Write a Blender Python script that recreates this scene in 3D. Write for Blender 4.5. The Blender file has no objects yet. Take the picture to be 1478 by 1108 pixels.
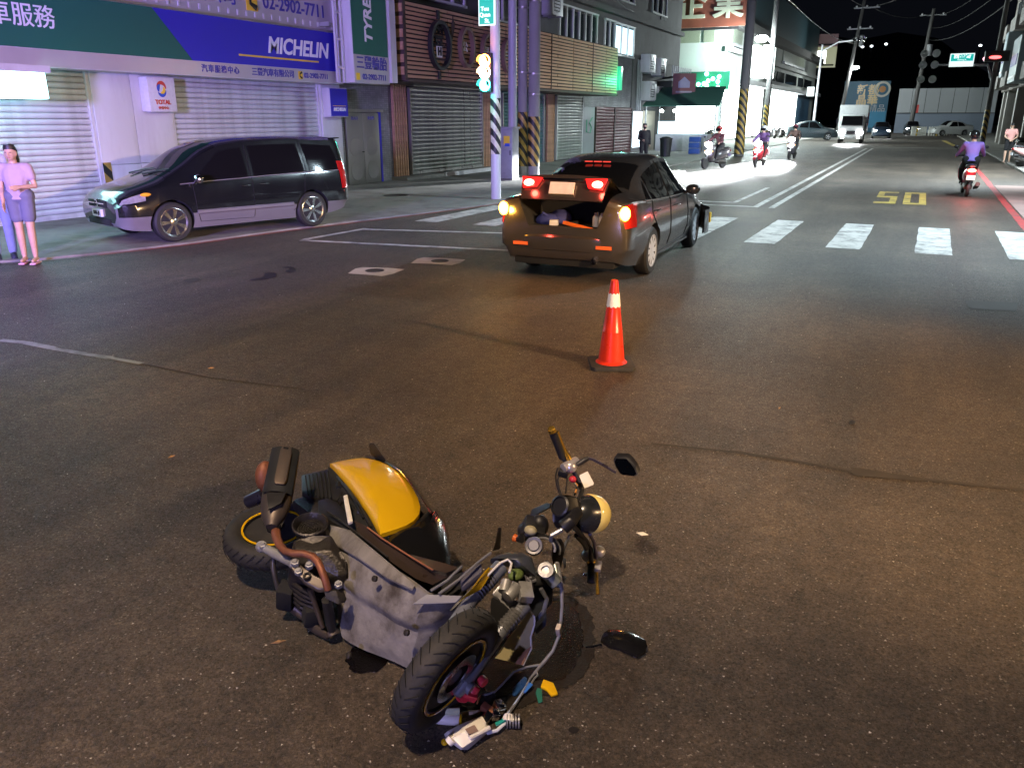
import bpy, bmesh, math, random
import numpy as np
from mathutils import Vector, Matrix, Euler
random.seed(7)
R = math.radians
scene = bpy.context.scene
col = scene.collection
# ------------------------------------------------------------------ camera
F, CX, CY, H, HOR, VPX = 1150.0, 739.0, 554.0, 2.0, 170.0, 1335.0
TH = math.atan((CY - HOR) / F)
AZ = math.atan((VPX - CX) / math.hypot(F, CY - HOR))
cam_d = bpy.data.cameras.new('camera'); cam_d.sensor_width = 36; cam_d.sensor_fit = 'HORIZONTAL'
cam_d.lens = 36 * F / 1478; cam_d.clip_end = 2000; cam_d.clip_start = 0.05
cam = bpy.data.objects.new('camera', cam_d); col.objects.link(cam)
cam.location = (0, 0, H); cam.rotation_euler = (math.pi / 2 - TH, 0, AZ)
scene.camera = cam
# ------------------------------------------------------------------ world: night sky
w = bpy.data.worlds.new('World'); scene.world = w; w.use_nodes = True
nt = w.node_tree
bg = nt.nodes['Background']
sky = nt.nodes.new('ShaderNodeTexSky'); sky.sky_type = 'NISHITA'; sky.sun_disc = False
sky.sun_elevation = R(4); sky.sun_rotation = R(160)
mixw = nt.nodes.new('ShaderNodeMix'); mixw.data_type = 'RGBA'; mixw.inputs[0].default_value = 0.97
mixw.inputs[7].default_value = (0.20, 0.24, 0.46, 1)
nt.links.new(sky.outputs[0], mixw.inputs[6]); nt.links.new(mixw.outputs[2], bg.inputs[0])
bg.inputs[1].default_value = 0.009
scene.view_settings.view_transform = 'Standard'; scene.view_settings.look = 'None'
scene.view_settings.exposure = 0.0; scene.view_settings.gamma = 1.0
scene.render.engine = 'CYCLES'
scene.cycles.use_denoising = True
scene.cycles.max_bounces = 4; scene.cycles.diffuse_bounces = 2; scene.cycles.glossy_bounces = 3; scene.cycles.transmission_bounces = 2
scene.cycles.sample_clamp_indirect = 4.0
scene.cycles.use_light_tree = True

# ------------------------------------------------------------------ pixel of the photograph -> point on a real plane
_c, _s, _ca, _sa = math.cos(TH), math.sin(TH), math.cos(AZ), math.sin(AZ)
def _ray(px, py):
    x = (px - CX) / F; y = -(py - CY) / F
    f = _c + y * _s; u = -_s + y * _c
    return Vector((x * _ca - f * _sa, x * _sa + f * _ca, u))
def G(px, py, z=0.0):
    d = _ray(px, py); t = (z - H) / d.z
    return Vector((d.x * t, d.y * t, z))
def atX(px, py, X):
    d = _ray(px, py); t = X / d.x
    return Vector((X, d.y * t, H + d.z * t))
def atY(px, py, Y):
    d = _ray(px, py); t = Y / d.y
    return Vector((d.x * t, Y, H + d.z * t))
def atP(px, py, p):          # at the depth of ground point p (same distance from the camera on the ground)
    d = _ray(px, py); t = math.hypot(p[0], p[1]) / math.hypot(d.x, d.y)
    return Vector((d.x * t, d.y * t, H + d.z * t))
def Cw(x, y, z):             # axes turned with the camera's heading -> world
    return Vector((x * _ca - y * _sa, x * _sa + y * _ca, z))

# ------------------------------------------------------------------ materials
def _nodes(name):
    m = bpy.data.materials.new(name); m.use_nodes = True
    n = m.node_tree.nodes; l = m.node_tree.links
    return m, n, l, n['Principled BSDF']
def pm(name, c, rough=0.6, metal=0.0, var=0.18, scale=14.0, bump=0.0, coat=0.0, dirt=0.0, dirtc=(0.05, 0.04, 0.03), spec=0.5, trans=0.0, stretch=None, bscale=None):
    m, n, l, b = _nodes(name)
    tc = n.new('ShaderNodeTexCoord'); mp = n.new('ShaderNodeMapping')
    if stretch: mp.inputs['Scale'].default_value = stretch
    l.new(tc.outputs['Object'], mp.inputs[0])
    no = n.new('ShaderNodeTexNoise'); no.inputs['Scale'].default_value = scale; no.inputs['Detail'].default_value = 6
    l.new(mp.outputs[0], no.inputs[0])
    hs = n.new('ShaderNodeMix'); hs.data_type = 'RGBA'
    hs.inputs[6].default_value = tuple(max(0, x * (1 - var)) for x in c) + (1,)
    hs.inputs[7].default_value = tuple(min(1, x * (1 + var)) for x in c) + (1,)
    l.new(no.outputs[0], hs.inputs[0])
    out = hs.outputs[2]
    if dirt:
        n2 = n.new('ShaderNodeTexNoise'); n2.inputs['Scale'].default_value = scale * 0.35; n2.inputs['Detail'].default_value = 9; n2.inputs['Roughness'].default_value = 0.7
        l.new(mp.outputs[0], n2.inputs[0])
        rp = n.new('ShaderNodeMapRange'); rp.inputs[1].default_value = 0.48; rp.inputs[2].default_value = 0.68; rp.inputs[4].default_value = dirt
        l.new(n2.outputs[0], rp.inputs[0])
        dx = n.new('ShaderNodeMix'); dx.data_type = 'RGBA'; dx.inputs[7].default_value = tuple(dirtc) + (1,)
        l.new(rp.outputs[0], dx.inputs[0]); l.new(out, dx.inputs[6]); out = dx.outputs[2]
    l.new(out, b.inputs['Base Color'])
    rr = n.new('ShaderNodeMapRange'); rr.inputs[3].default_value = max(0.02, rough - 0.1); rr.inputs[4].default_value = min(1, rough + 0.1)
    l.new(no.outputs[0], rr.inputs[0]); l.new(rr.outputs[0], b.inputs['Roughness'])
    b.inputs['Metallic'].default_value = metal
    b.inputs['Specular IOR Level'].default_value = spec
    if coat: b.inputs['Coat Weight'].default_value = coat; b.inputs['Coat Roughness'].default_value = 0.06
    if trans: b.inputs['Transmission Weight'].default_value = trans
    if bump:
        nb = n.new('ShaderNodeTexNoise'); nb.inputs['Scale'].default_value = bscale or scale * 3; nb.inputs['Detail'].default_value = 5
        l.new(mp.outputs[0], nb.inputs[0])
        bp = n.new('ShaderNodeBump'); bp.inputs['Strength'].default_value = bump; bp.inputs['Distance'].default_value = 0.01
        l.new(nb.outputs[0], bp.inputs['Height']); l.new(bp.outputs[0], b.inputs['Normal'])
    return m
def em(name, c, s):
    m, n, l, b = _nodes(name)
    b.inputs['Base Color'].default_value = (0.05, 0.05, 0.05, 1)
    b.inputs['Emission Color'].default_value = tuple(c) + (1,); b.inputs['Emission Strength'].default_value = s
    b.inputs['Roughness'].default_value = 0.3
    return m
def glassm(name, c=(0.02, 0.022, 0.025), rough=0.06):
    m, n, l, b = _nodes(name)
    b.inputs['Base Color'].default_value = tuple(c) + (1,); b.inputs['Roughness'].default_value = rough
    b.inputs['Specular IOR Level'].default_value = 0.6
    return m
def lensm(name, c, e=0.0):
    m, n, l, b = _nodes(name)
    b.inputs['Base Color'].default_value = tuple(c) + (1,); b.inputs['Roughness'].default_value = 0.12
    b.inputs['Coat Weight'].default_value = 0.6
    if e: b.inputs['Emission Color'].default_value = tuple(c) + (1,); b.inputs['Emission Strength'].default_value = e
    return m
def asphalt(name, c0, c1, glint=1.0):
    m, n, l, b = _nodes(name)
    tc = n.new('ShaderNodeTexCoord'); P = tc.outputs['Object']
    big = n.new('ShaderNodeTexNoise'); big.inputs['Scale'].default_value = 0.45; big.inputs['Detail'].default_value = 7; big.inputs['Roughness'].default_value = 0.62
    l.new(P, big.inputs[0])
    mid = n.new('ShaderNodeTexNoise'); mid.inputs['Scale'].default_value = 9; mid.inputs['Detail'].default_value = 8; mid.inputs['Roughness'].default_value = 0.75
    l.new(P, mid.inputs[0])
    vo = n.new('ShaderNodeTexVoronoi'); vo.inputs['Scale'].default_value = 150; l.new(P, vo.inputs[0])
    vd = n.new('ShaderNodeTexVoronoi'); vd.feature = 'DISTANCE_TO_EDGE'; vd.inputs['Scale'].default_value = 150; l.new(P, vd.inputs[0])
    mx = n.new('ShaderNodeMix'); mx.data_type = 'RGBA'
    mx.inputs[6].default_value = tuple(c0) + (1,); mx.inputs[7].default_value = tuple(c1) + (1,)
    mr = n.new('ShaderNodeMapRange'); mr.inputs[1].default_value = 0.36; mr.inputs[2].default_value = 0.66
    l.new(big.outputs[0], mr.inputs[0]); l.new(mr.outputs[0], mx.inputs[0])
    # aggregate: every stone its own tone
    sp = n.new('ShaderNodeSeparateColor'); l.new(vo.outputs['Color'], sp.inputs[0])
    ag = n.new('ShaderNodeMapRange'); ag.inputs[3].default_value = 0.72; ag.inputs[4].default_value = 1.5
    pw = n.new('ShaderNodeMath'); pw.operation = 'POWER'; pw.inputs[1].default_value = 2.2
    l.new(sp.outputs[0], pw.inputs[0]); l.new(pw.outputs[0], ag.inputs[0])
    mm = n.new('ShaderNodeMapRange'); mm.inputs[1].default_value = 0.3; mm.inputs[2].default_value = 0.72; mm.inputs[3].default_value = 0.5; mm.inputs[4].default_value = 1.45
    l.new(mid.outputs[0], mm.inputs[0])
    k = n.new('ShaderNodeMath'); k.operation = 'MULTIPLY'; l.new(ag.outputs[0], k.inputs[0]); l.new(mm.outputs[0], k.inputs[1])
    gn = n.new('ShaderNodeTexNoise'); gn.inputs['Scale'].default_value = 48; gn.inputs['Detail'].default_value = 3; l.new(P, gn.inputs[0])
    gr_ = n.new('ShaderNodeMapRange'); gr_.inputs[1].default_value = 0.3; gr_.inputs[2].default_value = 0.7; gr_.inputs[3].default_value = 0.6; gr_.inputs[4].default_value = 1.4; l.new(gn.outputs[0], gr_.inputs[0])
    k0 = n.new('ShaderNodeMath'); k0.operation = 'MULTIPLY'; l.new(k.outputs[0], k0.inputs[0]); l.new(gr_.outputs[0], k0.inputs[1]); k = k0
    # long traffic polish and drag marks
    sm = n.new('ShaderNodeMapping'); sm.inputs['Scale'].default_value = (1.1, 0.10, 1.0); sm.inputs['Rotation'].default_value = (0, 0, 0.22); l.new(P, sm.inputs[0])
    sn = n.new('ShaderNodeTexNoise'); sn.inputs['Scale'].default_value = 1.5; sn.inputs['Detail'].default_value = 5; sn.inputs['Distortion'].default_value = 0.6; l.new(sm.outputs[0], sn.inputs[0])
    sr_ = n.new('ShaderNodeMapRange'); sr_.inputs[1].default_value = 0.34; sr_.inputs[2].default_value = 0.66; sr_.inputs[3].default_value = 0.70; sr_.inputs[4].default_value = 1.18; l.new(sn.outputs[0], sr_.inputs[0])
    k2 = n.new('ShaderNodeMath'); k2.operation = 'MULTIPLY'; l.new(k.outputs[0], k2.inputs[0]); l.new(sr_.outputs[0], k2.inputs[1]); k = k2
    vm = n.new('ShaderNodeVectorMath'); vm.operation = 'SCALE'; l.new(mx.outputs[2], vm.inputs[0]); l.new(k.outputs[0], vm.inputs['Scale'])
    # pale chips of stone
    gt = n.new('ShaderNodeMath'); gt.operation = 'GREATER_THAN'; gt.inputs[1].default_value = 0.990; l.new(sp.outputs[1], gt.inputs[0])
    g2 = n.new('ShaderNodeMath'); g2.operation = 'MULTIPLY'; g2.inputs[1].default_value = 0.8 * glint; l.new(gt.outputs[0], g2.inputs[0])
    mg = n.new('ShaderNodeMix'); mg.data_type = 'RGBA'; mg.inputs[7].default_value = (0.42, 0.38, 0.33, 1)
    l.new(g2.outputs[0], mg.inputs[0]); l.new(vm.outputs[0], mg.inputs[6])
    # hairline cracks
    dn = n.new('ShaderNodeTexNoise'); dn.inputs['Scale'].default_value = 1.6; dn.inputs['Detail'].default_value = 6; l.new(P, dn.inputs[0])
    dv = n.new('ShaderNodeVectorMath'); dv.operation = 'SCALE'; dv.inputs['Scale'].default_value = 0.9; l.new(dn.outputs['Color'], dv.inputs[0])
    da = n.new('ShaderNodeVectorMath'); l.new(P, da.inputs[0]); l.new(dv.outputs[0], da.inputs[1])
    cr = n.new('ShaderNodeTexVoronoi'); cr.feature = 'DISTANCE_TO_EDGE'; cr.inputs['Scale'].default_value = 0.42; l.new(da.outputs[0], cr.inputs[0])
    cm = n.new('ShaderNodeMapRange'); cm.inputs[1].default_value = 0.0; cm.inputs[2].default_value = 0.006; cm.inputs[3].default_value = 0.6; cm.inputs[4].default_value = 0.0
    l.new(cr.outputs['Distance'], cm.inputs[0])
    bn = n.new('ShaderNodeMath'); bn.operation = 'MULTIPLY'; l.new(cm.outputs[0], bn.inputs[0]); l.new(mr.outputs[0], bn.inputs[1])
    mc = n.new('ShaderNodeMix'); mc.data_type = 'RGBA'; mc.inputs[7].default_value = (0.012, 0.011, 0.01, 1)
    l.new(bn.outputs[0], mc.inputs[0]); l.new(mg.outputs[2], mc.inputs[6])
    l.new(mc.outputs[2], b.inputs['Base Color'])
    ro = n.new('ShaderNodeMapRange'); ro.inputs[3].default_value = 0.44; ro.inputs[4].default_value = 0.82; l.new(sp.outputs[2], ro.inputs[0])
    l.new(ro.outputs[0], b.inputs['Roughness'])
    hs = n.new('ShaderNodeMath'); hs.operation = 'MULTIPLY_ADD'; hs.inputs[1].default_value = 0.6
    mn = n.new('ShaderNodeMapRange'); mn.inputs[2].default_value = 0.12; l.new(vd.outputs['Distance'], mn.inputs[0])
    l.new(sp.outputs[0], hs.inputs[0]); l.new(mn.outputs[0], hs.inputs[2])
    bp = n.new('ShaderNodeBump'); bp.inputs['Strength'].default_value = 0.6; bp.inputs['Distance'].default_value = 0.004
    l.new(hs.outputs[0], bp.inputs['Height']); l.new(bp.outputs[0], b.inputs['Normal'])
    return m
def roadpaint(name, c, wear=0.5):
    m, n, l, b = _nodes(name)
    tc = n.new('ShaderNodeTexCoord')
    no = n.new('ShaderNodeTexNoise'); no.inputs['Scale'].default_value = 3.2; no.inputs['Detail'].default_value = 10; no.inputs['Roughness'].default_value = 0.75
    l.new(tc.outputs['Object'], no.inputs[0])
    rp = n.new('ShaderNodeMapRange'); rp.inputs[1].default_value = 0.46; rp.inputs[2].default_value = 0.64; rp.inputs[4].default_value = wear
    l.new(no.outputs[0], rp.inputs[0])
    mx = n.new('ShaderNodeMix'); mx.data_type = 'RGBA'; mx.inputs[6].default_value = tuple(c) + (1,); mx.inputs[7].default_value = (0.06, 0.055, 0.05, 1)
    l.new(rp.outputs[0], mx.inputs[0]); l.new(mx.outputs[2], b.inputs['Base Color']); b.inputs['Roughness'].default_value = 0.6
    v = n.new('ShaderNodeTexVoronoi'); v.inputs['Scale'].default_value = 90; l.new(tc.outputs['Object'], v.inputs[0])
    bp = n.new('ShaderNodeBump'); bp.inputs['Strength'].default_value = 0.4; bp.inputs['Distance'].default_value = 0.004
    l.new(v.outputs['Distance'], bp.inputs['Height']); l.new(bp.outputs[0], b.inputs['Normal'])
    return m
def tilem(name, c, joint, sx, sy, bump=0.5):
    m, n, l, b = _nodes(name)
    tc = n.new('ShaderNodeTexCoord'); mp = n.new('ShaderNodeMapping'); mp.inputs['Rotation'].default_value = (0, R(90), R(90))
    sep = n.new('ShaderNodeSeparateXYZ'); cb = n.new('ShaderNodeCombineXYZ')
    l.new(tc.outputs['Object'], sep.inputs[0])
    ad = n.new('ShaderNodeMath'); l.new(sep.outputs[0], ad.inputs[0]); l.new(sep.outputs[1], ad.inputs[1])
    l.new(ad.outputs[0], cb.inputs[0]); l.new(sep.outputs[2], cb.inputs[1])
    br = n.new('ShaderNodeTexBrick'); br.inputs['Scale'].default_value = 1; br.offset = 0.0
    br.inputs['Brick Width'].default_value = sx; br.inputs['Row Height'].default_value = sy; br.inputs['Mortar Size'].default_value = min(sx, sy) * 0.07
    br.inputs['Color1'].default_value = tuple(x * 0.85 for x in c) + (1,); br.inputs['Color2'].default_value = tuple(min(1, x * 1.15) for x in c) + (1,); br.inputs['Mortar'].default_value = tuple(joint) + (1,)
    l.new(cb.outputs[0], br.inputs[0])
    no = n.new('ShaderNodeTexNoise'); no.inputs['Scale'].default_value = 1.4; no.inputs['Detail'].default_value = 8; l.new(tc.outputs['Object'], no.inputs[0])
    mr = n.new('ShaderNodeMapRange'); mr.inputs[1].default_value = 0.3; mr.inputs[2].default_value = 0.7; mr.inputs[3].default_value = 0.6; mr.inputs[4].default_value = 1.15; l.new(no.outputs[0], mr.inputs[0])
    vm = n.new('ShaderNodeVectorMath'); vm.operation = 'SCALE'; l.new(br.outputs[0], vm.inputs[0]); l.new(mr.outputs[0], vm.inputs['Scale'])
    l.new(vm.outputs[0], b.inputs['Base Color']); b.inputs['Roughness'].default_value = 0.45
    bp = n.new('ShaderNodeBump'); bp.invert = True; bp.inputs['Strength'].default_value = bump; bp.inputs['Distance'].default_value = 0.01
    l.new(br.outputs['Fac'], bp.inputs['Height']); l.new(bp.outputs[0], b.inputs['Normal'])
    return m
def stripem(name, ca, cb_, freq, ang=45, var=0.2):      # diagonal warning bands
    m, n, l, b = _nodes(name)
    tc = n.new('ShaderNodeTexCoord'); sep = n.new('ShaderNodeSeparateXYZ'); l.new(tc.outputs['Object'], sep.inputs[0])
    a = n.new('ShaderNodeMath'); l.new(sep.outputs[0], a.inputs[0]); l.new(sep.outputs[1], a.inputs[1])
    a2 = n.new('ShaderNodeMath'); a2.operation = 'ADD'; l.new(a.outputs[0], a2.inputs[0]); l.new(sep.outputs[2], a2.inputs[1])
    mu = n.new('ShaderNodeMath'); mu.operation = 'MULTIPLY'; mu.inputs[1].default_value = freq; l.new(a2.outputs[0], mu.inputs[0])
    fr = n.new('ShaderNodeMath'); fr.operation = 'FRACT'; l.new(mu.outputs[0], fr.inputs[0])
    gt = n.new('ShaderNodeMath'); gt.operation = 'GREATER_THAN'; gt.inputs[1].default_value = 0.5; l.new(fr.outputs[0], gt.inputs[0])
    no = n.new('ShaderNodeTexNoise'); no.inputs['Scale'].default_value = 6; no.inputs['Detail'].default_value = 8; l.new(tc.outputs['Object'], no.inputs[0])
    mr = n.new('ShaderNodeMapRange'); mr.inputs[1].default_value = 0.3; mr.inputs[2].default_value = 0.7; mr.inputs[3].default_value = 0.6; mr.inputs[4].default_value = 1.1; l.new(no.outputs[0], mr.inputs[0])
    mx = n.new('ShaderNodeMix'); mx.data_type = 'RGBA'; mx.inputs[6].default_value = tuple(ca) + (1,); mx.inputs[7].default_value = tuple(cb_) + (1,)
    l.new(gt.outputs[0], mx.inputs[0])
    vm = n.new('ShaderNodeVectorMath'); vm.operation = 'SCALE'; l.new(mx.outputs[2], vm.inputs[0]); l.new(mr.outputs[0], vm.inputs['Scale'])
    l.new(vm.outputs[0], b.inputs['Base Color']); b.inputs['Roughness'].default_value = 0.5
    return m

M = {}
M['asphalt'] = asphalt('asphalt', (0.041, 0.030, 0.0215), (0.092, 0.069, 0.050), 0.6)
M['concrete'] = pm('concrete', (0.20, 0.19, 0.17), 0.85, var=0.3, scale=2.2, bump=0.3, dirt=0.7, bscale=60)
M['kerbred'] = pm('worn_red_paint', (0.22, 0.07, 0.05), 0.75, var=0.4, scale=4, dirt=0.8)
M['white_paint'] = roadpaint('white_road_paint', (0.52, 0.50, 0.47), 0.85)
M['pale_line'] = roadpaint('old_line_paint', (0.24, 0.25, 0.23), 0.9)
M['yellow_paint'] = roadpaint('yellow_road_paint', (0.46, 0.33, 0.07), 0.8)
M['red_paint'] = roadpaint('red_road_paint', (0.32, 0.03, 0.03), 0.75)
M['patch'] = pm('manhole_concrete', (0.36, 0.32, 0.27), 0.85, var=0.25, scale=5, bump=0.3, dirt=0.4)
M['iron'] = pm('cast_iron', (0.05, 0.045, 0.04), 0.6, metal=0.6, var=0.4, scale=20, bump=0.3)
M['shutter'] = pm('shutter_white', (0.55, 0.55, 0.57), 0.42, var=0.15, scale=3, dirt=0.55, dirtc=(0.20, 0.18, 0.17), stretch=(1, 1, 0.2))
M['steel'] = pm('stainless', (0.42, 0.40, 0.37), 0.42, metal=0.9, var=0.12, scale=6, stretch=(1, 1, 0.15))
M['galv'] = pm('galvanised_shutter', (0.42, 0.42, 0.40), 0.30, metal=0.75, var=0.2, scale=4, dirt=0.35, stretch=(1, 1, 0.3))
M['panel_white'] = pm('white_cladding', (0.62, 0.61, 0.63), 0.5, var=0.08, scale=1.5, dirt=0.45, dirtc=(0.30, 0.27, 0.26), stretch=(1, 1, 0.25))
M['wallgrey'] = pm('grey_render', (0.12, 0.112, 0.115), 0.85, var=0.2, scale=1.3, bump=0.2, dirt=0.5)
M['tile'] = tilem('small_grey_tiles', (0.24, 0.23, 0.24), (0.10, 0.10, 0.11), 0.12, 0.06)
M['tiledark'] = tilem('dark_wall_tiles', (0.14, 0.13, 0.14), (0.07, 0.07, 0.08), 0.20, 0.08)
M['green_sign'] = pm('green_sign_face', (0.015, 0.13, 0.085), 0.6, var=0.06, scale=2)
M['blue_sign'] = pm('blue_sign_face', (0.030, 0.022, 0.42), 0.6, var=0.06, scale=2)
M['band'] = pm('pale_sign_band', (0.50, 0.47, 0.47), 0.35, metal=0.2, var=0.08, scale=2)
M['letter_white'] = pm('white_lettering', (0.85, 0.84, 0.88), 0.4, var=0.04)
M['letter_navy'] = pm('navy_lettering', (0.07, 0.06, 0.32), 0.5, var=0.1)
M['letter_yellow'] = pm('yellow_vinyl', (0.85, 0.56, 0.04), 0.45, var=0.06)
M['letter_black'] = pm('black_vinyl', (0.012, 0.012, 0.014), 0.5)
M['letter_red'] = pm('red_vinyl', (0.55, 0.04, 0.03), 0.45)
M['letter_blue'] = pm('blue_vinyl', (0.03, 0.08, 0.5), 0.45)
M['wood'] = pm('sign_timber', (0.42, 0.235, 0.14), 0.55, var=0.35, scale=3, stretch=(1, 0.15, 4), bump=0.25, dirt=0.3, dirtc=(0.08, 0.04, 0.02))
M['wood_dark'] = pm('dark_timber', (0.06, 0.038, 0.032), 0.6, var=0.3, scale=3, stretch=(1, 0.2, 4))
M['black'] = pm('black_plastic', (0.014, 0.014, 0.016), 0.42, var=0.35, scale=22, bump=0.06, dirt=0.25, dirtc=(0.05, 0.045, 0.04))
M['blackgloss'] = pm('gloss_black_plastic', (0.008, 0.008, 0.009), 0.14, var=0.2, scale=12, coat=0.5)
M['dark'] = pm('dark_void_paint', (0.012, 0.012, 0.014), 0.8)
M['grey_metal'] = pm('painted_grey_metal', (0.33, 0.33, 0.35), 0.45, metal=0.2, var=0.12, scale=5, dirt=0.25)
M['pole_white'] = pm('pale_painted_steel', (0.52, 0.51, 0.54), 0.42, var=0.1, scale=3, dirt=0.3, stretch=(1, 1, 0.25))
M['pole_conc'] = pm('concrete_pole', (0.27, 0.265, 0.26), 0.8, var=0.2, scale=3, dirt=0.4, bump=0.15, stretch=(1, 1, 0.3))
M['warn'] = stripem('yellow_black_bands', (0.015, 0.015, 0.015), (0.46, 0.30, 0.06), 2.6)
M['warnwhite'] = stripem('pale_black_bands', (0.015, 0.015, 0.015), (0.72, 0.66, 0.50), 2.9)
M['glass'] = glassm('dark_glass', (0.006, 0.006, 0.007), 0.03)
M['winglass'] = glassm('window_glass', (0.03, 0.035, 0.04), 0.08)
M['chrome'] = pm('chrome', (0.78, 0.78, 0.80), 0.10, metal=1.0, var=0.05)
M['alu'] = pm('cast_aluminium', (0.42, 0.42, 0.43), 0.42, metal=0.5, var=0.2, scale=25, bump=0.15, dirt=0.45)
M['rubber'] = pm('tyre_rubber', (0.022, 0.021, 0.021), 0.75, var=0.35, scale=30, bump=0.12, dirt=0.5, dirtc=(0.06, 0.05, 0.04))
M['skin'] = pm('skin', (0.50, 0.31, 0.22), 0.5, var=0.1, scale=20)
M['hair'] = pm('black_hair', (0.012, 0.010, 0.010), 0.5, var=0.4, scale=90, stretch=(1, 1, 0.2))
M['archblack'] = pm('arch_liner', (0.01, 0.01, 0.011), 0.9)
M['cartyre'] = pm('car_tyre_rubber', (0.013, 0.013, 0.013), 0.7, var=0.3, scale=30, bump=0.1)
M['pole_dark'] = pm('dark_weathered_pole', (0.10, 0.095, 0.095), 0.85, var=0.25, scale=3, dirt=0.4, stretch=(1, 1, 0.3))
# ------------------------------------------------------------------ mesh helpers
def frame(zdir, xhint=None):
    z = Vector(zdir).normalized()
    h = Vector(xhint) if xhint is not None else (Vector((0, 0, 1)) if abs(z.z) < 0.95 else Vector((1, 0, 0)))
    x = (h - z * h.dot(z)).normalized(); y = z.cross(x)
    return Matrix((x, y, z)).transposed()
class MB:
    def __init__(s): s.v = []; s.f = []; s.mi = []
    def _add(s, vs, fs, mi=0):
        o = len(s.v); s.v += [tuple(p) for p in vs]; s.f += [tuple(o + i for i in f) for f in fs]; s.mi += [mi] * len(fs); return s
    def box(s, c, size, rot=None, mi=0):
        c = Vector(c); hx, hy, hz = size[0] / 2, size[1] / 2, size[2] / 2
        pts = [Vector((x, y, z)) for x in (-hx, hx) for y in (-hy, hy) for z in (-hz, hz)]
        if rot is not None: pts = [rot @ p for p in pts]
        return s._add([c + p for p in pts], [(0, 1, 3, 2), (4, 6, 7, 5), (0, 4, 5, 1), (2, 3, 7, 6), (0, 2, 6, 4), (1, 5, 7, 3)], mi)
    def bx(s, x0, x1, y0, y1, z0, z1, mi=0):
        return s.box(((x0 + x1) / 2, (y0 + y1) / 2, (z0 + z1) / 2), (abs(x1 - x0), abs(y1 - y0), abs(z1 - z0)), None, mi)
    def tube(s, pts, rad, n=12, flat=1.0, cap=True, mi=0, hint=None):
        pts = [Vector(p) for p in pts]; k = len(pts)
        if not hasattr(rad, '__len__'): rad = [rad] * k
        rings = []; prev = hint
        for i, p in enumerate(pts):
            d = (pts[min(i + 1, k - 1)] - pts[max(i - 1, 0)])
            fr = frame(d, prev); prev = fr.col[0]
            rings.append([p + fr @ Vector((math.cos(a) * rad[i], math.sin(a) * rad[i] * flat, 0)) for a in [2 * math.pi * j / n for j in range(n)]])
        return s.loft(rings, cap, mi)
    def loft(s, rings, cap=True, mi=0, closed=True):
        n = len(rings[0]); vs = [p for r in rings for p in r]; fs = []
        for i in range(len(rings) - 1):
            for j in range(n if closed else n - 1):
                a = i * n + j; b = i * n + (j + 1) % n
                fs.append((a, b, b + n, a + n))
        if cap and closed:
            fs.append(tuple(range(n - 1, -1, -1))); fs.append(tuple((len(rings) - 1) * n + j for j in range(n)))
        return s._add(vs, fs, mi)
    def lathe(s, c, axis, prof, n=32, hint=None, close=False, mi=0):     # prof: (radius, offset along axis)
        fr = frame(axis, hint); c = Vector(c); rings = []
        for r, h in prof:
            rings.append([c + fr @ Vector((math.cos(2 * math.pi * j / n) * r, math.sin(2 * math.pi * j / n) * r, h)) for j in range(n)])
        if close: rings.append(rings[0])
        return s.loft(rings, not close, mi)
    def prism(s, pts, off, mi=0):                       # polygon of 3-D points extruded by a vector
        n = len(pts); off = Vector(off); a = [Vector(p) for p in pts]; b = [p + off for p in a]
        fs = [tuple(range(n - 1, -1, -1)), tuple(range(n, 2 * n))] + [(i, (i + 1) % n, n + (i + 1) % n, n + i) for i in range(n)]
        return s._add(a + b, fs, mi)
    def poly(s, pts, mi=0): return s._add(pts, [tuple(range(len(pts)))], mi)
    def ell(s, c, r, rot=None, n=16, m=10, mi=0):
        c = Vector(c); vs = []; fs = []
        for i in range(m + 1):
            t = math.pi * i / m
            for j in range(n):
                a = 2 * math.pi * j / n
                p = Vector((r[0] * math.sin(t) * math.cos(a), r[1] * math.sin(t) * math.sin(a), r[2] * math.cos(t)))
                vs.append(c + (rot @ p if rot is not None else p))
        for i in range(m):
            for j in range(n):
                fs.append((i * n + j, (i + 1) * n + j, (i + 1) * n + (j + 1) % n, i * n + (j + 1) % n))
        return s._add(vs, fs, mi)
    def dome(s, pts, bulge, rings=5, thick=0.006, mi=0):   # a curved shell over a closed outline
        pts = [Vector(p) for p in pts]; n = len(pts); c = sum(pts, Vector()) / n
        nr = Vector()
        for i in range(n): nr += (pts[i] - c).cross(pts[(i + 1) % n] - c)
        nr.normalize()
        if nr.z < 0: nr = -nr
        vs = []; fs = []
        for r in range(rings):
            t = 1 - r / rings
            for p in pts: vs.append(c + (p - c) * t + nr * bulge * (1 - t * t) ** 0.8)
        vs.append(c + nr * bulge); k = rings * n
        for r in range(rings - 1):
            for j in range(n): fs.append((r * n + j, r * n + (j + 1) % n, (r + 1) * n + (j + 1) % n, (r + 1) * n + j))
        for j in range(n): fs.append(((rings - 1) * n + j, (rings - 1) * n + (j + 1) % n, k))
        o = len(vs); 
        for p in pts: vs.append(p - nr * thick * 3)
        for j in range(n): fs.append((j, o + j, o + (j + 1) % n, (j + 1) % n))
        fs.append(tuple(o + j for j in range(n)))
        return s._add(vs, fs, mi)
    def mesh(s, name, bevel=0.0, seg=2, smooth=True, angle=38, clean=True):
        me = bpy.data.meshes.new(name); me.from_pydata(s.v, [], s.f)
        for p, k in zip(me.polygons, s.mi): p.material_index = k
        if clean or bevel:
            bm = bmesh.new(); bm.from_mesh(me)
            if clean: bmesh.ops.recalc_face_normals(bm, faces=bm.faces)
            if bevel:
                es = [e for e in bm.edges if len(e.link_faces) == 2 and e.calc_face_angle(0) > R(30)]
                bmesh.ops.bevel(bm, geom=es, offset=bevel, segments=seg, affect='EDGES', profile=0.6, clamp_overlap=True)
            bm.to_mesh(me); bm.free()
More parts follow.
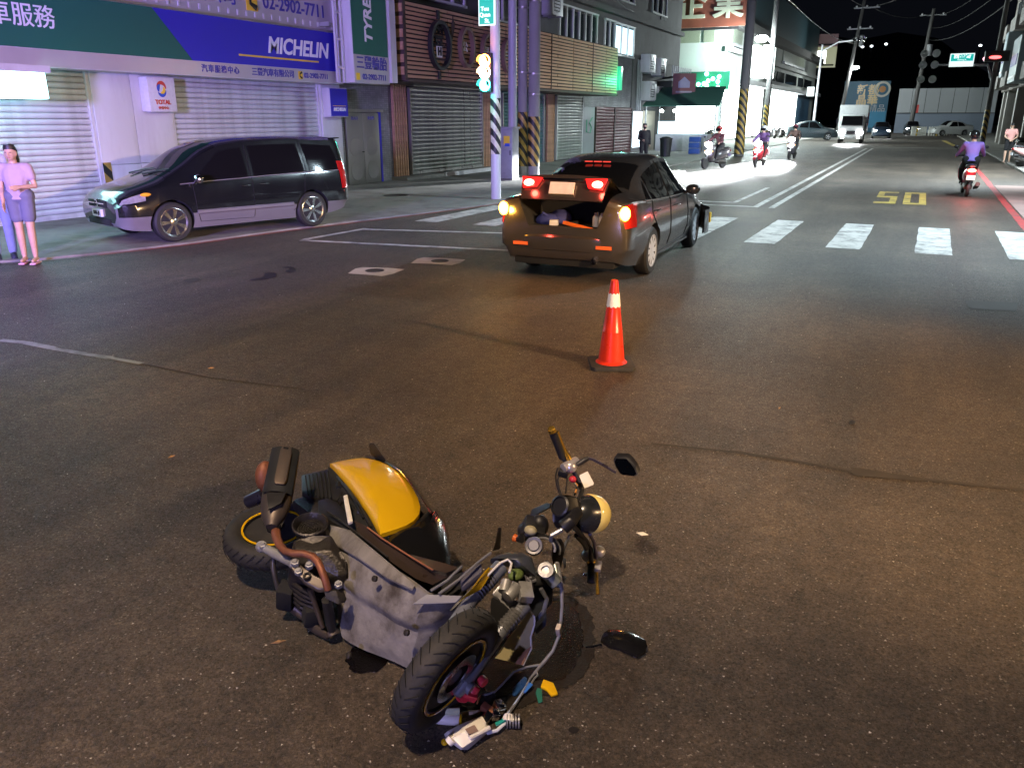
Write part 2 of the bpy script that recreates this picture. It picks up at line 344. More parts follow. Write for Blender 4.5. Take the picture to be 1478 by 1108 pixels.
        if smooth:
            for p in me.polygons: p.use_smooth = True
            me.set_sharp_from_angle(angle=R(angle))
        return me
    def build(s, name, mat, parent=None, bevel=0.0, seg=2, smooth=True, angle=38):
        me = s.mesh(name, bevel, seg, smooth, angle)
        for m_ in (mat if isinstance(mat, (list, tuple)) else [mat]): me.materials.append(m_)
        return link(name, me, parent)
def link(name, me, parent=None, loc=None, rot=None):
    o = bpy.data.objects.new(name, me); col.objects.link(o)
    if parent is not None: o.parent = parent
    if loc is not None: o.location = loc
    if rot is not None: o.rotation_euler = rot
    return o
def tag(o, label, cat, group=None):
    o['label'] = label; o['category'] = cat
    if group: o['group'] = group
    return o
def thing(name, label, cat, loc=(0, 0, 0), rz=0.0, group=None):
    o = bpy.data.objects.new(name, None); col.objects.link(o); o.empty_display_size = 0.1
    o.location = loc; o.rotation_euler = (0, 0, rz)
    return tag(o, label, cat, group)
def struct(o): o['kind'] = 'structure'; return o
def copy_tree(o, parent=None):
    c = o.copy(); col.objects.link(c); c.parent = parent
    for ch in list(o.children): copy_tree(ch, c)
    return c
def boxobj(name, mat, parent, x0, x1, y0, y1, z0, z1, bevel=0.0):
    return MB().bx(x0, x1, y0, y1, z0, z1).build(name, mat, parent, bevel=bevel)
def text(body, name, mat, parent, loc, size, rot, align='LEFT', depth=0.006, bold=0.0, sx=1.0, shear=0.0, valign='CENTER', spacing=1.0):
    cu = bpy.data.curves.new(name, 'FONT'); cu.body = body; cu.size = size; cu.extrude = depth; cu.offset = bold; cu.shear = shear
    cu.align_x = align; cu.align_y = valign; cu.resolution_u = 3; cu.space_character = spacing
    t = bpy.data.objects.new(name, cu); col.objects.link(t)
    dg = bpy.context.evaluated_depsgraph_get(); dg.update()
    me = bpy.data.meshes.new_from_object(t.evaluated_get(dg)); me.name = name
    bpy.data.objects.remove(t); bpy.data.curves.remove(cu)
    me.materials.clear(); me.materials.append(mat)
    o = link(name, me, parent, loc, rot); o.scale = (sx, 1, 1)
    return o
FACE_PX = (R(90), 0, R(90))       # writing on a wall that looks towards +X (reads along +Y)
FACE_MY = (R(90), 0, 0)           # writing on a wall that looks towards -Y (reads along +X)
def light(kind, name, parent, loc, color, power, size=0.1, target=None, cone=None, blend=0.6):
    d = bpy.data.lights.new(name, kind); d.color = color; d.energy = power
    if kind == 'SPOT':
        d.spot_size = R(cone or 120); d.spot_blend = blend; d.shadow_soft_size = size
    elif kind == 'POINT': d.shadow_soft_size = size
    else: d.size = size
    o = bpy.data.objects.new(name, d); col.objects.link(o); o.parent = parent; o.location = loc
    if target is not None: o.rotation_euler = (Vector(target) - Vector(loc)).to_track_quat('-Z', 'Y').to_euler()
    return o
def remesh_obj(mb, name, mats, parent, voxel=0.014, smooth=4):
    me = mb.mesh(name, clean=False, smooth=False); o = bpy.data.objects.new(name, me); col.objects.link(o)
    m = o.modifiers.new('r', 'REMESH'); m.mode = 'VOXEL'; m.voxel_size = voxel; m.use_smooth_shade = True
    k = o.modifiers.new('s', 'SMOOTH'); k.iterations = smooth; k.factor = 0.5
    dg = bpy.context.evaluated_depsgraph_get(); dg.update()
    m2 = bpy.data.meshes.new_from_object(o.evaluated_get(dg)); m2.name = name
    bpy.data.objects.remove(o); bpy.data.meshes.remove(me)
    m2.materials.clear()
    for a in (mats if isinstance(mats, (list, tuple)) else [mats]): m2.materials.append(a)
    for p in m2.polygons: p.use_smooth = True
    return link(name, m2, parent)
def thing_part(name, parent):
    o = bpy.data.objects.new(name, None); col.objects.link(o); o.empty_display_size = 0.1; o.parent = parent; return o
# ------------------------------------------------------------------ ground and road markings
gm = MB(); gm.poly([(-400, -60, 0), (400, -60, 0), (400, 600, 0), (-400, 600, 0)])
road = struct(gm.build('road', M['asphalt'], smooth=False))
def sheet(name, pts, z, mat, parent=None):
    m = MB(); m.poly([(p[0], p[1], z) for p in pts]); return m.build(name, mat, parent if parent is not None else road, smooth=False)
def strip(name, p0, p1, wd, z, mat, jit=0.0):
    p0 = Vector((p0[0], p0[1])); p1 = Vector((p1[0], p1[1])); d = (p1 - p0); n = Vector((-d.y, d.x)).normalized() * wd / 2
    k = max(2, int(d.length / 0.25)) if jit else 2
    k = min(k, 60); a, b = [], []
    for i in range(k):
        q = p0 + d * i / (k - 1)
        a.append(q + n * (1 + random.uniform(-jit, jit))); b.append(q - n * (1 + random.uniform(-jit, jit)))
    m = MB(); m.loft([[(p.x, p.y, z) for p in (u, v)] for u, v in zip(a, b)], False, 0, False)
    return m.build(name, mat, road, smooth=False)
for i, x in enumerate((-9.05, -7.72, -6.40, -5.08, -3.78, -2.47, -1.16, 0.15, 1.42)):
    strip('crosswalk_stripe', (x + 0.26, 13.9), (x + 0.30, 17.35), 0.52, 0.004, M['white_paint'], 0.03)
strip('box_line', G(434, 347), G(752, 362.5), 0.13, 0.004, M['white_paint'], 0.1)
strip('box_line', G(520, 331), G(760, 337.5), 0.13, 0.004, M['white_paint'], 0.1)
strip('box_line', G(440, 346), G(529, 330), 0.13, 0.006, M['white_paint'], 0.1)
strip('stop_line', (-8.6, 19.75), (-3.3, 19.75), 0.2, 0.004, M['white_paint'], 0.03)
strip('stop_line', (-8.6, 20.55), (-3.9, 20.55), 0.2, 0.004, M['white_paint'], 0.03)
strip('centre_line', (-3.30, 19.65), (-3.30, 62), 0.14, 0.004, M['white_paint'], 0.03)
strip('centre_line', (-2.92, 19.65), (-2.92, 62), 0.14, 0.004, M['white_paint'], 0.03)
strip('lane_line', (-3.95, 20.45), (-3.95, 25.5), 0.12, 0.004, M['white_paint'], 0.03)
strip('cross_line', (-3.4, 64.5), (3.0, 64.5), 0.3, 0.004, M['white_paint'])
strip('red_line', (2.02, 17.6), (2.28, 48), 0.16, 0.004, M['red_paint'], 0.12)
strip('edge_line', (3.05, 17.6), (3.05, 28.5), 0.14, 0.012, M['white_paint'], 0.05)
strip('yellow_line', G(1362, 203), G(1378, 211), 0.35, 0.004, M['yellow_paint'])
old = [G(0, 491), G(40, 495), G(75, 503), G(120, 511), G(160, 517), G(205, 525)]
for i in range(5): strip('worn_line', old[i], old[i + 1], 0.10 - 0.008 * i, 0.004, M['pale_line'], 0.35)
M['seam'] = pm('old_seam_filler', (0.034, 0.027, 0.021), 0.7, var=0.5, scale=9)
M['seamg'] = pm('grey_seam_filler', (0.04, 0.032, 0.026), 0.8, var=0.5, scale=9)
sm = [G(940, 641), G(1060, 652), G(1140, 664), G(1230, 680), G(1330, 693), G(1478, 706)]
for i in range(5): strip('asphalt_seam', sm[i], sm[i + 1], (0.03, 0.04, 0.04, 0.08, 0.04)[i], 0.004, M['seam'], 0.7)
for a, b_ in (((205, 525), (300, 545)), ((300, 545), (440, 562))): strip('crack_seam', G(*a), G(*b_), 0.016, 0.004, M['seamg'], 0.8)
def digit(segs, x0, x1, y0, y1):
    wx, wy = 0.16, 0.42
    for s_ in segs:
        if s_ == 't': q = (x0, x1, y1 - wy, y1)
        elif s_ == 'b': q = (x0, x1, y0, y0 + wy)
        elif s_ == 'm': q = (x0, x1, (y0 + y1) / 2 - wy / 2 + .1, (y0 + y1) / 2 + wy / 2 + .1)
        elif s_ == 'l': q = (x0, x0 + wx, y0 + wy, y1 - wy)
        elif s_ == 'r': q = (x1 - wx, x1, y0 + wy, y1 - wy)
        elif s_ == 'lt': q = (x0, x0 + wx, (y0 + y1) / 2 + wy / 2 + .1, y1 - wy)
        elif s_ == 'rb': q = (x1 - wx, x1, y0 + wy, (y0 + y1) / 2 - wy / 2 + .1)
        sheet('painted_digit', [(q[0], q[2]), (q[1], q[2]), (q[1], q[3]), (q[0], q[3])], 0.004, M['yellow_paint'])
digit(('t', 'm', 'b', 'lt', 'rb'), -0.86, -0.36, 22.0, 25.6)
digit(('t', 'b', 'l', 'r'), -0.20, 0.32, 22.0, 25.6)
# concrete patches with manhole covers
for pts, c in (([(502, 395), (513, 388), (523, 386), (560, 387), (584, 389), (566, 396), (551, 399), (530, 397)], (541, 391)), ([(593, 380), (602, 374), (612, 371.5), (645, 373), (672, 375), (664, 380), (652, 383), (620, 381)], (635, 377))):
    p = sheet('concrete_patch', [G(*q) for q in pts], 0.004, M['patch'])
    g = G(*c)
    m = MB(); m.lathe((g.x, g.y, 0.005), (0, 0, 1), [(0.13, 0), (0.13, 0.004), (0.11, 0.006), (0.10, 0.003), (0.0001, 0.003)], 28); m.build('manhole_cover', M['iron'], road)
g = G(572, 284); m = MB(); m.lathe((g.x, g.y, 0.035), (0, 0, 1), [(0.34, 0), (0.34, 0.006), (0.30, 0.008), (0.29, 0.005), (0.0001, 0.005)], 28); m.build('manhole_cover', M['iron'], road)
sheet('dark_patch', [G(1392, 434), G(1470, 437), G(1466, 450), G(1400, 446)], 0.004, M['seam'])
# dark dried splashes on the asphalt
M['stain'] = pm('dark_splash', (0.016, 0.013, 0.013), 0.45, var=0.5, scale=9)
M['oil'] = pm('wet_oil', (0.003, 0.002, 0.0018), 0.18, var=0.5, scale=30, bump=0.5, bscale=120, spec=.25)
M['damp'] = pm('damp_asphalt', (0.016, 0.012, 0.0095), 0.6, var=0.6, scale=60, bump=0.5, bscale=110, spec=.3)
def blob(name, pts, z, mat, sub=4, jit=0.012):
    P = [G(*q) for q in pts]; out = []
    n = len(P)
    for i in range(n):
        for k in range(sub):
            t = k / sub; a, b_, c_, d_ = P[i - 1], P[i], P[(i + 1) % n], P[(i + 2) % n]
            q = 0.5 * ((2 * b_) + (c_ - a) * t + (2 * a - 5 * b_ + 4 * c_ - d_) * t * t + (3 * b_ - a - 3 * c_ + d_) * t ** 3)
            out.append((q.x + random.uniform(-jit, jit), q.y + random.uniform(-jit, jit)))
    return sheet(name, out, z, mat)
blob('splash', [(360, 404), (380, 400), (382, 394), (396, 394), (399, 399), (390, 402), (375, 405)], 0.004, M['stain'], 3, 0.01)
blob('splash', [(406, 386), (420, 385), (428, 391), (418, 394), (412, 391), (420, 388)], 0.004, M['stain'], 3, 0.005)
blob('splash', [(265, 404), (285, 402), (290, 405), (272, 408)], 0.004, M['seam'], 3, 0.01)
blob('oil_puddle', [(690, 975), (720, 930), (760, 890), (800, 868), (830, 880), (842, 915), (836, 950), (812, 980), (770, 985), (745, 1000), (715, 1005)], 0.005, M['oil'], 9, 0.006)
blob('oil_puddle', [(500, 945), (530, 930), (560, 950), (548, 968), (520, 972), (503, 962)], 0.005, M['oil'], 5, 0.008)
blob('damp_patch', [(640, 1000), (690, 950), (760, 880), (805, 860), (848, 880), (858, 925), (845, 975), (800, 1000), (750, 1020), (700, 1030)], 0.004, M['damp'], 9, 0.012)
for c in ((828, 1054, 5), (1230, 610, 3)):
    blob('oil_spot', [(c[0] + c[2] * 1.6 * math.cos(a), c[1] + c[2] * math.sin(a)) for a in [k * math.pi / 3 for k in range(6)]], 0.004, M['stain'], 2, 0.002)
# concrete apron in front of the shops, with its edge strip
edge = [G(-260, 404), G(0, 380), G(60, 376), G(140, 368), G(270, 353), G(400, 335), G(520, 320), G(610, 309), G(700, 297)]
edge = [(-13.5, 2.0)] + [(p.x, p.y) for p in edge] + [(-8.9, 19.5), (-8.9, 24), (-9.6, 30), (-9.8, 70), (-9.8, 120)]
m = MB(); base = [Vector((x, y, 0.035)) for x, y in edge]
poly = base + [Vector((-60, 120, 0.035)), Vector((-60, 2, 0.035))]
m.prism([Vector((p.x, p.y, -0.05)) for p in poly], (0, 0, 0.085))
pav = struct(m.build('pavement', M['concrete'], smooth=False))
for i in range(1, 10):
    a, b_ = Vector(edge[i]), Vector(edge[i + 1]); d = (b_ - a).normalized(); n = Vector((d.y, -d.x))
    q = [a - n * 0.02, b_ - n * 0.02, b_ + n * 0.13, a + n * 0.13]
    sheet('kerb_strip', q, 0.037 if False else 0.006, M['kerbred'] if i > 3 else M['concrete'])
rp = MB(); rp.prism([(3.35, 17.6, -0.05), (60, 17.6, -0.05), (60, 160, -0.05), (3.6, 160, -0.05), (3.6, 31, -0.05), (3.35, 29, -0.05)], (0, 0, 0.13))
struct(rp.build('sidewalk', M['concrete'], smooth=False))
M['pinkpave'] = pm('pale_pink_pavement', (0.26, 0.17, 0.15), 0.8, var=0.3, scale=1.2, dirt=0.4)
struct(sheet('roadside_strip', [(2.14, 17.6), (3.35, 17.6), (3.35, 29.5), (2.23, 29.5)], 0.006, M['pinkpave']))
# fine grit, glass crumbs and chips lying on the asphalt: too many to count
gb = MB()
for i in range(900):
    d = 2.0 + 9.5 * random.random() ** 1.6; a = random.uniform(-0.62, 0.62)
    p = Cw(d * math.sin(a), d * math.cos(a), 0)
    s_ = random.uniform(0.0018, 0.005) * (1 + d * 0.07); h = s_ * 0.7
    c = random.random() * 6.28
    pts = [(p.x + s_ * math.cos(c + k * 2.1) * random.uniform(.6, 1.4), p.y + s_ * math.sin(c + k * 2.1) * random.uniform(.6, 1.4), 0.001) for k in range(3)]
    t = (p.x, p.y, h)
    gb._add(pts + [t], [(0, 1, 3), (1, 2, 3), (2, 0, 3)], 0 if random.random() < 0.6 else (1 if random.random() < 0.7 else 2))
grit = gb.build('grit', [pm('pale_chips', (0.5, 0.46, 0.4), 0.5), pm('brown_chips', (0.12, 0.08, 0.05), 0.8), pm('dark_chips', (0.02, 0.02, 0.02), 0.5)], smooth=False)
grit['kind'] = 'stuff'; grit['label'] = 'fine pale grit and glass crumbs strewn over the asphalt'; grit['category'] = 'grit'
for k, (px, py) in enumerate(((305, 532), (248, 660), (1125, 590), (402, 928))):
    g = G(px, py); m = MB(); a = random.uniform(0, 3); q = []
    for t in range(8):
        an = t * math.pi / 4; rr_ = 0.030 if t % 4 == 0 else 0.012
        q.append((g.x + rr_ * math.cos(an) * math.cos(a) - rr_ * .5 * math.sin(an) * math.sin(a), g.y + rr_ * math.cos(an) * math.sin(a) + rr_ * .5 * math.sin(an) * math.cos(a), 0.004 + 0.004 * (t % 3)))
    m.prism(q, (0, 0, 0.002)); o = m.build('dry_leaf', pm('dry_leaf_brown', (0.35, 0.2, 0.09), 0.7), smooth=False)
    tag(o, ('small orange dry leaf lying beside the faded grey road line', 'pale dry leaf scrap on asphalt behind the fallen scooter', 'tiny leaf scrap on bare asphalt beyond the loose mirror', 'tiny leaf scrap in front of the scooter rear wheel')[k], 'leaf', 'leaf scraps on the road')
# ------------------------------------------------------------------ the row of shops on the left
XF = -15.5
def roller(name, mat, parent, y0, y1, z0, z1, pitch=0.115, x=XF, guide=None):
    r = thing_part(name, parent)
    me = bpy.data.meshes.new('slat'); m = MB()
    prof = [(0, 0), (0.018, 0.012), (0.03, 0.035), (0.034, pitch * 0.5), (0.03, pitch - 0.035), (0.018, pitch - 0.014), (0, pitch - 0.004), (-0.01, pitch - 0.004), (-0.01, 0)]
    m.loft([[(a, 0, b) for a, b in prof], [(a, y1 - y0, b) for a, b in prof]]); me = m.mesh('slat', angle=50); me.materials.append(mat)
    z = z0; k = 0
    while z < z1 - 0.01:
        link('slat', me, r, (x + random.uniform(-.005, .005), y0, z + random.uniform(-.002, .002)), (0, random.uniform(-.05, .05), random.uniform(-.0012, .0012))); z += pitch; k += 1
    boxobj('bottom_bar', mat, r, x - .02, x + .05, y0, y1, z0 - 0.10, z0 - 0.002)
    if guide is not None:
        boxobj('guide_rail', guide, r, x - .04, x + .07, y0 - .07, y0 - 0.003, z0 - .1, z1)
        boxobj('guide_rail', guide, r, x - .04, x + .07, y1 + 0.003, y1 + .07, z0 - .1, z1)
    return r
ts = thing('tire_shop', 'white clad tyre shop with roller shutters under a long blue and green sign', 'building', (0, 0, 0))
boxobj('wall', M['wallgrey'], ts, -24, XF - 0.12, -6, 19.95, 0.02, 9.0)
boxobj('lintel', M['dark'], ts, XF - .118, XF + 0.1, -2, 19.9, 2.92, 3.3)
roller('roller_shutter', M['shutter'], ts, 5.5, 11.72, 0.14, 2.92, 0.115, guide=M['panel_white'])
roller('roller_shutter', M['shutter'], ts, 13.86, 18.98, 0.14, 2.92, 0.115, guide=M['panel_white'])
for (a, b_) in ((11.80, 12.75), (12.76, 13.78)):
    boxobj('cladding_panel', M['panel_white'], ts, XF - .118, XF + 0.10, a, b_, 1.05, 2.91, 0.006)
    boxobj('cladding_panel', M['panel_white'], ts, XF - .118, XF + 0.10, a, b_, 0.03, 1.043, 0.006)
boxobj('cladding_panel', M['panel_white'], ts, XF - .118, XF + 0.12, 19.06, 19.93, 0.03, 2.91, 0.006)
bo = boxobj('corner_guard', M['warn'], ts, XF + 0.101, XF + 0.115, 11.79, 11.98, 0.55, 1.1); bo2 = boxobj('corner_guard', M['warn'], ts, XF + 0.101, XF + 0.115, 13.6, 13.77, 0.5, 1.1)
# upper board with corrugated strips
ub = thing('signboard', 'pale corrugated board with a phone number above the blue tyre sign', 'sign')
boxobj('board', M['band'], ub, -15.4, -14.82, -2, 19.1, 4.24, 5.6)
for i in range(70):
    y = 19.0 - i * 0.29
    for z in (4.29, 5.0):
        boxobj('rib', M['dark'] if False else M['panel_white'], ub, -14.82, -14.80, y, y + 0.05, z, z + 0.11)
boxobj('end_post', M['panel_white'], ub, -15.3, -14.72, 19.105, 19.3, 2.95, 5.6)
text('02-2902-7711', 'lettering', M['letter_navy'], ub, (-14.812, 16.42, 4.66), 0.42, FACE_PX, bold=0.008)
text('三豐汽車有限公司', 'lettering', M['letter_navy'], ub, (-14.812, 15.55, 4.66), 0.46, FACE_PX, align='RIGHT', bold=0.003)
boxobj('phone_icon', M['letter_yellow'], ub, -14.82, -14.80, 15.85, 16.22, 4.42, 4.90, 0.01)
def handset(parent, x, y, z, s):
    m = MB(); m.tube([(x, y + .12 * s, z + .17 * s), (x, y - .06 * s, z + .08 * s), (x, y - .08 * s, z - .08 * s), (x, y + .12 * s, z - .17 * s)], [.07 * s, .045 * s, .045 * s, .07 * s], 8, 0.3); return m.build('handset_mark', M['letter_black'], parent)
handset(ub, -14.79, 16.05, 4.66, 1.0)
# the long sign
sg = thing('shop_sign', 'long fascia sign, green at one end and blue with MICHELIN at the other', 'sign')
boxobj('box', M['panel_white'], sg, -15.38, -14.74, -4, 19.30, 2.885, 4.235)
def face(name, mat, parent, pts, x, d=0.02):
    m = MB(); m.prism([(x, y, z) for y, z in pts], (d, 0, 0)); return m.build(name, mat, parent, smooth=False)
face('green_face', M['green_sign'], sg, [(-4, 3.20), (13.93, 3.20), (12.99, 4.17), (-4, 4.17)], -14.74)
face('blue_face', M['blue_sign'], sg, [(13.94, 3.20), (19.28, 3.20), (19.28, 4.17), (13.0, 4.17)], -14.74)
face('band_face', M['band'], sg, [(-4, 2.90), (19.28, 2.90), (19.28, 3.19), (-4, 3.19)], -14.74)
boxobj('top_trim', M['steel'], sg, -14.76, -14.69, -4, 19.31, 4.175, 4.225)
text('MICHELIN', 'lettering', M['letter_white'], sg, (-14.715, 16.33, 3.68), 0.52, FACE_PX, bold=0.013, shear=0.22, sx=1.0)
m = MB(); m.bx(-14.72, -14.712, 15.35, 18.25, 3.385, 3.425); m.build('yellow_rule', M['letter_yellow'], sg, smooth=False)
text('汽車服務', 'lettering', M['letter_white'], sg, (-14.715, 10.75, 3.72), 0.42, FACE_PX, align='RIGHT', bold=0.002)
text('汽車服務中心', 'lettering', M['letter_navy'], sg, (-14.715, 14.15, 3.045), 0.175, FACE_PX, bold=0.003, spacing=1.25)
text('三豐汽車有限公司', 'lettering', M['letter_navy'], sg, (-14.715, 15.72, 3.045), 0.19, FACE_PX, bold=0.004)
boxobj('phone_icon', M['letter_yellow'], sg, -14.74, -14.712, 17.40, 17.56, 2.95, 3.14); handset(sg, -14.705, 17.48, 3.045, 0.42)
text('02-2902-7711', 'lettering', M['letter_navy'], sg, (-14.715, 17.62, 3.045), 0.175, FACE_PX, bold=0.004)
# TOTAL light box
tb = thing('lightbox_sign', 'small white TOTAL light box with a coloured swirl on the shop pillar', 'sign')
y0, y1, z0, z1 = 12.98, 13.72, 2.12, 2.84
MB().bx(XF + .10, XF + .36, y0, y1, z0, z1).build('box', pm('lightbox_white', (0.66, 0.64, 0.68), 0.35), tb, bevel=0.02)
for k, (c_, a0, a1, rr) in enumerate(((M['letter_red'], 20, 175, .135), (M['letter_blue'], 190, 330, .125), (M['letter_yellow'], 140, 300, .075), (M['letter_blue'], -30, 70, .10))):
    m = MB(); pp = [(XF + .362 + .002 * k, y0 + .36 - .9 * math.cos(R(a)) * rr, z0 + .47 + math.sin(R(a)) * rr) for a in np.linspace(a0, a1, 12)]
    m.tube(pp, [.012 + .028 * math.sin(math.pi * i / 11) for i in range(12)], 6, 0.15, hint=Vector((0, 0, 1))); m.build('swirl', c_, tb)
text('TOTAL', 'lettering', M['letter_red'], tb, (XF + .365, y0 + .36, z0 + .20), 0.13, FACE_PX, align='CENTER', bold=0.004)
text('快保中心', 'lettering', M['letter_red'], tb, (XF + .365, y0 + .36, z0 + .08), 0.07, FACE_PX, align='CENTER')
# small blue sign
sb = thing('square_sign', 'small square blue MICHELIN sign beside the shutter end pillar', 'sign')
MB().bx(-15.38, -15.12, 19.12, 19.92, 2.02, 2.80).build('box', M['panel_white'], sb, bevel=0.01)
boxobj('face', M['blue_sign'], sb, -15.12, -15.105, 19.14, 19.90, 2.04, 2.78)
text('MICHELIN', 'lettering', M['letter_white'], sb, (-15.10, 19.52, 2.22), 0.125, FACE_PX, align='CENTER', bold=0.005, shear=0.2)
boxobj('rule', M['letter_yellow'], sb, -15.105, -15.10, 19.22, 19.82, 2.31, 2.325)
# vertical TYRE PLUS sign on a ladder frame
tp = thing('vertical_sign', 'tall green TYRE PLUS sign on a white ladder frame', 'sign')
MB().bx(-14.55, -13.98, 18.78, 20.46, 2.90, 6.6).build('box', M['panel_white'], tp, bevel=0.01)
boxobj('green_face', M['green_sign'], tp, -13.98, -13.965, 18.80, 20.40, 3.62, 6.55)
boxobj('band_face', M['band'], tp, -13.98, -13.965, 18.80, 20.40, 2.92, 3.61)
text('TYRE PLUS', 'lettering', M['letter_white'], tp, (-13.955, 19.52, 3.92), 0.48, (R(90), R(-90), R(90)), bold=0.012, shear=0.15)
m = MB(); m.lathe((-13.958, 19.36, 5.06), (1, 0, 0), [(.10, 0), (.10, .004), (.05, .004), (.05, 0)], 18, close=True); m.build('yellow_arc', M['letter_yellow'], tp)
text('三豐輪胎', 'lettering', M['letter_navy'], tp, (-13.955, 19.60, 3.40), 0.36, FACE_PX, align='CENTER', bold=0.006)
text('02-2902-7711', 'lettering', M['letter_navy'], tp, (-13.955, 19.70, 3.06), 0.20, FACE_PX, align='CENTER', bold=0.004)
boxobj('phone_icon', M['letter_yellow'], tp, -13.98, -13.955, 18.86, 19.02, 2.97, 3.15)
boxobj('side_strip', M['panel_white'], tp, -14.52, -13.90, 20.47, 20.75, 2.95, 6.6)
for y in (18.42, 18.70): boxobj('frame_post', M['panel_white'], tp, -14.30, -14.24, y, y + .05, 2.9, 6.6)
for z in (3.25, 3.95, 4.6, 5.3, 6.0): boxobj('frame_rung', M['panel_white'], tp, -14.295, -14.245, 18.475, 18.697, z, z + .05)
boxobj('bracket', M['grey_metal'], tp, -15.6, -14.50, 18.5, 18.6, 4.3, 4.4); boxobj('bracket', M['grey_metal'], tp, -15.6, -14.53, 20.1, 20.2, 3.2, 3.3); boxobj('bracket', M['grey_metal'], tp, -15.6, -14.53, 20.1, 20.2, 5.2, 5.3)
# cool lamp under the sign, lit (its tube box)
cl = thing('lit_lamp_box', 'glowing cyan white lamp box hanging under the green sign', 'lamp')
cg = atX(0, 103, -14.45); ce = atX(64, 145, -14.45)
MB().bx(-14.6, -14.30, 6.4, ce.y, ce.z + .02, cg.z).build('lamp_face', em('cyan_white_lamp', (0.45, 0.95, 1.0), 9.0), cl, bevel=0.02)
boxobj('top_tray', M['panel_white'], cl, -14.70, -14.28, 6.3, ce.y + .1, cg.z + .003, 2.884)
light('AREA', 'lamp_light', cl, (-14.2, 9.2, 2.5), (0.45, 0.95, 1.0), 45, 1.5, target=(-6, 6, 0))
# ------------------------------------------------------------------ door bay
db = thing('entrance_bay', 'grey tiled wall bay with a stainless double door beside the tyre shop', 'building')
boxobj('wall', M['tile'], db, -24, XF - 0.05, 19.96, 22.62, 0.02, 12)
boxobj('door_frame', M['blue_sign'], db, XF - .04, XF + .03, 21.95, 22.04, 0.03, 2.2)
boxobj('awning_bar', M['steel'], db, XF - .04, XF + .10, 20.15, 22.1, 2.16, 2.24)
for k, (a, b_) in enumerate(((20.25, 21.08), (21.09, 21.92))):
    d = thing_part('door', db)
    MB().bx(XF - .03, XF + .03, a, b_, 0.04, 2.14).build('door_leaf', M['steel'], d, bevel=0.006)
    for zz in ((0.15, 0.75), (0.85, 1.45)):
        m = MB(); yc = (a + b_) / 2; zc = (zz[0] + zz[1]) / 2
        m.lathe((XF + .03, yc, zc), (1, 0, 0), [(.30, 0), (.30, .008), (.27, .012), (.24, .004), (.0001, .006)], 30); m.build('pressed_ring', M['steel'], d)
    text('安全門' if k else '出入口', 'door_mark', M['letter_navy'], d, (XF + .034, (a + b_) / 2, 1.98), 0.11, FACE_PX, align='CENTER')
    if k == 0: MB().tube([(XF + .02, b_ - .08, 1.0), (XF + .09, b_ - .08, 1.0), (XF + .09, b_ - .16, 1.0)], 0.014, 8).build('handle', M['black'], d)
pb = thing('letter_cabinet', 'brown metal cabinet with a white notice standing beside the van tail', 'cabinet', G(489, 262) + Vector((0, 0, .035)))
MB().bx(-.18, .18, -.35, .35, 0, 1.28).build('body', pm('brown_metal', (0.16, 0.055, 0.04), 0.5, var=0.25, scale=4), pb, bevel=0.015)
boxobj('notice', M['letter_white'], pb, .181, .186, -.1, .16, .72, 1.12); boxobj('lid', M['wood_dark'], pb, -.2, .2, -.37, .37, 1.281, 1.32)
boxobj('vent', M['dark'], pb, .181, .186, -.2, .2, .2, .3)
# ------------------------------------------------------------------ timber fronted restaurant
rs = thing('restaurant_front', 'shuttered restaurant under a long slatted timber fascia', 'building')
boxobj('wall', M['tiledark'], rs, -24, XF - 0.08, 22.63, 47.4, 0.02, 5.3)
boxobj('upper_wall', M['wallgrey'], rs, -24, XF - 0.03, 22.63, 57.4, 5.301, 14)
boxobj('ledge', M['wallgrey'], rs, XF - .029, XF + .25, 22.7, 57.3, 7.15, 7.4)
boxobj('ledge', M['wallgrey'], rs, XF - .029, XF + .25, 22.7, 57.3, 10.4, 10.6)
boxobj('step', M['concrete'], rs, XF - .079, XF + .55, 22.64, 29.6, 0.036, 0.14)
boxobj('threshold', M['panel_white'], rs, XF + .56, XF + .62, 25.0, 28.9, 0.036, 0.17)
roller('roller_shutter', M['galv'], rs, 23.75, 28.75, 0.26, 2.95, 0.135, x=XF + .02, guide=M['steel'])
boxobj('shutter_housing', M['steel'], rs, XF - .07, XF + .30, 23.6, 28.95, 2.98, 3.32)
for yb in (22.80, 28.98):
    for k in range(6): boxobj('timber_post', M['wood'], rs, XF - .07, XF + .03, yb + k * .135, yb + .075 + k * .135, 0.145 if True else 0, 3.05)
boxobj('side_pier', M['panel_white'], rs, XF - .079, XF + .06, 29.85, 30.4, 0.04, 3.05)
M['tealshut'] = pm('teal_shutter', (0.06, 0.13, 0.13), 0.4, metal=0.4, var=0.15, scale=4)
roller('roller_shutter', M['tealshut'], rs, 30.6, 34.6, 0.2, 2.95, 0.135, x=XF + .02, guide=M['steel'])
for k in range(6): boxobj('timber_post', M['wood'], rs, XF - .07, XF + .03, 35.2 + k * .135, 35.275 + k * .135, 0.04, 3.05)
roller('roller_shutter', M['galv'], rs, 36.2, 39.4, 0.2, 2.95, 0.135, x=XF + .02, guide=M['panel_white'])
gpn = boxobj('painted_panel', pm('grey_panel', (0.22, 0.22, 0.23), 0.5, var=0.2, scale=2), rs, XF - .07, XF + .05, 39.6, 41.2, 0.04, 2.5)
m = MB(); q = atX(850, 178, XF + .06)
m.tube([(XF + .052, 40.0, 1.9), (XF + .052, 40.0, 1.3), (XF + .052, 40.5, 1.25), (XF + .052, 40.7, 1.5), (XF + .052, 40.4, 1.75), (XF + .052, 40.8, 2.0)], .06, 6, 0.2); m.build('graffiti_tag', pm('green_spray', (0.15, 0.42, 0.28), 0.6), rs)
M['maroon'] = pm('maroon_shutter', (0.10, 0.025, 0.03), 0.5, var=0.2, scale=3)
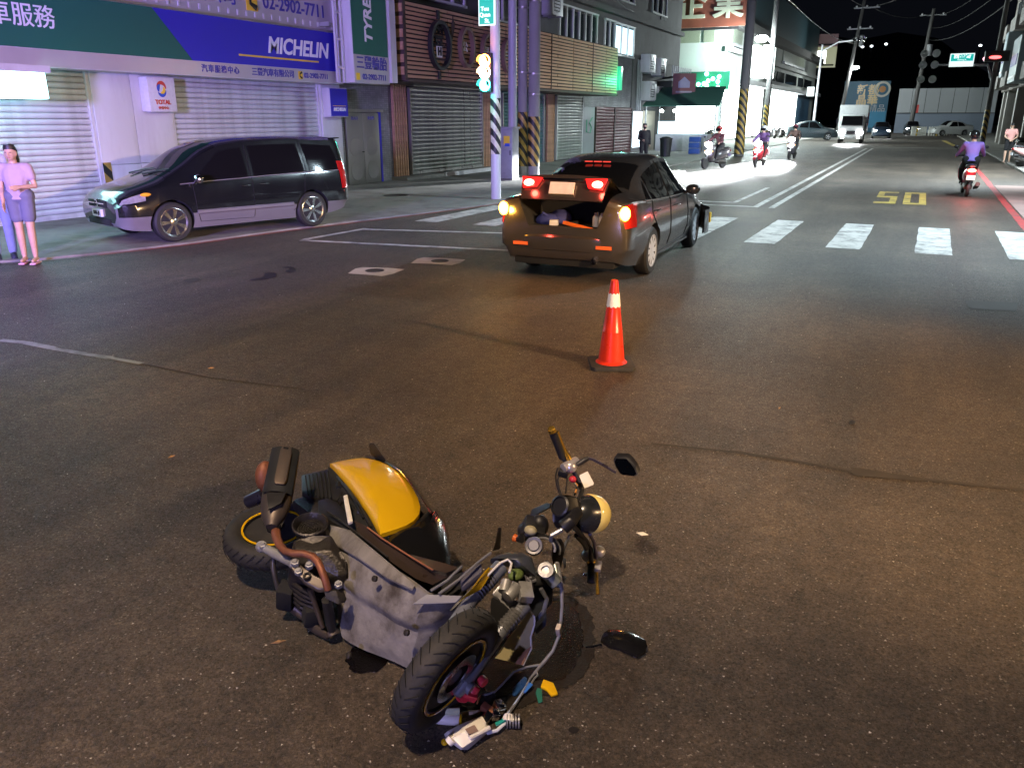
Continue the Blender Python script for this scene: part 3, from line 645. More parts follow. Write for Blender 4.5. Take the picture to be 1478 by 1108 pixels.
for y in (41.4, 44.4): roller('roller_shutter', M['maroon'], rs, y, y + 2.85, 0.15, 2.5, 0.16, x=XF + .02, guide=M['wood_dark'])
# windows upstairs
def window(parent, y0, y1, z0, z1, n, lit=None, x=XF - .03):
    wd = thing_part('window', parent)
    boxobj('pane', lit or M['winglass'], wd, x + .004, x + .02, y0, y1, z0, z1)
    for k in range(n + 1):
        yy = y0 + (y1 - y0) * k / n
        boxobj('mullion', M['panel_white'], wd, x + .001, x + .09, yy - .05, yy + .05, z0 - .08, z1 + .08)
    boxobj('sill', M['panel_white'], wd, x + .002, x + .12, y0 - .1, y1 + .1, z0 - .16, z0 - .081)
    boxobj('head', M['panel_white'], wd, x + .002, x + .12, y0 - .1, y1 + .1, z1 + .081, z1 + .16)
    return wd
window(rs, 36.4, 41.2, 5.55, 6.75, 6); 
window(rs, 42.4, 43.9, 5.5, 6.7, 2); window(rs, 43.95, 47.2, 5.35, 6.68, 3, em('lit_window', (0.62, 0.88, 1.0), 1.7))
window(rs, 24.2, 27.6, 5.9, 7.0, 4); window(rs, 29.6, 33.8, 5.7, 6.9, 4)
for y in (31, 37.5, 44, 50.5): window(rs, y, y + 3, 8.1, 9.8, 3)
boxobj('dark_vent', M['dark'], rs, XF - .028, XF + .01, 52.4, 53.3, 7.75, 9.2)
# timber fascia
fs = thing('timber_fascia', 'long slatted timber fascia with dark ring emblems above the shutters', 'sign')
XT = -13.9
M['ringwood'] = pm('ring_timber', (0.17, 0.105, 0.08), .5, var=.2, scale=6)
boxobj('backing', M['dark'], fs, XT - .16, XT - .05, 21.3, 40.1, 3.10, 5.22)
boxobj('end_cap', M['wood_dark'], fs, XF - .04, XT + .0, 21.16, 21.29, 3.06, 5.26)
boxobj('bottom_board', M['wood_dark'], fs, XF - .02, XT + .02, 21.3, 40.2, 3.02, 3.095)
mesh_cache = {}
nrow = 17
for r_ in range(nrow):
    z = 3.13 + r_ * 0.123; y = 21.3; k = 0
    while y < 40.0:
        ln = (2.4 if (r_ + k) % 3 else 1.7); ln = min(ln, 40.1 - y)
        key = round(ln, 2)
        if key not in mesh_cache:
            me = MB().bx(-.02, .02, 0, key - .04, 0, .082).mesh('slat', bevel=0.006, seg=1); me.materials.append(M['wood']); mesh_cache[key] = me
        link('slat', mesh_cache[key], fs, (XT - .025 + random.uniform(-.008, .004), y, z + random.uniform(-.004, .004))); y += ln; k += 1
for k in range(6):
    boxobj('end_slat', M['wood'], fs, XF - .02, XT - .02, 21.12, 21.158, 3.2 + k * .34, 3.42 + k * .34)
for y in (26.6, 31.9, 36.6): boxobj('joint_post', M['wood_dark'], fs, XT - .01, XT + .012, y, y + .05, 3.1, 5.2)
for k, (yc, zc, ry, rz_) in enumerate(((23.05, 4.12, .62, .72), (24.75, 4.18, .48, .62), (26.25, 4.14, .46, .58), (27.8, 4.1, .46, .58))):
    m = MB(); ring = []
    for a in np.linspace(0, 2 * math.pi, 37)[:-1]:
        cc, ss = math.cos(a), math.sin(a)
        ring.append([(XT + x_, yc + cc * (ry - d_), zc + ss * (rz_ - d_)) for x_, d_ in ((.01, 0), (.16, 0), (.16, .10), (.01, .10))])
    ring.append(ring[0]); m.loft(ring, False); m.build('ring_emblem', M['black'] if k == 0 else M['ringwood'], fs)
    if k == 0:
        text('豐', 'emblem_mark', M['black'], fs, (XT + .03, yc, zc + .22), .62, FACE_PX, align='CENTER', depth=.02, bold=.01)
        boxobj('white_tile', M['letter_white'], fs, XT + .03, XT + .06, yc - .16, yc + .16, zc - .34, zc - .02)
        text('H', 'emblem_mark', M['black'], fs, (XT + .065, yc, zc - .18), .30, FACE_PX, align='CENTER', bold=.02)
        boxobj('crossbar', M['wood_dark'], fs, XT + .012, XT + .06, yc - .5, yc + .5, zc - .42, zc - .36)
        boxobj('hanger', M['black'], fs, XT + .012, XT + .06, yc - .07, yc + .07, zc + .74, zc + 1.0); boxobj('hanger', M['black'], fs, XT + .012, XT + .06, yc - .07, yc + .07, zc - .98, zc - .74)
        for j in range(3):
            m = MB(); m.tube([(XT + .03, yc + .35 + .09 * j, zc + .0), (XT + .03, yc + .72 + .05 * j, zc + .22), (XT + .03, yc + .84 + .06 * j, zc + .55), (XT + .03, yc + .92 + .05 * j, zc + .92 - .08 * j)], [.02, .035, .035, .02], 8, .5); m.build('flourish', M['wood_dark'], fs)
    else:
        text(('', '公', '司', '三')[k], 'emblem_mark', M['letter_white'], fs, (XT + .02, yc, zc), .34, FACE_PX, align='CENTER', depth=.02)
for k in range(3):
    m = MB(); p_ = atX((686, 905, 760)[k], (14, 92, 30)[k], XT + .1)
# green light box at the fascia end, ac units, end blocks
gl = thing('green_shop_light', 'green lit sign box on the end of the timber fascia', 'lamp')
MB().bx(XT - .4, XT + .05, 40.25, 40.7, 3.3, 4.4).build('box', em('green_glow', (0.03, 0.75, 0.35), 0.9), gl, bevel=.02); boxobj('bracket', M['grey_metal'], gl, XF - .05, XT - .35, 40.4, 40.5, 3.8, 3.9)
light('POINT', 'lamp_light', gl, (XT + .5, 39.9, 3.7), (0.05, 1.0, 0.5), 130, .1)
def acunit(label, y, z, s=1.0):
    a = thing('air_conditioner', label, 'air conditioner', (XF + .02, y, z), 0, 'air conditioner units on the wall')
    MB().bx(.02, .42 * s, -.45 * s, .45 * s, 0, .7 * s).build('casing', M['panel_white'], a, bevel=.015)
    m = MB(); m.lathe((.42 * s + .002, -.08, .35 * s), (1, 0, 0), [(.27 * s, 0), (.27 * s, .012), (.25 * s, .012), (.25 * s, 0)], 24, close=True); m.build('fan_ring', M['grey_metal'], a)
    for k in range(4): boxobj('grille_bar', M['dark'], a, .42 * s + .003, .42 * s + .008, -.33 * s, .18 * s, .12 * s + k * .13, .15 * s + k * .13)
    boxobj('bracket', M['grey_metal'], a, -.05, .45 * s, -.3, -.25, -.06, -.003); boxobj('bracket', M['grey_metal'], a, -.05, .45 * s, .25, .3, -.06, -.003)
acunit('white air conditioner, upper of two side by side past the lit window', 49.2, 4.55, 1.4); acunit('white air conditioner set farther along the wall at the upper level', 51.4, 4.45, 1.4)
acunit('white air conditioner, lower one under the pair on the wall', 49.4, 3.0, 1.5); acunit('narrow air conditioner beside the lower unit near the awning', 51.4, 3.0, 1.2)
acunit('air conditioner above the timber fascia behind the utility poles', 34.9, 6.2, 1.3)
nb = thing('corner_house', 'dark house end bay with a lit ground floor past the maroon shutters', 'building')
boxobj('wall', M['wallgrey'], nb, -24, XF - 0.04, 47.5, 57.4, 0.02, 5.29)
boxobj('lit_wall', pm('cream_wall', (0.5, 0.42, 0.33), 0.6, var=0.2, scale=1), nb, XF - .039, XF + .02, 49.6, 52.2, 0.04, 2.4)
boxobj('lit_doorway', em('bright_doorway', (0.75, 0.9, 1.0), 3.0), nb, XF - .039, XF + .015, 47.9, 49.5, 0.3, 2.35)
boxobj('balcony', M['dark'], nb, XF - .039, XF + .9, 52.5, 57.2, 3.3, 4.2)
for k in range(10): boxobj('rail', M['grey_metal'], nb, XF + .85, XF + .9, 52.6 + k * .5, 52.65 + k * .5, 4.205, 5.1)
for k in range(3): MB().tube([(XF + .1, 48.0 + k * .35, 2.4), (XF + .1, 48.0 + k * .35, 5.2)], .05, 8).build('drain_pipe', M['grey_metal'], nb)
# ------------------------------------------------------------------ poles, signals, lamps, cabinet, cone
def pole(name, label, cat, base, h, r0, r1, mat, lean=(0, 0), group=None, wrap=None, wmat=None):
    t = thing(name, label, cat, base, 0, group)
    m = MB(); m.tube([(0, 0, -.02), (lean[0] * .5, lean[1] * .5, h * .5), (lean[0], lean[1], h)], [r0, (r0 + r1) / 2, r1], 20); m.build('shaft', mat, t)
    if wrap:
        z0, z1 = wrap; k0, k1 = z0 / h, z1 / h
        m = MB(); m.lathe((0, 0, 0), (0, 0, 1), [(r0 + (r1 - r0) * k0 + .006, z0), (r0 + (r1 - r0) * k1 + .006, z1), (r0 + (r1 - r0) * k1 - .002, z1), (r0 + (r1 - r0) * k0 - .002, z0)], 20, close=True)
        o = m.build('warning_band', wmat or M['warn'], t); o.location = (lean[0] * (k0 + k1) / 2, lean[1] * (k0 + k1) / 2, 0)
    return t
PV = Vector((0, 0, .035))
b = G(716, 289); tl = pole('traffic_signal', 'pale steel traffic signal post with a glowing signal head and striped wrap', 'traffic light', b + PV, 7.5, .125, .115, M['pole_white'], wrap=(1.10, 2.42), wmat=M['warnwhite'])
hd = atP(704, 104, b) - b - PV; hd.y = -.22
MB().bx(hd.x - .17, hd.x + .17, hd.y - .02, hd.y + .12, hd.z - .48, hd.z + .42).build('signal_box', M['black'], tl, bevel=.03)
for k, (dz, mt) in enumerate(((.24, em('red_amber_signal', (1.0, 0.30, 0.05), 60)), (-.02, em('amber_signal', (1.0, 0.62, 0.30), 60)), (-.30, em('green_signal', (0.05, 1.0, 0.75), 26)))):
    m = MB(); m.ell((hd.x, hd.y - .03, hd.z + dz), (.15, .06, .15), None, 20, 10); m.build('signal_lens', mt, tl)
    m = MB(); rr_ = .135
    m.loft([[(hd.x + rr_ * math.cos(a), hd.y - .02, hd.z + dz + rr_ * math.sin(a)) for a in np.linspace(R(-20), R(200), 14)], [(hd.x + rr_ * math.cos(a), hd.y - .20, hd.z + dz + rr_ * math.sin(a) * .95) for a in np.linspace(R(-5), R(185), 14)]], False, 0, False); m.build('visor', M['black'], tl)
MB().tube([(0, 0, hd.z + .1), (hd.x, hd.y + .08, hd.z + .1)], .03, 8).build('bracket', M['grey_metal'], tl)
light('POINT', 'signal_light', tl, (hd.x, hd.y - .45, hd.z + .2), (1.0, .35, .1), 30, .08); light('POINT', 'signal_light', tl, (hd.x, hd.y - .4, hd.z - .35), (.05, 1, .75), 25, .08)
ss = thing('street_name_sign', 'lit teal street name plate on the signal post', 'sign', b + PV)
lo = atP(709, 38, b) - b - PV
M['tealsign'] = em('teal_lit_plate', (0.0, 0.62, 0.52), 0.95); M['whitelit'] = em('white_lit', (0.85, 1.0, 1.0), 1.5)
MB().bx(-.34, .10, -.20, -.16, lo.z, lo.z + 2.0).build('plate_edge', M['whitelit'], ss, bevel=.012)
boxobj('plate', M['tealsign'], ss, -.31, .07, -.206, -.201, lo.z + .03, lo.z + 1.97)
text('泉', 'lettering', M['whitelit'], ss, (-.12, -.21, lo.z + .78), .36, FACE_MY, align='CENTER', bold=.01); text('頭', 'lettering', M['whitelit'], ss, (-.12, -.21, lo.z + 1.2), .36, FACE_MY, align='CENTER', bold=.01); text('街', 'lettering', M['whitelit'], ss, (-.12, -.21, lo.z + 1.62), .36, FACE_MY, align='CENTER', bold=.01)
text('Tou', 'lettering', M['whitelit'], ss, (-.16, -.21, lo.z + .36), .13, FACE_MY, align='CENTER', bold=.004); text('Quan', 'lettering', M['whitelit'], ss, (-.16, -.21, lo.z + .23), .13, FACE_MY, align='CENTER', bold=.004); text('St.', 'lettering', M['whitelit'], ss, (-.10, -.21, lo.z + .10), .13, FACE_MY, align='CENTER', bold=.004)
MB().bx(-.30, .06, -.16, -.05, lo.z + .2, lo.z + .28).build('clamp', M['grey_metal'], ss)
b = G(739.5, 254); pole('lamp_standard', 'slim white square edged pole between the signal post and the utility poles', 'pole', b + PV, 10, .15, .14, M['pole_white'])
b = G(754, 256); t = pole('utility_pole', 'grey utility pole with broad yellow black bands, next to the slim white pole', 'pole', b + PV, 11, .17, .15, M['pole_conc'], wrap=(.35, 2.15))
for z in (3.4, 5.4): m = MB(); m.lathe((0, 0, z), (0, 0, 1), [(.178, 0), (.178, .05), (.15, .05), (.15, 0)], 20, close=True); m.build('band', M['steel'], t)
b = G(770, 256); t = pole('utility_pole', 'thick concrete utility pole with banded foot, beside the slatted fascia', 'pole', b + PV, 11, .21, .18, M['pole_conc'], wrap=(.35, 2.0))
for z in (2.7, 3.35, 5.6): m = MB(); m.lathe((0, 0, z), (0, 0, 1), [(.205, 0), (.205, .05), (.15, .05), (.15, 0)], 20, close=True); m.build('band', M['steel'], t)
b = G(731.5, 261); cb = thing('control_cabinet', 'grey roadside control cabinet with a yellow sticker at the signal post', 'cabinet', b + PV)
MB().bx(-.32, .32, -.25, .25, 0.06, 1.62).build('body', M['grey_metal'], cb, bevel=.012); MB().bx(-.36, .36, -.29, .29, 1.622, 1.68).build('roof', M['grey_metal'], cb, bevel=.01)
boxobj('plinth', M['concrete'], cb, -.34, .34, -.27, .27, 0, .058)
boxobj('door', M['grey_metal'], cb, -.02, .30, -.262, -.252, .12, 1.56, .004)
boxobj('sticker', M['letter_yellow'], cb, .02, .24, -.268, -.263, 1.12, 1.40); boxobj('sticker_band', M['letter_blue'], cb, .06, .24, -.271, -.269, 1.08, 1.17); boxobj('lock', M['black'], cb, .24, .27, -.275, -.263, .8, .95)
# the cone
M['cone'] = pm('cone_red', (0.72, 0.035, 0.012), 0.30, var=0.12, scale=16, dirt=0.55, dirtc=(0.30, 0.03, 0.018), bump=.05)
g = G(882, 527); cn = thing('traffic_cone', 'orange red traffic cone with a white band standing on the open asphalt', 'cone', g, AZ)
hc = 0.735
def cr(z): return 0.118 - (0.118 - 0.030) * z / hc
m = MB(); m.lathe((0, 0, 0), (0, 0, 1), [(.140, .028), (.128, .040), (cr(.06), .055), (cr(.30) + .0015, .30), (cr(.302) + .003, .302), (cr(.306) + .003, .306), (cr(.31) + .001, .31), (cr(.5), .5), (cr(.70), .70), (cr(.72) - .003, hc), (cr(.72) - .012, hc), (cr(.72) - .014, .5)], 48); m.build('body', M['cone'], cn)
m = MB(); k = 48; rings = []
for q in range(3):
    rings.append([(math.cos(2 * math.pi * j / k) * (cr(.51 + .055 * q) + .0025), math.sin(2 * math.pi * j / k) * (cr(.51 + .055 * q) + .0025), .515 + .055 * q + (.006 * math.sin(j * 1.3) if q != 1 else 0)) for j in range(k)])
m.loft(rings, False); m.build('white_band', pm('reflective_white', (0.85, 0.85, 0.85), 0.35, var=.08, scale=30, dirt=.35, dirtc=(.5, .45, .4)), cn)
m = MB(); s_ = .185; c_ = .03
oct_ = [(s_, s_ - c_), (s_ - c_, s_), (-s_ + c_, s_), (-s_, s_ - c_), (-s_, -s_ + c_), (-s_ + c_, -s_), (s_ - c_, -s_), (s_, -s_ + c_)]
m.prism([(x, y, 0) for x, y in oct_], (0, 0, .034)); m.build('base', M['rubber'], cn, bevel=.006)
# ------------------------------------------------------------------ street lamps added or assumed out of view to light the crossing
def added_street_lamp(label, base, h, arm, color, power, target, rad=.12, strength=20, cone=150, blend=.7):
    t = thing('added_street_lamp', label, 'street lamp', base, 0, 'added street lamps')
    a = Vector((arm[0], arm[1], 0))
    MB().tube([(0, 0, 0), (0, 0, h * .6), (0, 0, h - .5), tuple(a * .25 + Vector((0, 0, h - .1))), tuple(a * .95 + Vector((0, 0, h + .05)))], [.10, .08, .065, .055, .05], 14).build('post', M['grey_metal'], t)
    MB().lathe((0, 0, 0), (0, 0, 1), [(.2, 0), (.2, .03), (.11, .05), (.11, .3), (.0001, .3)], 16).build('foot', M['grey_metal'], t)
    fr = frame((0, 0, 1), a)
    MB().box(tuple(a + Vector((0, 0, h + .06))), (.7, .26, .10), fr).build('head', M['grey_metal'], t, bevel=.03)
    MB().box(tuple(a + Vector((0, 0, h + .0))), (.5, .2, .02), fr).build('lens', em('lamp_lens', color, strength), t)
    tg = Vector(target) - Vector(base)
    light('SPOT', 'lamp_light', t, tuple(a + Vector((0, 0, h - .06))), color, power, rad, target=tuple(tg), cone=cone, blend=blend)
    return t
# ------------------------------------------------------------------ cars
def pchip(xs, ys, x):
    xs = np.array(xs); ys = np.array(ys); h = np.diff(xs); d = np.diff(ys) / h; m = np.zeros(len(xs)); m[0], m[-1] = d[0], d[-1]
    for i in range(1, len(xs) - 1):
        if d[i - 1] * d[i] > 0: w1, w2 = 2 * h[i] + h[i - 1], h[i] + 2 * h[i - 1]; m[i] = (w1 + w2) / (w1 / d[i - 1] + w2 / d[i])
    i = int(min(max(np.searchsorted(xs, x) - 1, 0), len(h) - 1)); t = (x - xs[i]) / h[i]
    return ((1 + 2 * t) * (1 - t) ** 2 * ys[i] + t * (1 - t) ** 2 * h[i] * m[i] + t * t * (3 - 2 * t) * ys[i + 1] + t * t * (t - 1) * h[i] * m[i + 1])
class Car:
    # stations: x, z_bottom, w_bottom, w_mid, w_belt, z_belt, z_top, w_top ; x forward, rear axle at 0
    def __init__(s, st, zmid=(.45, .64)):
        s.st = np.array(st); s.zm = zmid
    def par(s, x): return [pchip(s.st[:, 0], s.st[:, k], x) for k in range(1, 8)]
    def sec(s, x):
        zb, w0, wm, wb, zl, zt, wt = s.par(x)
        c = min(.05, .35 * max(zt - zl, .01)); zt2 = zt - c
        lo, hi = s.zm
        hi = min(hi, zl - .05); lo = min(lo, hi - .06); q = max(zb + .06, min(zb + .14, lo - .04))
        P = [(0, zt + .012), (wt * .5, zt + .006), (wt * .85, zt - c * .25), (wt, zt2), (wt + (wb - .02 - wt) * .5 + .012, zt2 + (zl + .015 - zt2) * .5), (wb - .02, zl + .015), (wb, zl - .03), (wm, hi), (wm, lo), (w0 + (wm - w0) * .55, q), (w0, zb), (w0 * .5, zb), (0, zb)]
        return P
    def pt(s, x, k, side=1, off=0.0):
        P = s.sec(x); i = int(min(max(math.floor(k), 0), len(P) - 2)); t = k - i
        y = P[i][0] + (P[i + 1][0] - P[i][0]) * t; z = P[i][1] + (P[i + 1][1] - P[i][1]) * t
        if off:
            ny, nz = -(P[i + 1][1] - P[i][1]), (P[i + 1][0] - P[i][0]); l = math.hypot(ny, nz) or 1
            y += ny / l * off; z += nz / l * off
        return Vector((x, -side * y, z))           # side 1 = right (-y)
    def kz(s, x, z):                                # parameter k on the side at height z
        P = s.sec(x)
        for i in range(3, len(P) - 2):
            if P[i][1] >= z >= P[i + 1][1]: return i + (P[i][1] - z) / max(1e-6, P[i][1] - P[i + 1][1])
        return 7.5
    def shell(s, n=70):
        m = MB(); xs = np.interp(np.linspace(0, 1, n), np.linspace(0, 1, len(s.st)), s.st[:, 0]); rings = []
        for x in xs:
            P = s.sec(x); r_ = [Vector((x, -y, z)) for y, z in P] + [Vector((x, y, z)) for y, z in P[-2:0:-1]]
            rings.append(r_)
        m.loft(rings, True); return m
    def patch(s, m, quad, side=1, off=.006, nx=8, nk=5):     # quad corners (x,k): a,b (along x) at k0, d,c at k1
        a, b_, c_, d_ = quad; V = []
        for i in range(nk + 1):
            v = i / nk
            for j in range(nx + 1):
                u = j / nx; x = (a[0] * (1 - u) + b_[0] * u) * (1 - v) + (d_[0] * (1 - u) + c_[0] * u) * v
                k = (a[1] * (1 - u) + b_[1] * u) * (1 - v) + (d_[1] * (1 - u) + c_[1] * u) * v
                V.append(s.pt(x, k, side, off))
        F_ = [(i * (nx + 1) + j, i * (nx + 1) + j + 1, (i + 1) * (nx + 1) + j + 1, (i + 1) * (nx + 1) + j) for i in range(nk) for j in range(nx)]
        m._add(V, F_); return m
    def top(s, m, x0, x1, kmax, off=.006, nx=8, ny=10, taper=0.0):
        V = []
        for i in range(nx + 1):
            u = i / nx; x = x0 + (x1 - x0) * u; km = kmax - taper * u
            for j in range(ny + 1):
                t = -1 + 2 * j / ny; V.append(s.pt(x, abs(t) * km, 1 if t >= 0 else -1, off))
        F_ = [(i * (ny + 1) + j, i * (ny + 1) + j + 1, (i + 1) * (ny + 1) + j + 1, (i + 1) * (ny + 1) + j) for i in range(nx) for j in range(ny)]
        m._add(V, F_); return m
    def ribbon(s, m, pts, side=1, wd=.012, off=.004):
        L = []
        for a, b_ in zip(pts[:-1], pts[1:]):
            for t in np.linspace(0, 1, 7)[(1 if L else 0):]: L.append(s.pt(a[0] + (b_[0] - a[0]) * t, a[1] + (b_[1] - a[1]) * t, side, off))
        m.tube(L, wd / 2, 6, .5); return m
def boolean_cut(o, cutters):
    for c in cutters:
        md = o.modifiers.new('b', 'BOOLEAN'); md.operation = 'DIFFERENCE'; md.object = c; md.solver = 'EXACT'
    dg = bpy.context.evaluated_depsgraph_get(); dg.update()
    me = bpy.data.meshes.new_from_object(o.evaluated_get(dg)); o.modifiers.clear(); o.data = me
    for c in cutters: bpy.data.objects.remove(c)
    me.set_sharp_from_angle(angle=R(34))
def wheel(parent, c, r, wd, spokes, rimmat, side, name='wheel', split=False, rr=.68):
    w_ = thing_part(name, parent); w_.location = c
    ax = Vector((0, -side, 0)); h = wd / 2
    MB().lathe((0, 0, 0), ax, [(r * rr, -h), (r * .90, -h), (r * .985, -h * .75), (r, -h * .4), (r, h * .4), (r * .985, h * .75), (r * .90, h), (r * rr, h), (r * rr, -h)], 40, close=False).build('tyre', M['cartyre'], w_)
    MB().lathe((0, 0, 0), ax, [(r * rr + .003, h * .9), (r * rr + .003, h * 1.02), (r * rr * .93, h * 1.0), (r * rr * .90, h * .2), (.0001, h * .15)], 40).build('rim', M['archblack'], w_)
    m = MB(); R0 = r * rr * .95
    for k in range(spokes):
        a = 2 * math.pi * k / spokes
        for da in ((-.09, .09) if split else (0,)):
            d0 = Vector((math.cos(a + da * .5), 0, math.sin(a + da * .5))); d1 = Vector((math.cos(a + da), 0, math.sin(a + da)))
            w0, w1 = (.012, .016) if split else (.026, .034)
            t0 = Vector((-d0.z, 0, d0.x)); 
            q = [d0 * .05 + t0 * w0, d1 * R0 + t0 * w1, d1 * R0 - t0 * w1, d0 * .05 - t0 * w0]
            m.prism([p + ax * (h * .55) for p in q], ax * (h * .38))
    m.lathe((0, 0, 0), ax, [(.062, h * .3), (.062, h * .9), (.045, h * .98), (.0001, h * .98)], 18)
    m.lathe((0, 0, 0), ax, [(R0 - .012, h * .5), (R0 + .012, h * 1.0), (R0 + .004, h * 1.03), (R0 - .02, h * .9)], 40, close=True)
    m.build('spokes', rimmat, w_)
    return w_
def place(root, a, b_):      # rear axle midpoint a -> front axle midpoint b (world)
    d = Vector(b_) - Vector(a); root.location = (a[0], a[1], a[2] if len(a) > 2 else 0); root.rotation_euler = (0, 0, math.atan2(d.y, d.x))
# ---- sedan with its boot open
M['sedan'] = pm('bronze_grey_metallic', (0.155, 0.146, 0.148), 0.20, metal=0.8, var=0.10, scale=3, coat=0.8, dirt=0.12)
M['alloy'] = pm('silver_alloy_paint', (0.62, 0.63, 0.66), .32, metal=.35, var=.1)
sd = thing('sedan', 'bronze grey sedan with hazard lamps lit and boot lid raised', 'car')
WB = 2.66
car = Car([(-1.04, .36, .66, .78, .72, .93, 1.0, .56), (-1.01, .30, .72, .84, .79, .98, 1.06, .62), (-.90, .26, .77, .88, .835, 1.0, 1.09, .67), (-.70, .22, .80, .905, .85, 1.0, 1.11, .69), (-.42, .19, .82, .915, .865, .99, 1.125, .67), (-.05, .18, .83, .915, .88, .97, 1.27, .60), (.35, .18, .83, .91, .885, .955, 1.405, .57), (.75, .18, .83, .91, .885, .94, 1.485, .585), (1.15, .18, .83, .91, .885, .93, 1.51, .59), (1.5, .18, .83, .91, .88, .92, 1.49, .59), (1.9, .18, .83, .905, .875, .91, 1.32, .59), (2.32, .18, .83, .90, .86, .89, 1.02, .66), (2.7, .19, .82, .895, .84, .85, .94, .68), (3.1, .20, .80, .87, .80, .77, .87, .66), (3.4, .22, .74, .81, .72, .68, .78, .58), (3.55, .26, .64, .70, .62, .60, .66, .5), (3.60, .32, .54, .60, .52, .54, .58, .42)])
body = car.shell(84).build('body', [M['sedan'], M['archblack']], sd, angle=34)
cuts = []
for x in (0, WB):
    for s_ in (1, -1):
        m = MB(); m.lathe((x, -s_ * .60, .32), (0, -s_, 0), [(.365, 0), (.365, .5)], 40, mi=1); o = m.build('cut', [M['sedan'], M['archblack']]); o.parent = sd; cuts.append(o)
m = MB(); m.bx(-1.2, -.40, -.56, .56, .60, 1.3, mi=1); 
m2 = MB(); m2.prism([(-1.2, -.46, .70), (-1.2, .46, .70), (-1.2, .60, 1.05), (-1.2, .60, 1.3), (-1.2, -.60, 1.3), (-1.2, -.60, 1.05)], (.78, 0, 0), mi=1); o = m2.build('cut', [M['sedan'], M['archblack']]); o.parent = sd; cuts.append(o)
dg = bpy.context.evaluated_depsgraph_get(); dg.update(); boolean_cut(body, cuts)
for x in (0, WB):
    for s_ in (1, -1): wheel(sd, (x, -s_ * .80, .318), .318, .20, 10, M['alloy'], s_)
M['seal'] = pm('black_trim', (0.01, 0.01, 0.011), 0.45)
for s_ in (1, -1):
    m = MB(); car.patch(m, ((.20, 3.35), (.86, 3.2), (.84, 5.0), (.02, 5.0)), s_); m.build('rear_door_glass', M['glass'], sd)
    m = MB(); car.patch(m, ((.94, 3.2), (1.50, 3.25), (2.02, 5.0), (.92, 5.0)), s_); m.build('front_door_glass', M['glass'], sd)
    m = MB(); car.patch(m, ((-.02, 3.9), (.13, 3.5), (-.06, 5.0), (-.26, 5.0)), s_, nx=3); m.build('quarter_glass', M['glass'], sd)
    m = MB(); car.ribbon(m, [(-.36, 5.1), (1.0, 5.08), (2.15, 5.08)], s_, .022, .006); m.build('belt_moulding', M['chrome'], sd)
    m = MB(); car.ribbon(m, [(.90, 3.1), (.90, 5.0), (.92, 8.0), (.92, 9.2)], s_, .010); m.build('door_seam', M['archblack'], sd)
    m = MB(); car.ribbon(m, [(1.98, 5.0), (2.02, 7.5), (1.98, 9.2), (1.4, 9.4), (.92, 9.3)], s_, .010); m.build('door_seam', M['archblack'], sd)
    m = MB(); car.ribbon(m, [(-.02, 5.1), (-.05, 6.4), (.28, 7.4), (.36, 8.8)], s_, .010); m.build('door_seam', M['archblack'], sd)
    for hx in (.18, 1.22):
        p = car.pt(hx, 6.35, s_, .02); MB().tube([p + Vector((-.09, 0, 0)), p + Vector((-.04, -s_ * .015, .004)), p + Vector((.05, -s_ * .015, .004)), p + Vector((.10, 0, 0))], [.008, .015, .015, .008], 8).build('door_handle', M['chrome'], sd)
    p = car.pt(1.86, 5.1, s_, .0); m = MB(); m.ell(p + Vector((0, -s_ * .13, .055)), (.055, .11, .075), None, 16, 10); m.tube([p, p + Vector((0, -s_ * .10, .03))], .02, 8); m.build('wing_mirror', M['sedan'], sd)
    m = MB(); car.ribbon(m, [(.40, 9.75), (2.25, 9.75)], s_, .05, .01); m.build('sill', M['sedan'], sd)
    # tail lamps on the body corners (amber flashing)
    M['amberlit'] = M.get('amberlit') or em('amber_flasher', (1.0, 0.42, 0.03), 32)
    m = MB(); car.patch(m, ((-1.03, 5.3), (-.66, 5.5), (-.80, 6.75), (-1.025, 6.75)), s_, .014, 8, 5); m.build('tail_lamp', lensm('red_lens', (0.28, 0.01, 0.008)), sd)
    p = car.pt(-1.02, 6.12, s_, .03); m = MB(); m.ell(p + Vector((-.012, 0, -.01)), (.03, .065, .085), None, 14, 10); m.build('indicator_lamp', M['amberlit'], sd)
    light('POINT', 'indicator_light', sd, tuple(p + Vector((-.22, -s_ * .05, 0))), (1.0, .45, .06), 16, .05)
    boxobj('reflector', lensm('amber_reflector', (0.7, 0.12, 0.03), .25), sd, -1.064, -1.05, -s_ * .66, -s_ * .46, .455, .495)
m = MB(); car.top(m, -.30, .38, 2.75, .006, 8, 10); m.build('rear_glass', M['glass'], sd)
m = MB(); car.top(m, 1.52, 2.26, 2.85, .006, 8, 10); m.build('windscreen', M['glass'], sd)
for dy in (-.13, 0, .13): boxobj('brake_light', em('red_brake', (1.0, .05, .03), 1.2), sd, .26, .30, dy - .05, dy + .05, 1.425, 1.437)
m = MB(); P0 = []
for y in np.linspace(-.80, .80, 21): P0.append(y)
rg = []
for z, dx in ((.38, -.02), (.40, -.055), (.47, -.075), (.56, -.07), (.60, -.03), (.605, .05), (.38, .05)):
    rg.append([(-1.0 + dx + .34 * (abs(y) / .82) ** 5, y * 1.02, z + .012 * (1 - (y / .8) ** 2)) for y in P0])
m.loft(rg, False, 0, False); m.build('rear_bumper', M['sedan'], sd)
boxobj('bumper_valance', M['archblack'], sd, -.98, -.6, -.68, .68, .20, .39, .03)
m = MB(); m.lathe((-.70, -.44, .30), (-1, 0, 0), [(.045, -.1), (.045, .36), (.04, .37), (.036, .34), (.034, .0)], 20); m.build('exhaust_tip', M['chrome'], sd)
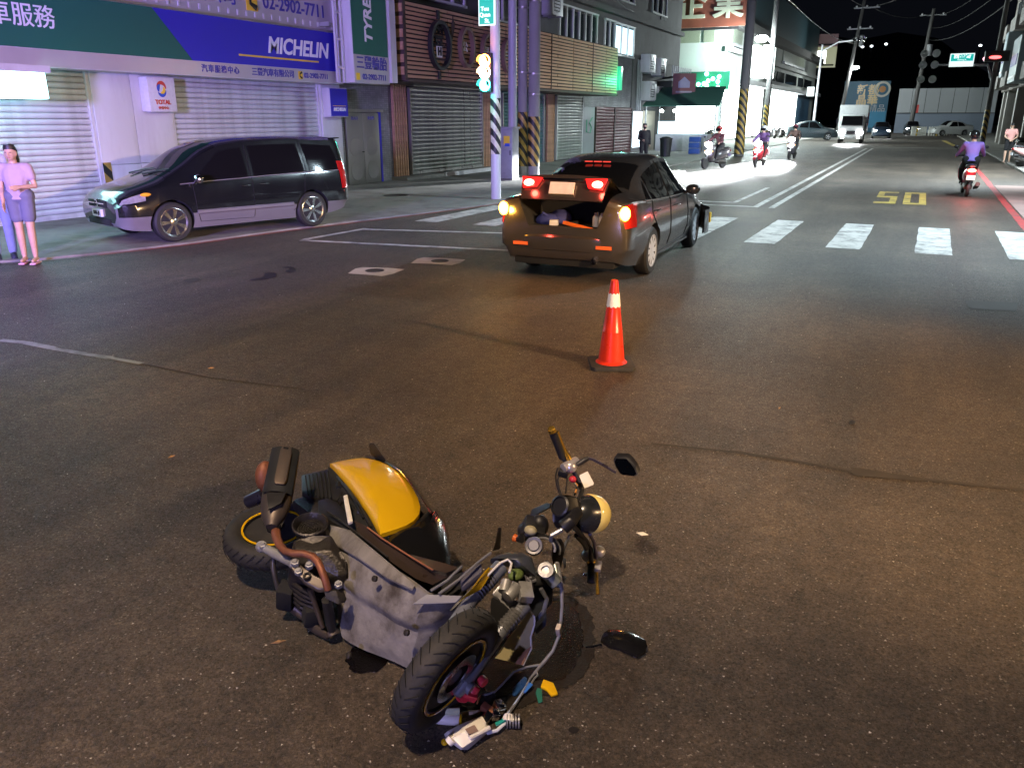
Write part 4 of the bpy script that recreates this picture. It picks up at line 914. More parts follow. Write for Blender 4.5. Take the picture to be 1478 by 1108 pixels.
# boot lid, hinged up
ld = thing_part('boot_lid', sd); hinge = Vector((-.36, 0, 1.105)); ld.location = hinge; ld.rotation_euler = (0, R(25), 0)
def lidp(u, y): # u 0 hinge .. 1 rear edge
    y_ = y; cam_ = -.03 * (y / .56) ** 2
    if u < .6: t = u / .6; return Vector((-.52 * t, y_, -.02 * t - .01 + cam_))
    if u < .7: t = (u - .6) / .1; return Vector((-.52 - .09 * t, y_, -.03 + .01 * t + cam_))
    t = (u - .7) / .3; return Vector((-.61 - .05 * t, y_ * (1 - .08 * t), -.02 - .36 * t + cam_ * (1 - t)))
rg = [[lidp(u, y) for y in np.linspace(-.58, .58, 13)] for u in np.linspace(0, 1, 15)]
rg2 = [[p - Vector((-.03 if i > 9 else 0, 0, .03 if i <= 9 else 0)) for p in r_] for i, r_ in enumerate(rg)]
m = MB(); m.loft(rg, False, 0, False); m.loft(rg2, False, 0, False)
m.build('lid_shell', M['sedan'], ld)
for s_ in (1, -1):
    m = MB(); m.prism([(-.640, -s_ * .28, -.10), (-.636, -s_ * .56, -.09), (-.650, -s_ * .52, -.245), (-.655, -s_ * .34, -.225)], (-.03, 0, 0)); m.build('tail_lamp', lensm('red_lit_lens', (0.9, 0.02, 0.02), 1.2), ld, bevel=.008)
    m = MB(); m.ell((-.675, -s_ * .45, -.175), (.02, .07, .045)); m.build('lit_bulb', em('tail_bulb', (1.0, .25, .16), 16), ld)
    light('POINT', 'tail_light', ld, (-.85, -s_ * .46, -.16), (1, .08, .05), 4, .04)
boxobj('garnish', M['chrome'], ld, -.672, -.64, -.27, .27, -.135, -.105, .004)
boxobj('plate', pm('number_plate', (.75, .75, .75), .4), ld, -.685, -.66, -.16, .16, -.31, -.16)
# what lies in the boot
bt = pm('blue_cloth', (.03, .04, .20), .85, var=.3, scale=8, bump=.3)
def sdw(x, y, z): return sd.matrix_world @ Vector((x, y, z))
a_ = (G(757, 385) + G(943, 392)) / 2; f_ = a_ + (G(1003, 353) - G(943, 391)).normalized() * WB
place(sd, (a_.x, a_.y, 0), (f_.x, f_.y, 0)); bpy.context.view_layer.update()
def inboot(name, label, cat, build, mat, bev=0.0):
    t = MB(); build(t); o = t.build(name, mat, None, bevel=bev); o.location = sd.location; o.rotation_euler = sd.rotation_euler; tag(o, label, cat, 'luggage in the open boot'); return o
inboot('cloth_bag', 'crumpled dark blue bag lying in the open boot', 'bag', lambda t: (t.ell((-.75, .30, .74), (.14, .17, .09)), t.ell((-.62, .18, .76), (.16, .15, .11)), t.tube([(-.80, .40, .76), (-.84, .34, .84), (-.80, .24, .78)], .018, 8)), bt)
inboot('orange_board', 'bright orange folded triangle case leaning on the boot sill', 'case', lambda t: t.box((-.93, -.22, .70), (.10, .50, .045), Euler((R(9), R(10), R(-8))).to_matrix()), pm('orange_plastic', (.75, .14, .02), .4), .008)
inboot('paper_box', 'small pale box beside the blue bag in the boot', 'box', lambda t: t.box((-.88, .17, .715), (.09, .11, .10), Euler((0, 0, .3)).to_matrix()), M['panel_white'], .006)
inboot('tool_roll', 'dark roll lying between bag and orange case in boot', 'roll', lambda t: (t.tube([(-.84, .05, .70), (-.82, -.14, .72)], [.04, .045], 14), t.tube([(-.85, .0, .70), (-.845, -.01, .70)], .05, 14)), M['black'])
inboot('clear_bottle_pack', 'shiny clear wrapped pack standing at the right of the boot', 'pack', lambda t: [t.lathe((-.72 - .09 * (k % 2), -.36 - .08 * (k // 2), .66), (0, 0, 1), [(.036, 0), (.038, .10), (.036, .15), (.014, .19), (.014, .21), (.0001, .21)], 14) for k in range(4)], pm('clear_wrap', (.5, .5, .52), .1, var=.2))
# loosened front bumper corner on the right
m = MB(); rg = []
for t in np.linspace(0, 1, 9):
    x = 3.42 - .62 * t; y = -.78 - .23 * math.sin(t * 2.2) - .05 * t
    rg.append([(x, y, z - .04 * t) for z in (.62, .56, .40, .24)] )
m.loft(rg, False, 0, False); m.loft([[(p[0] - .02, p[1] + .03, p[2]) for p in r_] for r_ in rg], False, 0, False); m.build('loose_bumper', M['sedan'], sd)
boxobj('fog_lamp_rim', M['letter_yellow'], sd, 3.02, 3.10, -1.06, -1.03, .36, .52, .01)
# ---- people carrier parked by the shop
M['vanblack'] = pm('black_car_paint', (0.008, 0.009, 0.010), 0.16, var=0.1, scale=3, coat=0.9)
M['vansilver'] = pm('silver_lower_paint', (0.30, 0.29, 0.33), 0.32, metal=0.6, var=0.08, scale=3, coat=0.5)
vn = thing('minivan', 'black people carrier with silver lower body parked at the shop front', 'car')
VB = 2.70
van = Car([(-.92, .42, .60, .72, .68, .92, 1.40, .50), (-.88, .34, .70, .82, .78, .98, 1.56, .58), (-.72, .28, .80, .89, .85, 1.0, 1.60, .64), (-.3, .22, .84, .91, .88, 1.0, 1.615, .66), (.3, .20, .84, .915, .885, .99, 1.635, .67), (1.0, .20, .84, .915, .885, .97, 1.625, .67), (1.5, .20, .84, .915, .885, .95, 1.58, .66), (1.9, .20, .84, .91, .88, .94, 1.46, .64), (2.35, .20, .84, .905, .87, .92, 1.20, .66), (2.75, .20, .83, .90, .86, .89, 1.02, .70), (3.05, .21, .80, .88, .82, .82, .93, .68), (3.30, .23, .76, .85, .77, .76, .86, .62), (3.45, .27, .68, .77, .68, .69, .78, .54), (3.52, .35, .58, .66, .58, .62, .70, .45)])
vb = van.shell(84).build('body', [M['vanblack'], M['archblack'], M['vansilver']], vn, angle=34); cuts = []
for x in (0, VB):
    for s_ in (1, -1):
        m = MB(); m.lathe((x, -s_ * .60, .325), (0, -s_, 0), [(.365, 0), (.365, .5)], 40, mi=1); o = m.build('cut', [M['vanblack'], M['archblack']]); o.parent = vn; cuts.append(o)
boolean_cut(vb, cuts)
for p in vb.data.polygons:
    if p.material_index == 0 and p.center.z < (.50 if p.center.x < 3.0 else .52) : p.material_index = 2
M['alloy2'] = pm('polished_alloy', (.75, .75, .76), .22, metal=1, var=.1)
for x in (0, VB):
    for s_ in (1, -1): wheel(vn, (x, -s_ * .80, .325), .325, .20, 7, M['alloy2'], s_, split=True, rr=.74)
for s_ in (1, -1):
    m = MB(); van.patch(m, ((1.28, 3.3), (1.72, 3.3), (2.42, 5.0), (1.26, 5.0)), s_); m.build('front_door_glass', M['glass'], vn)
    m = MB(); van.patch(m, ((.16, 3.25), (1.14, 3.25), (1.14, 5.0), (.10, 5.0)), s_); m.build('slide_door_glass', M['glass'], vn)
    m = MB(); van.patch(m, ((-.62, 3.35), (.04, 3.25), (-.02, 5.0), (-.74, 5.0)), s_); m.build('rear_quarter_glass', M['glass'], vn)
    m = MB(); van.ribbon(m, [(1.20, 3.2), (1.20, 5.0), (1.21, 9.3)], s_, .010); m.build('door_seam', M['archblack'], vn)
    m = MB(); van.ribbon(m, [(2.30, 5.2), (2.28, 7.5), (2.22, 9.3), (1.21, 9.4)], s_, .010); m.build('door_seam', M['archblack'], vn)
    m = MB(); van.ribbon(m, [(.08, 3.2), (.06, 5.0), (.16, 7.0), (.40, 9.0)], s_, .010); m.build('door_seam', M['archblack'], vn)
    m = MB(); van.ribbon(m, [(.42, 7.95), (1.2, 7.95), (2.28, 7.95)], s_, .07, .008); m.build('side_moulding', M['vansilver'], vn)
    m = MB(); van.ribbon(m, [(-.70, 5.1), (2.5, 5.1)], s_, .016, .005); m.build('window_rail', M['vansilver'], vn)
    for hx in (.98, 1.34):
        p = van.pt(hx, 6.3, s_, .02); MB().tube([p + Vector((-.09, 0, 0)), p + Vector((0, -s_ * .015, .004)), p + Vector((.09, 0, 0))], [.008, .014, .008], 8).build('door_handle', M['chrome'], vn)
    p = van.pt(2.24, 5.0, s_); m = MB(); m.ell(p + Vector((0, -s_ * .14, .06)), (.07, .11, .08), None, 16, 10); m.tube([p, p + Vector((0, -s_ * .1, .03))], .025, 8); m.build('wing_mirror', M['chrome'], vn)
    m = MB(); van.patch(m, ((3.06, 5.4), (3.42, 5.4), (3.48, 6.9), (3.10, 6.6)), s_, .012, 8, 4); m.build('headlamp', pm('headlamp_glass', (.45, .45, .48), .12, metal=.5, var=.5, scale=25), vn)
    m = MB(); p = van.pt(3.08, 6.0, s_, .02); m.ell(p, (.09, .02, .03), Euler((0, 0, 0)).to_matrix(), 12, 8); m.build('side_indicator', lensm('amber_lens', (.8, .35, .03), .15), vn)
    m = MB(); van.patch(m, ((-.915, 4.4), (-.66, 4.4), (-.70, 6.9), (-.91, 6.9)), s_, .012, 6, 5); m.build('tail_lamp', lensm('red_lens_van', (.35, .01, .01)), vn)
    m = MB(); p = Vector((3.42, -s_ * .52, .40)); m.lathe(p, (.9, -s_ * .45, 0), [(.075, -.02), (.08, .03), (.06, .035), (.055, .0), (.0001, .0)], 20); m.build('fog_lamp', M['chrome'], vn)
m = MB(); van.top(m, 1.70, 2.66, 2.9, .006, 8, 10); m.build('windscreen', M['glass'], vn)
m = MB(); van.top(m, -.90, -.70, 2.7, .008, 5, 8); m.build('rear_glass', M['glass'], vn)
for y in (-.25, .28): MB().tube([(2.72, y - .28, 1.06), (2.56, y, 1.125), (2.50, y + .25, 1.16)], [.014, .010, .006], 8).build('wiper', M['black'], vn)
m = MB(); m.loft([[(-.70, y, 1.60), (-.94, y * .95, 1.60), (-.96, y * .95, 1.585), (-.75, y, 1.57)] for y in np.linspace(-.58, .58, 9)]); m.build('roof_spoiler', M['vanblack'], vn)
boxobj('grille', M['archblack'], vn, 3.46, 3.535, -.34, .34, .58, .69, .01); boxobj('lower_grille', M['archblack'], vn, 3.46, 3.54, -.42, .42, .30, .40, .01)
MB().bx(3.51, 3.55, -.30, .30, .635, .652).build('grille_bar', M['chrome'], vn); m = MB(); m.lathe((3.53, 0, .645), (1, 0, 0), [(.06, 0), (.06, .02), (.045, .025), (.045, 0)], 20, close=True); m.build('badge', M['chrome'], vn)
boxobj('plate', pm('van_plate', (.75, .75, .78), .4), vn, 3.52, 3.56, -.17, .17, .43, .55); text('1886-JE', 'plate_number', M['letter_black'], vn, (3.562, 0, .49), .085, (R(90), 0, R(90)), align='CENTER')
nf, nr = G(258, 349, .035), G(453, 327, .035); d_ = (nf - nr).normalized(); nv = Vector((d_.y, -d_.x, 0)) * -1.0
# near side wheels are the van's left side (+y); step from there to the axle centre
left = Vector((-d_.y, d_.x, 0)); place(vn, tuple(nr - left * .88), tuple(nf - left * .88)); vn.location.z = .035
# ------------------------------------------------------------------ the fallen scooter
sroot = G(600, 850); sroot.z = 0
sc = thing('fallen_scooter', 'wrecked yellow and black scooter lying on its side on the asphalt', 'scooter', sroot)
def A5(x, y, z): return G(300 + x / 3.692, 620 + y / 3.692, z)
def A6(x, y, z): return G(600 + x / 4.103, 600 + y / 4.103, z)
def A7(x, y, z): return G(460 + x / 3.4625, 780 + y / 3.4625, z)
def A8(x, y, z): return G(380 + x / 7.914, 640 + y / 7.914, z)
def A9(x, y, z): return G(620 + x / 7.9125, 820 + y / 7.9125, z)
def A10(x, y, z): return G(740 + x / 8.52, 690 + y / 8.52, z)
def A11(x, y, z): return G(620 + x / 7.39, 960 + y / 7.39, z)
def LL(a, b_, c): return Cw(-1.08 + .66 * a + .75 * b_, 3.22 - .75 * a + .66 * b_, c)
def sp(mb, name, mat, parent=None, bevel=0.0, angle=38, seg=2):
    o = mb.build(name, mat, parent if parent is not None else sc, bevel=bevel, angle=angle, seg=seg)
    if parent is None or parent is sc: o.location = -sroot
    elif parent.type == 'EMPTY': o.location = -sroot - parent.location
    return o
def boxL(mb, a0, a1, b0, b1, c0, c1, taper=0.0):
    q = [(a0, b0), (a1, b0), (a1, b1), (a0, b1)]; ca_, cb_ = (a0 + a1) / 2, (b0 + b1) / 2
    lo = [LL(a, b_, c0) for a, b_ in q]; hi = [LL(ca_ + (a - ca_) * (1 - taper), cb_ + (b_ - cb_) * (1 - taper), c1) for a, b_ in q]
    mb.loft([lo, hi]); return mb
S = {}
S['yellow'] = pm('scooter_yellow', (0.72, 0.42, 0.008), 0.20, var=0.05, scale=6, coat=0.7)
S['under'] = pm('scuffed_grey_plastic', (0.20, 0.188, 0.182), 0.58, var=0.55, scale=14, bump=0.3, dirt=1.0, dirtc=(0.055, 0.045, 0.038), stretch=(1.0, .35, 1.0), bscale=45)
S['engine'] = pm('oily_engine_metal', (0.06, 0.055, 0.055), 0.42, metal=0.6, var=0.5, scale=25, bump=0.3, dirt=0.6, dirtc=(0.03, 0.022, 0.018))
S['rust'] = pm('rusty_pipe', (0.26, 0.095, 0.05), 0.55, metal=0.4, var=0.4, scale=25, dirt=0.5, dirtc=(0.06, 0.03, 0.02))
S['muff'] = pm('muffler_steel', (0.10, 0.09, 0.085), 0.45, metal=0.6, var=0.3, scale=9, dirt=0.45, dirtc=(0.16, 0.10, 0.06))
S['shield'] = pm('dark_heat_shield', (0.032, 0.034, 0.036), 0.38, metal=0.3, var=0.3, scale=10)
S['tube'] = pm('worn_fork_tube', (0.20, 0.215, 0.25), 0.33, metal=0.35, var=0.35, scale=22, dirt=0.6, dirtc=(0.05, 0.035, 0.025))
S['bellow'] = pm('rubber_gaiter', (0.10, 0.10, 0.105), 0.6, var=0.3, scale=20, dirt=0.4, dirtc=(0.10, 0.075, 0.055))
S['gold'] = pm('gold_anodised', (0.85, 0.52, 0.08), 0.24, metal=0.9, var=0.1)
S['cream'] = pm('bare_shell_inside', (0.42, 0.37, 0.20), 0.5, var=0.2, scale=9, dirt=0.4, dirtc=(0.2, 0.16, 0.07))
S['white'] = pm('white_plastic', (0.78, 0.75, 0.70), 0.4, var=0.08, scale=12)
S['redcal'] = pm('red_caliper', (0.52, 0.03, 0.05), 0.35, var=0.2, scale=20, dirt=0.2)
S['rimblack'] = pm('black_rim', (0.016, 0.016, 0.018), 0.3, metal=0.3, var=0.2)
S['disc'] = pm('brake_disc', (0.45, 0.45, 0.47), 0.25, metal=1.0, var=0.2)
S['wire'] = pm('grey_loom_tape', (0.16, 0.16, 0.18), 0.5, var=0.3, scale=40)
S['mirror'] = pm('mirror_glass', (0.5, 0.52, 0.55), 0.04, metal=1.0, var=0.03)
S['brown'] = pm('brown_side_strip', (0.035, 0.024, 0.020), 0.30, var=0.3, scale=8, coat=0.2)
# --- wheels
def swheel(c, axis, r, wd, rim_r, label=None):
    w_ = thing_part('wheel', sc); w_.location = c - sroot
    ax = Vector(axis).normalized(); h = wd / 2
    prof = [(rim_r, -h * .62), (rim_r + .012, -h * .86), (r * .80, -h), (r * .90, -h * .93), (r * .965, -h * .66), (r * .993, -h * .3), (r, 0), (r * .993, h * .3), (r * .965, h * .66), (r * .90, h * .93), (r * .80, h), (rim_r + .012, h * .86), (rim_r, h * .62)]
    m = MB(); m.lathe((0, 0, 0), ax, prof, 72); ty = m.build('tyre', M['rubber'], w_)
    fr = frame(ax); m = MB()
    for k in range(34):                       # slanted tread grooves
        a = 2 * math.pi * k / 34
        for s_ in (-1, 1):
            pts = []
            for t in np.linspace(0, 1, 6):
                hh = h * (.12 + .74 * t); rr = r * (1 - .04 * (hh / h) ** 2.6 - .028 * max(0, hh / h - .6)) + .0008
                an = a + (.5 if s_ > 0 else .62) * (2 * math.pi / 34) + .17 * t
                pts.append(fr @ Vector((math.cos(an) * rr, math.sin(an) * rr, s_ * hh)))
            m.tube(pts, .0017, 4, 1.0)
    g = m.build('tread_grooves', M['archblack'], ty); g['kind'] = 'stuff'
    for s_ in (-1, 1):
        m = MB(); m.lathe((0, 0, 0), ax, [(rim_r + .003, s_ * (h * .80)), (rim_r + .003, s_ * (h * .80 + .004)), (rim_r - .006, s_ * (h * .80 + .004)), (rim_r - .006, s_ * (h * .80))], 60, close=True); m.build('yellow_rim_tape', S['yellow'], w_)
    m = MB(); m.lathe((0, 0, 0), ax, [(rim_r, -h * .8), (rim_r, h * .8), (rim_r - .012, h * .82), (rim_r - .018, h * .3), (rim_r - .018, -h * .3), (rim_r - .012, -h * .82)], 60, close=True); rm = m.build('rim', S['rimblack'], w_)
    m = MB()
    for k in range(5):
        a = 2 * math.pi * k / 5 + .3
        m.tube([fr @ Vector((math.cos(a) * .02, math.sin(a) * .02, 0)), fr @ Vector((math.cos(a + .1) * rim_r * .6, math.sin(a + .1) * rim_r * .6, h * .2)), fr @ Vector((math.cos(a) * rim_r, math.sin(a) * rim_r, 0))], [.022, .014, .018], 8, .7)
    m.lathe((0, 0, 0), ax, [(.032, -h * .8), (.032, h * .8), (.018, h * .85), (.0001, h * .85)], 18); m.build('spokes', S['rimblack'], w_)
    return w_
rwc = G(396, 772, .195); swheel(rwc, Cw(.05, -.10, 1), .222, .105, .138)
nf_ = Cw(-.76, .56, .33).normalized(); fwc = G(645, 966, .240); fw = swheel(fwc, nf_, .232, .10, .148)
m = MB(); m.lathe(-nf_ * .045, nf_, [(.095, -.002), (.095, .002), (.055, .002), (.055, -.002)], 40, close=True); m.build('brake_disc', S['disc'], fw)
# --- hidden hull: body, seat, floor
m = MB(); boxL(m, -.12, .52, .13, .42, .06, .30, .06); sp(m, 'body_frame', S['engine'], bevel=.03)
m = MB(); rg = []
for t in np.linspace(0, 1, 12):
    a = -.34 + .80 * t; hgt = .09 + .03 * math.sin(t * 3.1); b0 = .56 + .03 * math.cos(t * 3); rw_ = .11 * (1 - abs(2 * t - 1) ** 3 * .45) + .01
    rg.append([LL(a, b0 + hgt * (.0 if abs(math.sin(q)) < .1 else math.sin(q)) * .5, .19 + rw_ * math.cos(q)) for q in np.linspace(0, 2 * math.pi, 17)[:-1]])
m.loft(rg); sp(m, 'seat', M['black'])
m = MB(); boxL(m, .52, .92, .13, .17, .06, .26); sp(m, 'floor_board', M['black'], bevel=.015)
m = MB(); boxL(m, .30, .60, .16, .42, .04, .20, .1); sp(m, 'fuel_tank', S['engine'], bevel=.03)
# --- underside panel (grey, scuffed)
top = [(476, 757, .36), (500, 776, .36), (530, 798, .355), (562, 820, .35), (590, 839, .345), (618, 856, .33), (645, 862, .31), (672, 860, .30)]
bot = [(488, 922, .03), (500, 930, .025), (520, 941, .022), (540, 948, .022), (560, 958, .022), (586, 969, .025), (612, 950, .06), (640, 915, .12)]
m = MB(); rows = []
for i in range(9):
    v = i / 8; r_ = []
    for t, b_ in zip(top, bot):
        pt = G(*t); pb_ = G(*b_); p = pt.lerp(pb_, v) + Cw(-.75, -.66, 0) * (.035 * math.sin(math.pi * v) - .03 * (v > .40) + .012 * (v > .8) + random.uniform(-.007, .007))
        r_.append(p)
    rows.append(r_)
# notch by the engine: pull the left edge in
for i in range(1, 6): rows[i][0] = rows[i][0].lerp(rows[i][1], (.35, .9, .95, .6, .25)[i - 1])
def grid_refine(rows, nu=40, nv=28):
    out = []
    for i in range(nv + 1):
        v = i / nv * (len(rows) - 1); i0 = min(int(v), len(rows) - 2); fv = v - i0; r_ = []
        for j in range(nu + 1):
            u = j / nu * (len(rows[0]) - 1); j0 = min(int(u), len(rows[0]) - 2); fu = u - j0
            a = rows[i0][j0].lerp(rows[i0][j0 + 1], fu); b_ = rows[i0 + 1][j0].lerp(rows[i0 + 1][j0 + 1], fu); r_.append(a.lerp(b_, fv))
        out.append(r_)
    return out
gr = grid_refine(rows); m.loft(gr, False, 0, False); m.loft([[p + Cw(.75, .66, 0) * .012 for p in r_] for r_ in gr], False, 0, False)
sp(m, 'underside_panel', S['under'], angle=25)
m = MB(); m.prism([A5(650, 515, .366), A5(760, 545, .366), A5(1000, 745, .356), A5(1105, 838, .345), A5(1090, 860, .335), A5(960, 800, .335), A5(800, 690, .335), A5(650, 600, .335)], (0, 0, .010)); sp(m, 'panel_lip', S['under'], bevel=.003)
m = MB(); m.prism([A7(470, 318, .315), A7(545, 268, .335), A7(720, 276, .315), A7(690, 310, .30), A7(560, 316, .305)], Cw(-.004, -.005, .004)); sp(m, 'highlight_flap', pm('violet_highlight_grey', (0.26, 0.26, 0.29), .45, var=.15, scale=6), bevel=.003)  # lavender highlight on the panel, put into the colour of this flap
for (x, y, z) in ((310, 178, .335), (180, 560, .05), (470, 445, .22)):
    m = MB(); p = A7(x, y, z) + Cw(-.02, -.022, .004); m.lathe(p, Cw(-.6, -.6, .5), [(.012, -.006), (.012, .004), (.008, .006), (.0001, .006)], 12); sp(m, 'bolt', M['iron'])
# --- yellow side cover and black covers
yel = [(650, 180), (720, 162), (800, 148), (850, 146), (915, 162), (980, 192), (1040, 240), (1085, 300), (1118, 360), (1132, 410), (1125, 450), (1100, 482), (1060, 508), (1000, 530), (950, 546), (918, 556), (900, 520), (878, 478), (852, 432), (825, 395), (798, 352), (768, 312), (735, 272), (695, 226)]
zy = lambda x, y: .395 - .00006 * max(0, y - 380) - .00012 * max(0, x - 1000)
m = MB(); m.dome([A5(x, y, zy(x, y)) for x, y in yel], .045, 9, .006); sp(m, 'yellow_side_cover', S['yellow'], angle=50)
blk = [(860, 150), (950, 165), (1040, 215), (1110, 300), (1180, 410), (1225, 425), (1262, 480), (1284, 560), (1292, 660), (1286, 748), (1230, 752), (1150, 720), (1060, 655), (985, 605), (935, 560), (1000, 545), (1080, 515), (1128, 470), (1140, 400), (1090, 290), (1020, 215), (940, 168)]
m = MB(); m.dome([A5(x, y, .36 - .00022 * max(0, x - 1000)) for x, y in [(930, 560), (1000, 540), (1080, 512), (1130, 470), (1180, 425), (1222, 420), (1262, 480), (1284, 560), (1292, 660), (1288, 745), (1230, 752), (1150, 722), (1060, 658), (985, 606)]], .035, 8, .05); sp(m, 'front_body_cover', M['blackgloss'], angle=50)
m = MB(); rim_ = [(840, 138), (900, 150), (960, 172), (1030, 215), (1085, 280), (1130, 340), (1165, 395), (1192, 440)]
m.loft([[A5(x + dx, y + dy, z) for dx, dy, z in ((-6, 8, .41), (6, -4, .40), (16, -2, .30), (20, 10, .18))] for x, y in rim_], False, 0, False); sp(m, 'seat_edge', M['blackgloss'])
m = MB(); m.prism([A5(857, 80, .50), A5(866, 70, .50), A5(884, 70, .50), A5(950, 168, .40), A5(912, 160, .40), A5(866, 128, .44)], Cw(.015, .02, -.03)); sp(m, 'grab_rail', M['black'], bevel=.004)
m = MB(); m.prism([A5(x, y, z) for x, y, z in ((498, 240, .33), (640, 205, .37), (668, 250, .37), (720, 330, .36), (690, 375, .34), (560, 360, .32), (500, 330, .32))], (0, 0, -.16)); sp(m, 'tail_housing', M['black'], bevel=.01)
for k in range(7):
    m = MB(); m.tube([A5(520 + k * 20, 245 - k * 4, .345 + .004 * k), A5(535 + k * 20, 350 + k * 2, .325 + .004 * k)], .0035, 5); sp(m, 'housing_rib', M['archblack'])
m = MB(); m.prism([A5(x, y, z) for x, y, z in ((640, 190, .385), (700, 235, .375), (780, 330, .375), (860, 450, .37), (910, 545, .36), (860, 560, .34), (790, 500, .33), (690, 380, .33), (655, 280, .35))], (0, 0, -.10)); sp(m, 'inner_shell', M['archblack'], bevel=.006)
m = MB()
for (x, y, z, s_) in ((700, 300, .36, .03), (760, 360, .355, .035), (820, 440, .35, .03), (720, 380, .34, .03), (780, 430, .34, .028)): m.box(A5(x, y, z), (s_, s_ * 1.3, s_), Euler((.3, .4, x * .01)).to_matrix())
for i, q in enumerate(zip(*[iter(m.v)] * 8)):
    mm_ = MB(); mm_._add(q, [(0, 1, 3, 2), (4, 6, 7, 5), (0, 4, 5, 1), (2, 3, 7, 6), (0, 2, 6, 4), (1, 5, 7, 3)]); sp(mm_, 'clip', S['engine'] if i % 2 else M['black'], bevel=.005)
for (p0, p1) in (((690, 250), (830, 470)), ((730, 290), (870, 520))):
    m = MB(); m.tube([A5(p0[0], p0[1], .37), A5((p0[0] + p1[0]) / 2 + 12, (p0[1] + p1[1]) / 2, .385), A5(p1[0], p1[1], .36)], .006, 7); sp(m, 'cable', M['black'])
m = MB(); m.prism([A5(722, 365, .40), A5(745, 358, .40), A5(774, 500, .385), A5(748, 510, .385)], (0, 0, .014)); sp(m, 'white_strip', S['white'], bevel=.004)
m = MB(); stripq = [(780, 480, .372), (830, 505, .375), (930, 575, .372), (1060, 660, .368), (1180, 738, .36), (1268, 762, .345), (1345, 735, .33), (1352, 745, .32), (1195, 825, .325), (1110, 795, .335), (950, 685, .345), (800, 560, .352)]
m.dome([A5(*q) for q in stripq], .012, 4, .02); sp(m, 'side_strip', S['brown'], angle=50)
m = MB(); m.tube([A5(850, 520, .384), A5(930, 580, .382), A5(1060, 662, .376), A5(1200, 748, .362)], .0035, 6); sp(m, 'strip_edge', pm('bronze_edge', (.3, .12, .06), .3, var=.2), )
m = MB(); m.prism([A5(x, y, .345) for x, y in ((585, 375), (640, 362), (690, 385), (760, 470), (900, 570), (1050, 680), (1000, 700), (840, 600), (650, 480), (590, 440))], (0, 0, -.05)); sp(m, 'side_inner', M['black'], bevel=.006)
m = MB(); m.tube([A5(635, 435, .372), A5(690, 470, .372), A5(860, 600, .365), A5(960, 680, .36)], .004, 6); sp(m, 'trim_rod', S['engine'])
# --- engine, fan, exhaust, brackets, stand
m = MB(); fc = A5(545, 512, .395); fa = Cw(.05, -.22, .97)
m.lathe(fc, fa, [(.060, -.10), (.060, -.01), (.072, .0), (.074, .012), (.068, .016), (.060, .006), (.056, -.02), (.0001, -.02)], 36); fan = sp(m, 'fan_cover', S['engine'])
for k in range(5):
    m = MB(); r_ = .010 + .010 * k; m.lathe(fc + fa.normalized() * -.012, fa, [(r_, -.002), (r_, .003), (r_ - .003, .003), (r_ - .003, -.002)], 28, close=True); sp(m, 'fan_grille_ring', M['iron'], fan)
m = MB(); m.loft([[A5(x, y, z) for x, y, z in r_] for r_ in (((455, 590, .37), (560, 560, .39), (660, 560, .38), (660, 640, .36), (560, 650, .36), (460, 630, .36)), ((430, 700, .30), (560, 690, .33), (740, 690, .32), (745, 770, .28), (560, 800, .26), (440, 760, .27)), ((420, 830, .17), (560, 820, .20), (720, 800, .22), (700, 900, .15), (560, 930, .10), (430, 900, .12)))]); sp(m, 'engine_case', S['engine'], bevel=.008)
m = MB()
for k in range(5): m.tube([A5(430 + k * 6, 800 + k * 26, .20 - k * .022), A5(500, 850 + k * 24, .215 - k * .024), A5(560 + k * 4, 880 + k * 22, .205 - k * .024)], .010, 8)
sp(m, 'cooling_fins', S['engine'])['kind'] = 'stuff'
m = MB(); m.tube([A5(x, y, z) for x, y, z in ((362, 545, .375), (368, 580, .38), (384, 615, .385), (410, 645, .385), (450, 658, .385), (510, 660, .385), (555, 672, .38), (585, 700, .37), (605, 745, .35), (625, 800, .32), (640, 850, .28))], [.020, .018, .016, .0145, .0145, .0145, .0145, .0145, .0145, .0145, .0145], 14); sp(m, 'exhaust_pipe', S['rust'])
m = MB(); p0, p1 = A8(95, 950, .385), A8(250, 130, .56); ax = (p1 - p0)
rg = []
for t, r_ in ((0, .024), (.05, .034), (.12, .050), (.25, .062), (.45, .066), (.75, .066), (.92, .064), (.98, .056), (1.0, .040)): rg.append((p0 + ax * t, r_))
m.tube([q for q, _ in rg], [r_ for _, r_ in rg], 24, .82, hint=Cw(1, 0, 0)); muf = sp(m, 'muffler', S['muff'])
m = MB(); xx = Cw(1, 0, 0); upn = xx.cross(ax.normalized()); upn = -upn if upn.z < 0 else upn
def onm(t, s_, o=0.0): return p0 + ax * t + xx * (s_ * .066) + upn * (.054 * math.sqrt(max(0, 1 - min(1, s_ * s_ * .72))) + o)
rows_ = [[onm(t, s_, .008) for s_ in np.linspace(-.75, 1.05, 13)] for t in np.linspace(.36, 1.0, 12)]
m.loft(rows_, False, 0, False); m.loft([[p - upn * .012 for p in r_] for r_ in rows_], False, 0, False); sp(m, 'heat_shield', S['shield'], muf).location = (0, 0, 0)
m = MB(); q0 = [onm(t, s_, .011) for t, s_ in ((.44, .02), (.44, .62), (.50, .72), (.92, .72), (.98, .62), (.98, .08), (.92, -.02), (.50, -.06))]; m.prism(q0, upn * .012); sp(m, 'shield_slot', S['muff'], muf, bevel=.004).location = (0, 0, 0)
m = MB(); m.prism([onm(t, s_, .024) for t, s_ in ((.93, .18), (.93, .5), (.955, .5), (.955, .18))], upn * .002); sp(m, 'slot_hole', M['archblack'], muf).location = (0, 0, 0)
m = MB(); m.ell(p0 + ax * .72 - xx * .075 - upn * .02, (.04, .05, .075)); sp(m, 'exhaust_bulge', S['rust'], muf).location = (0, 0, 0)
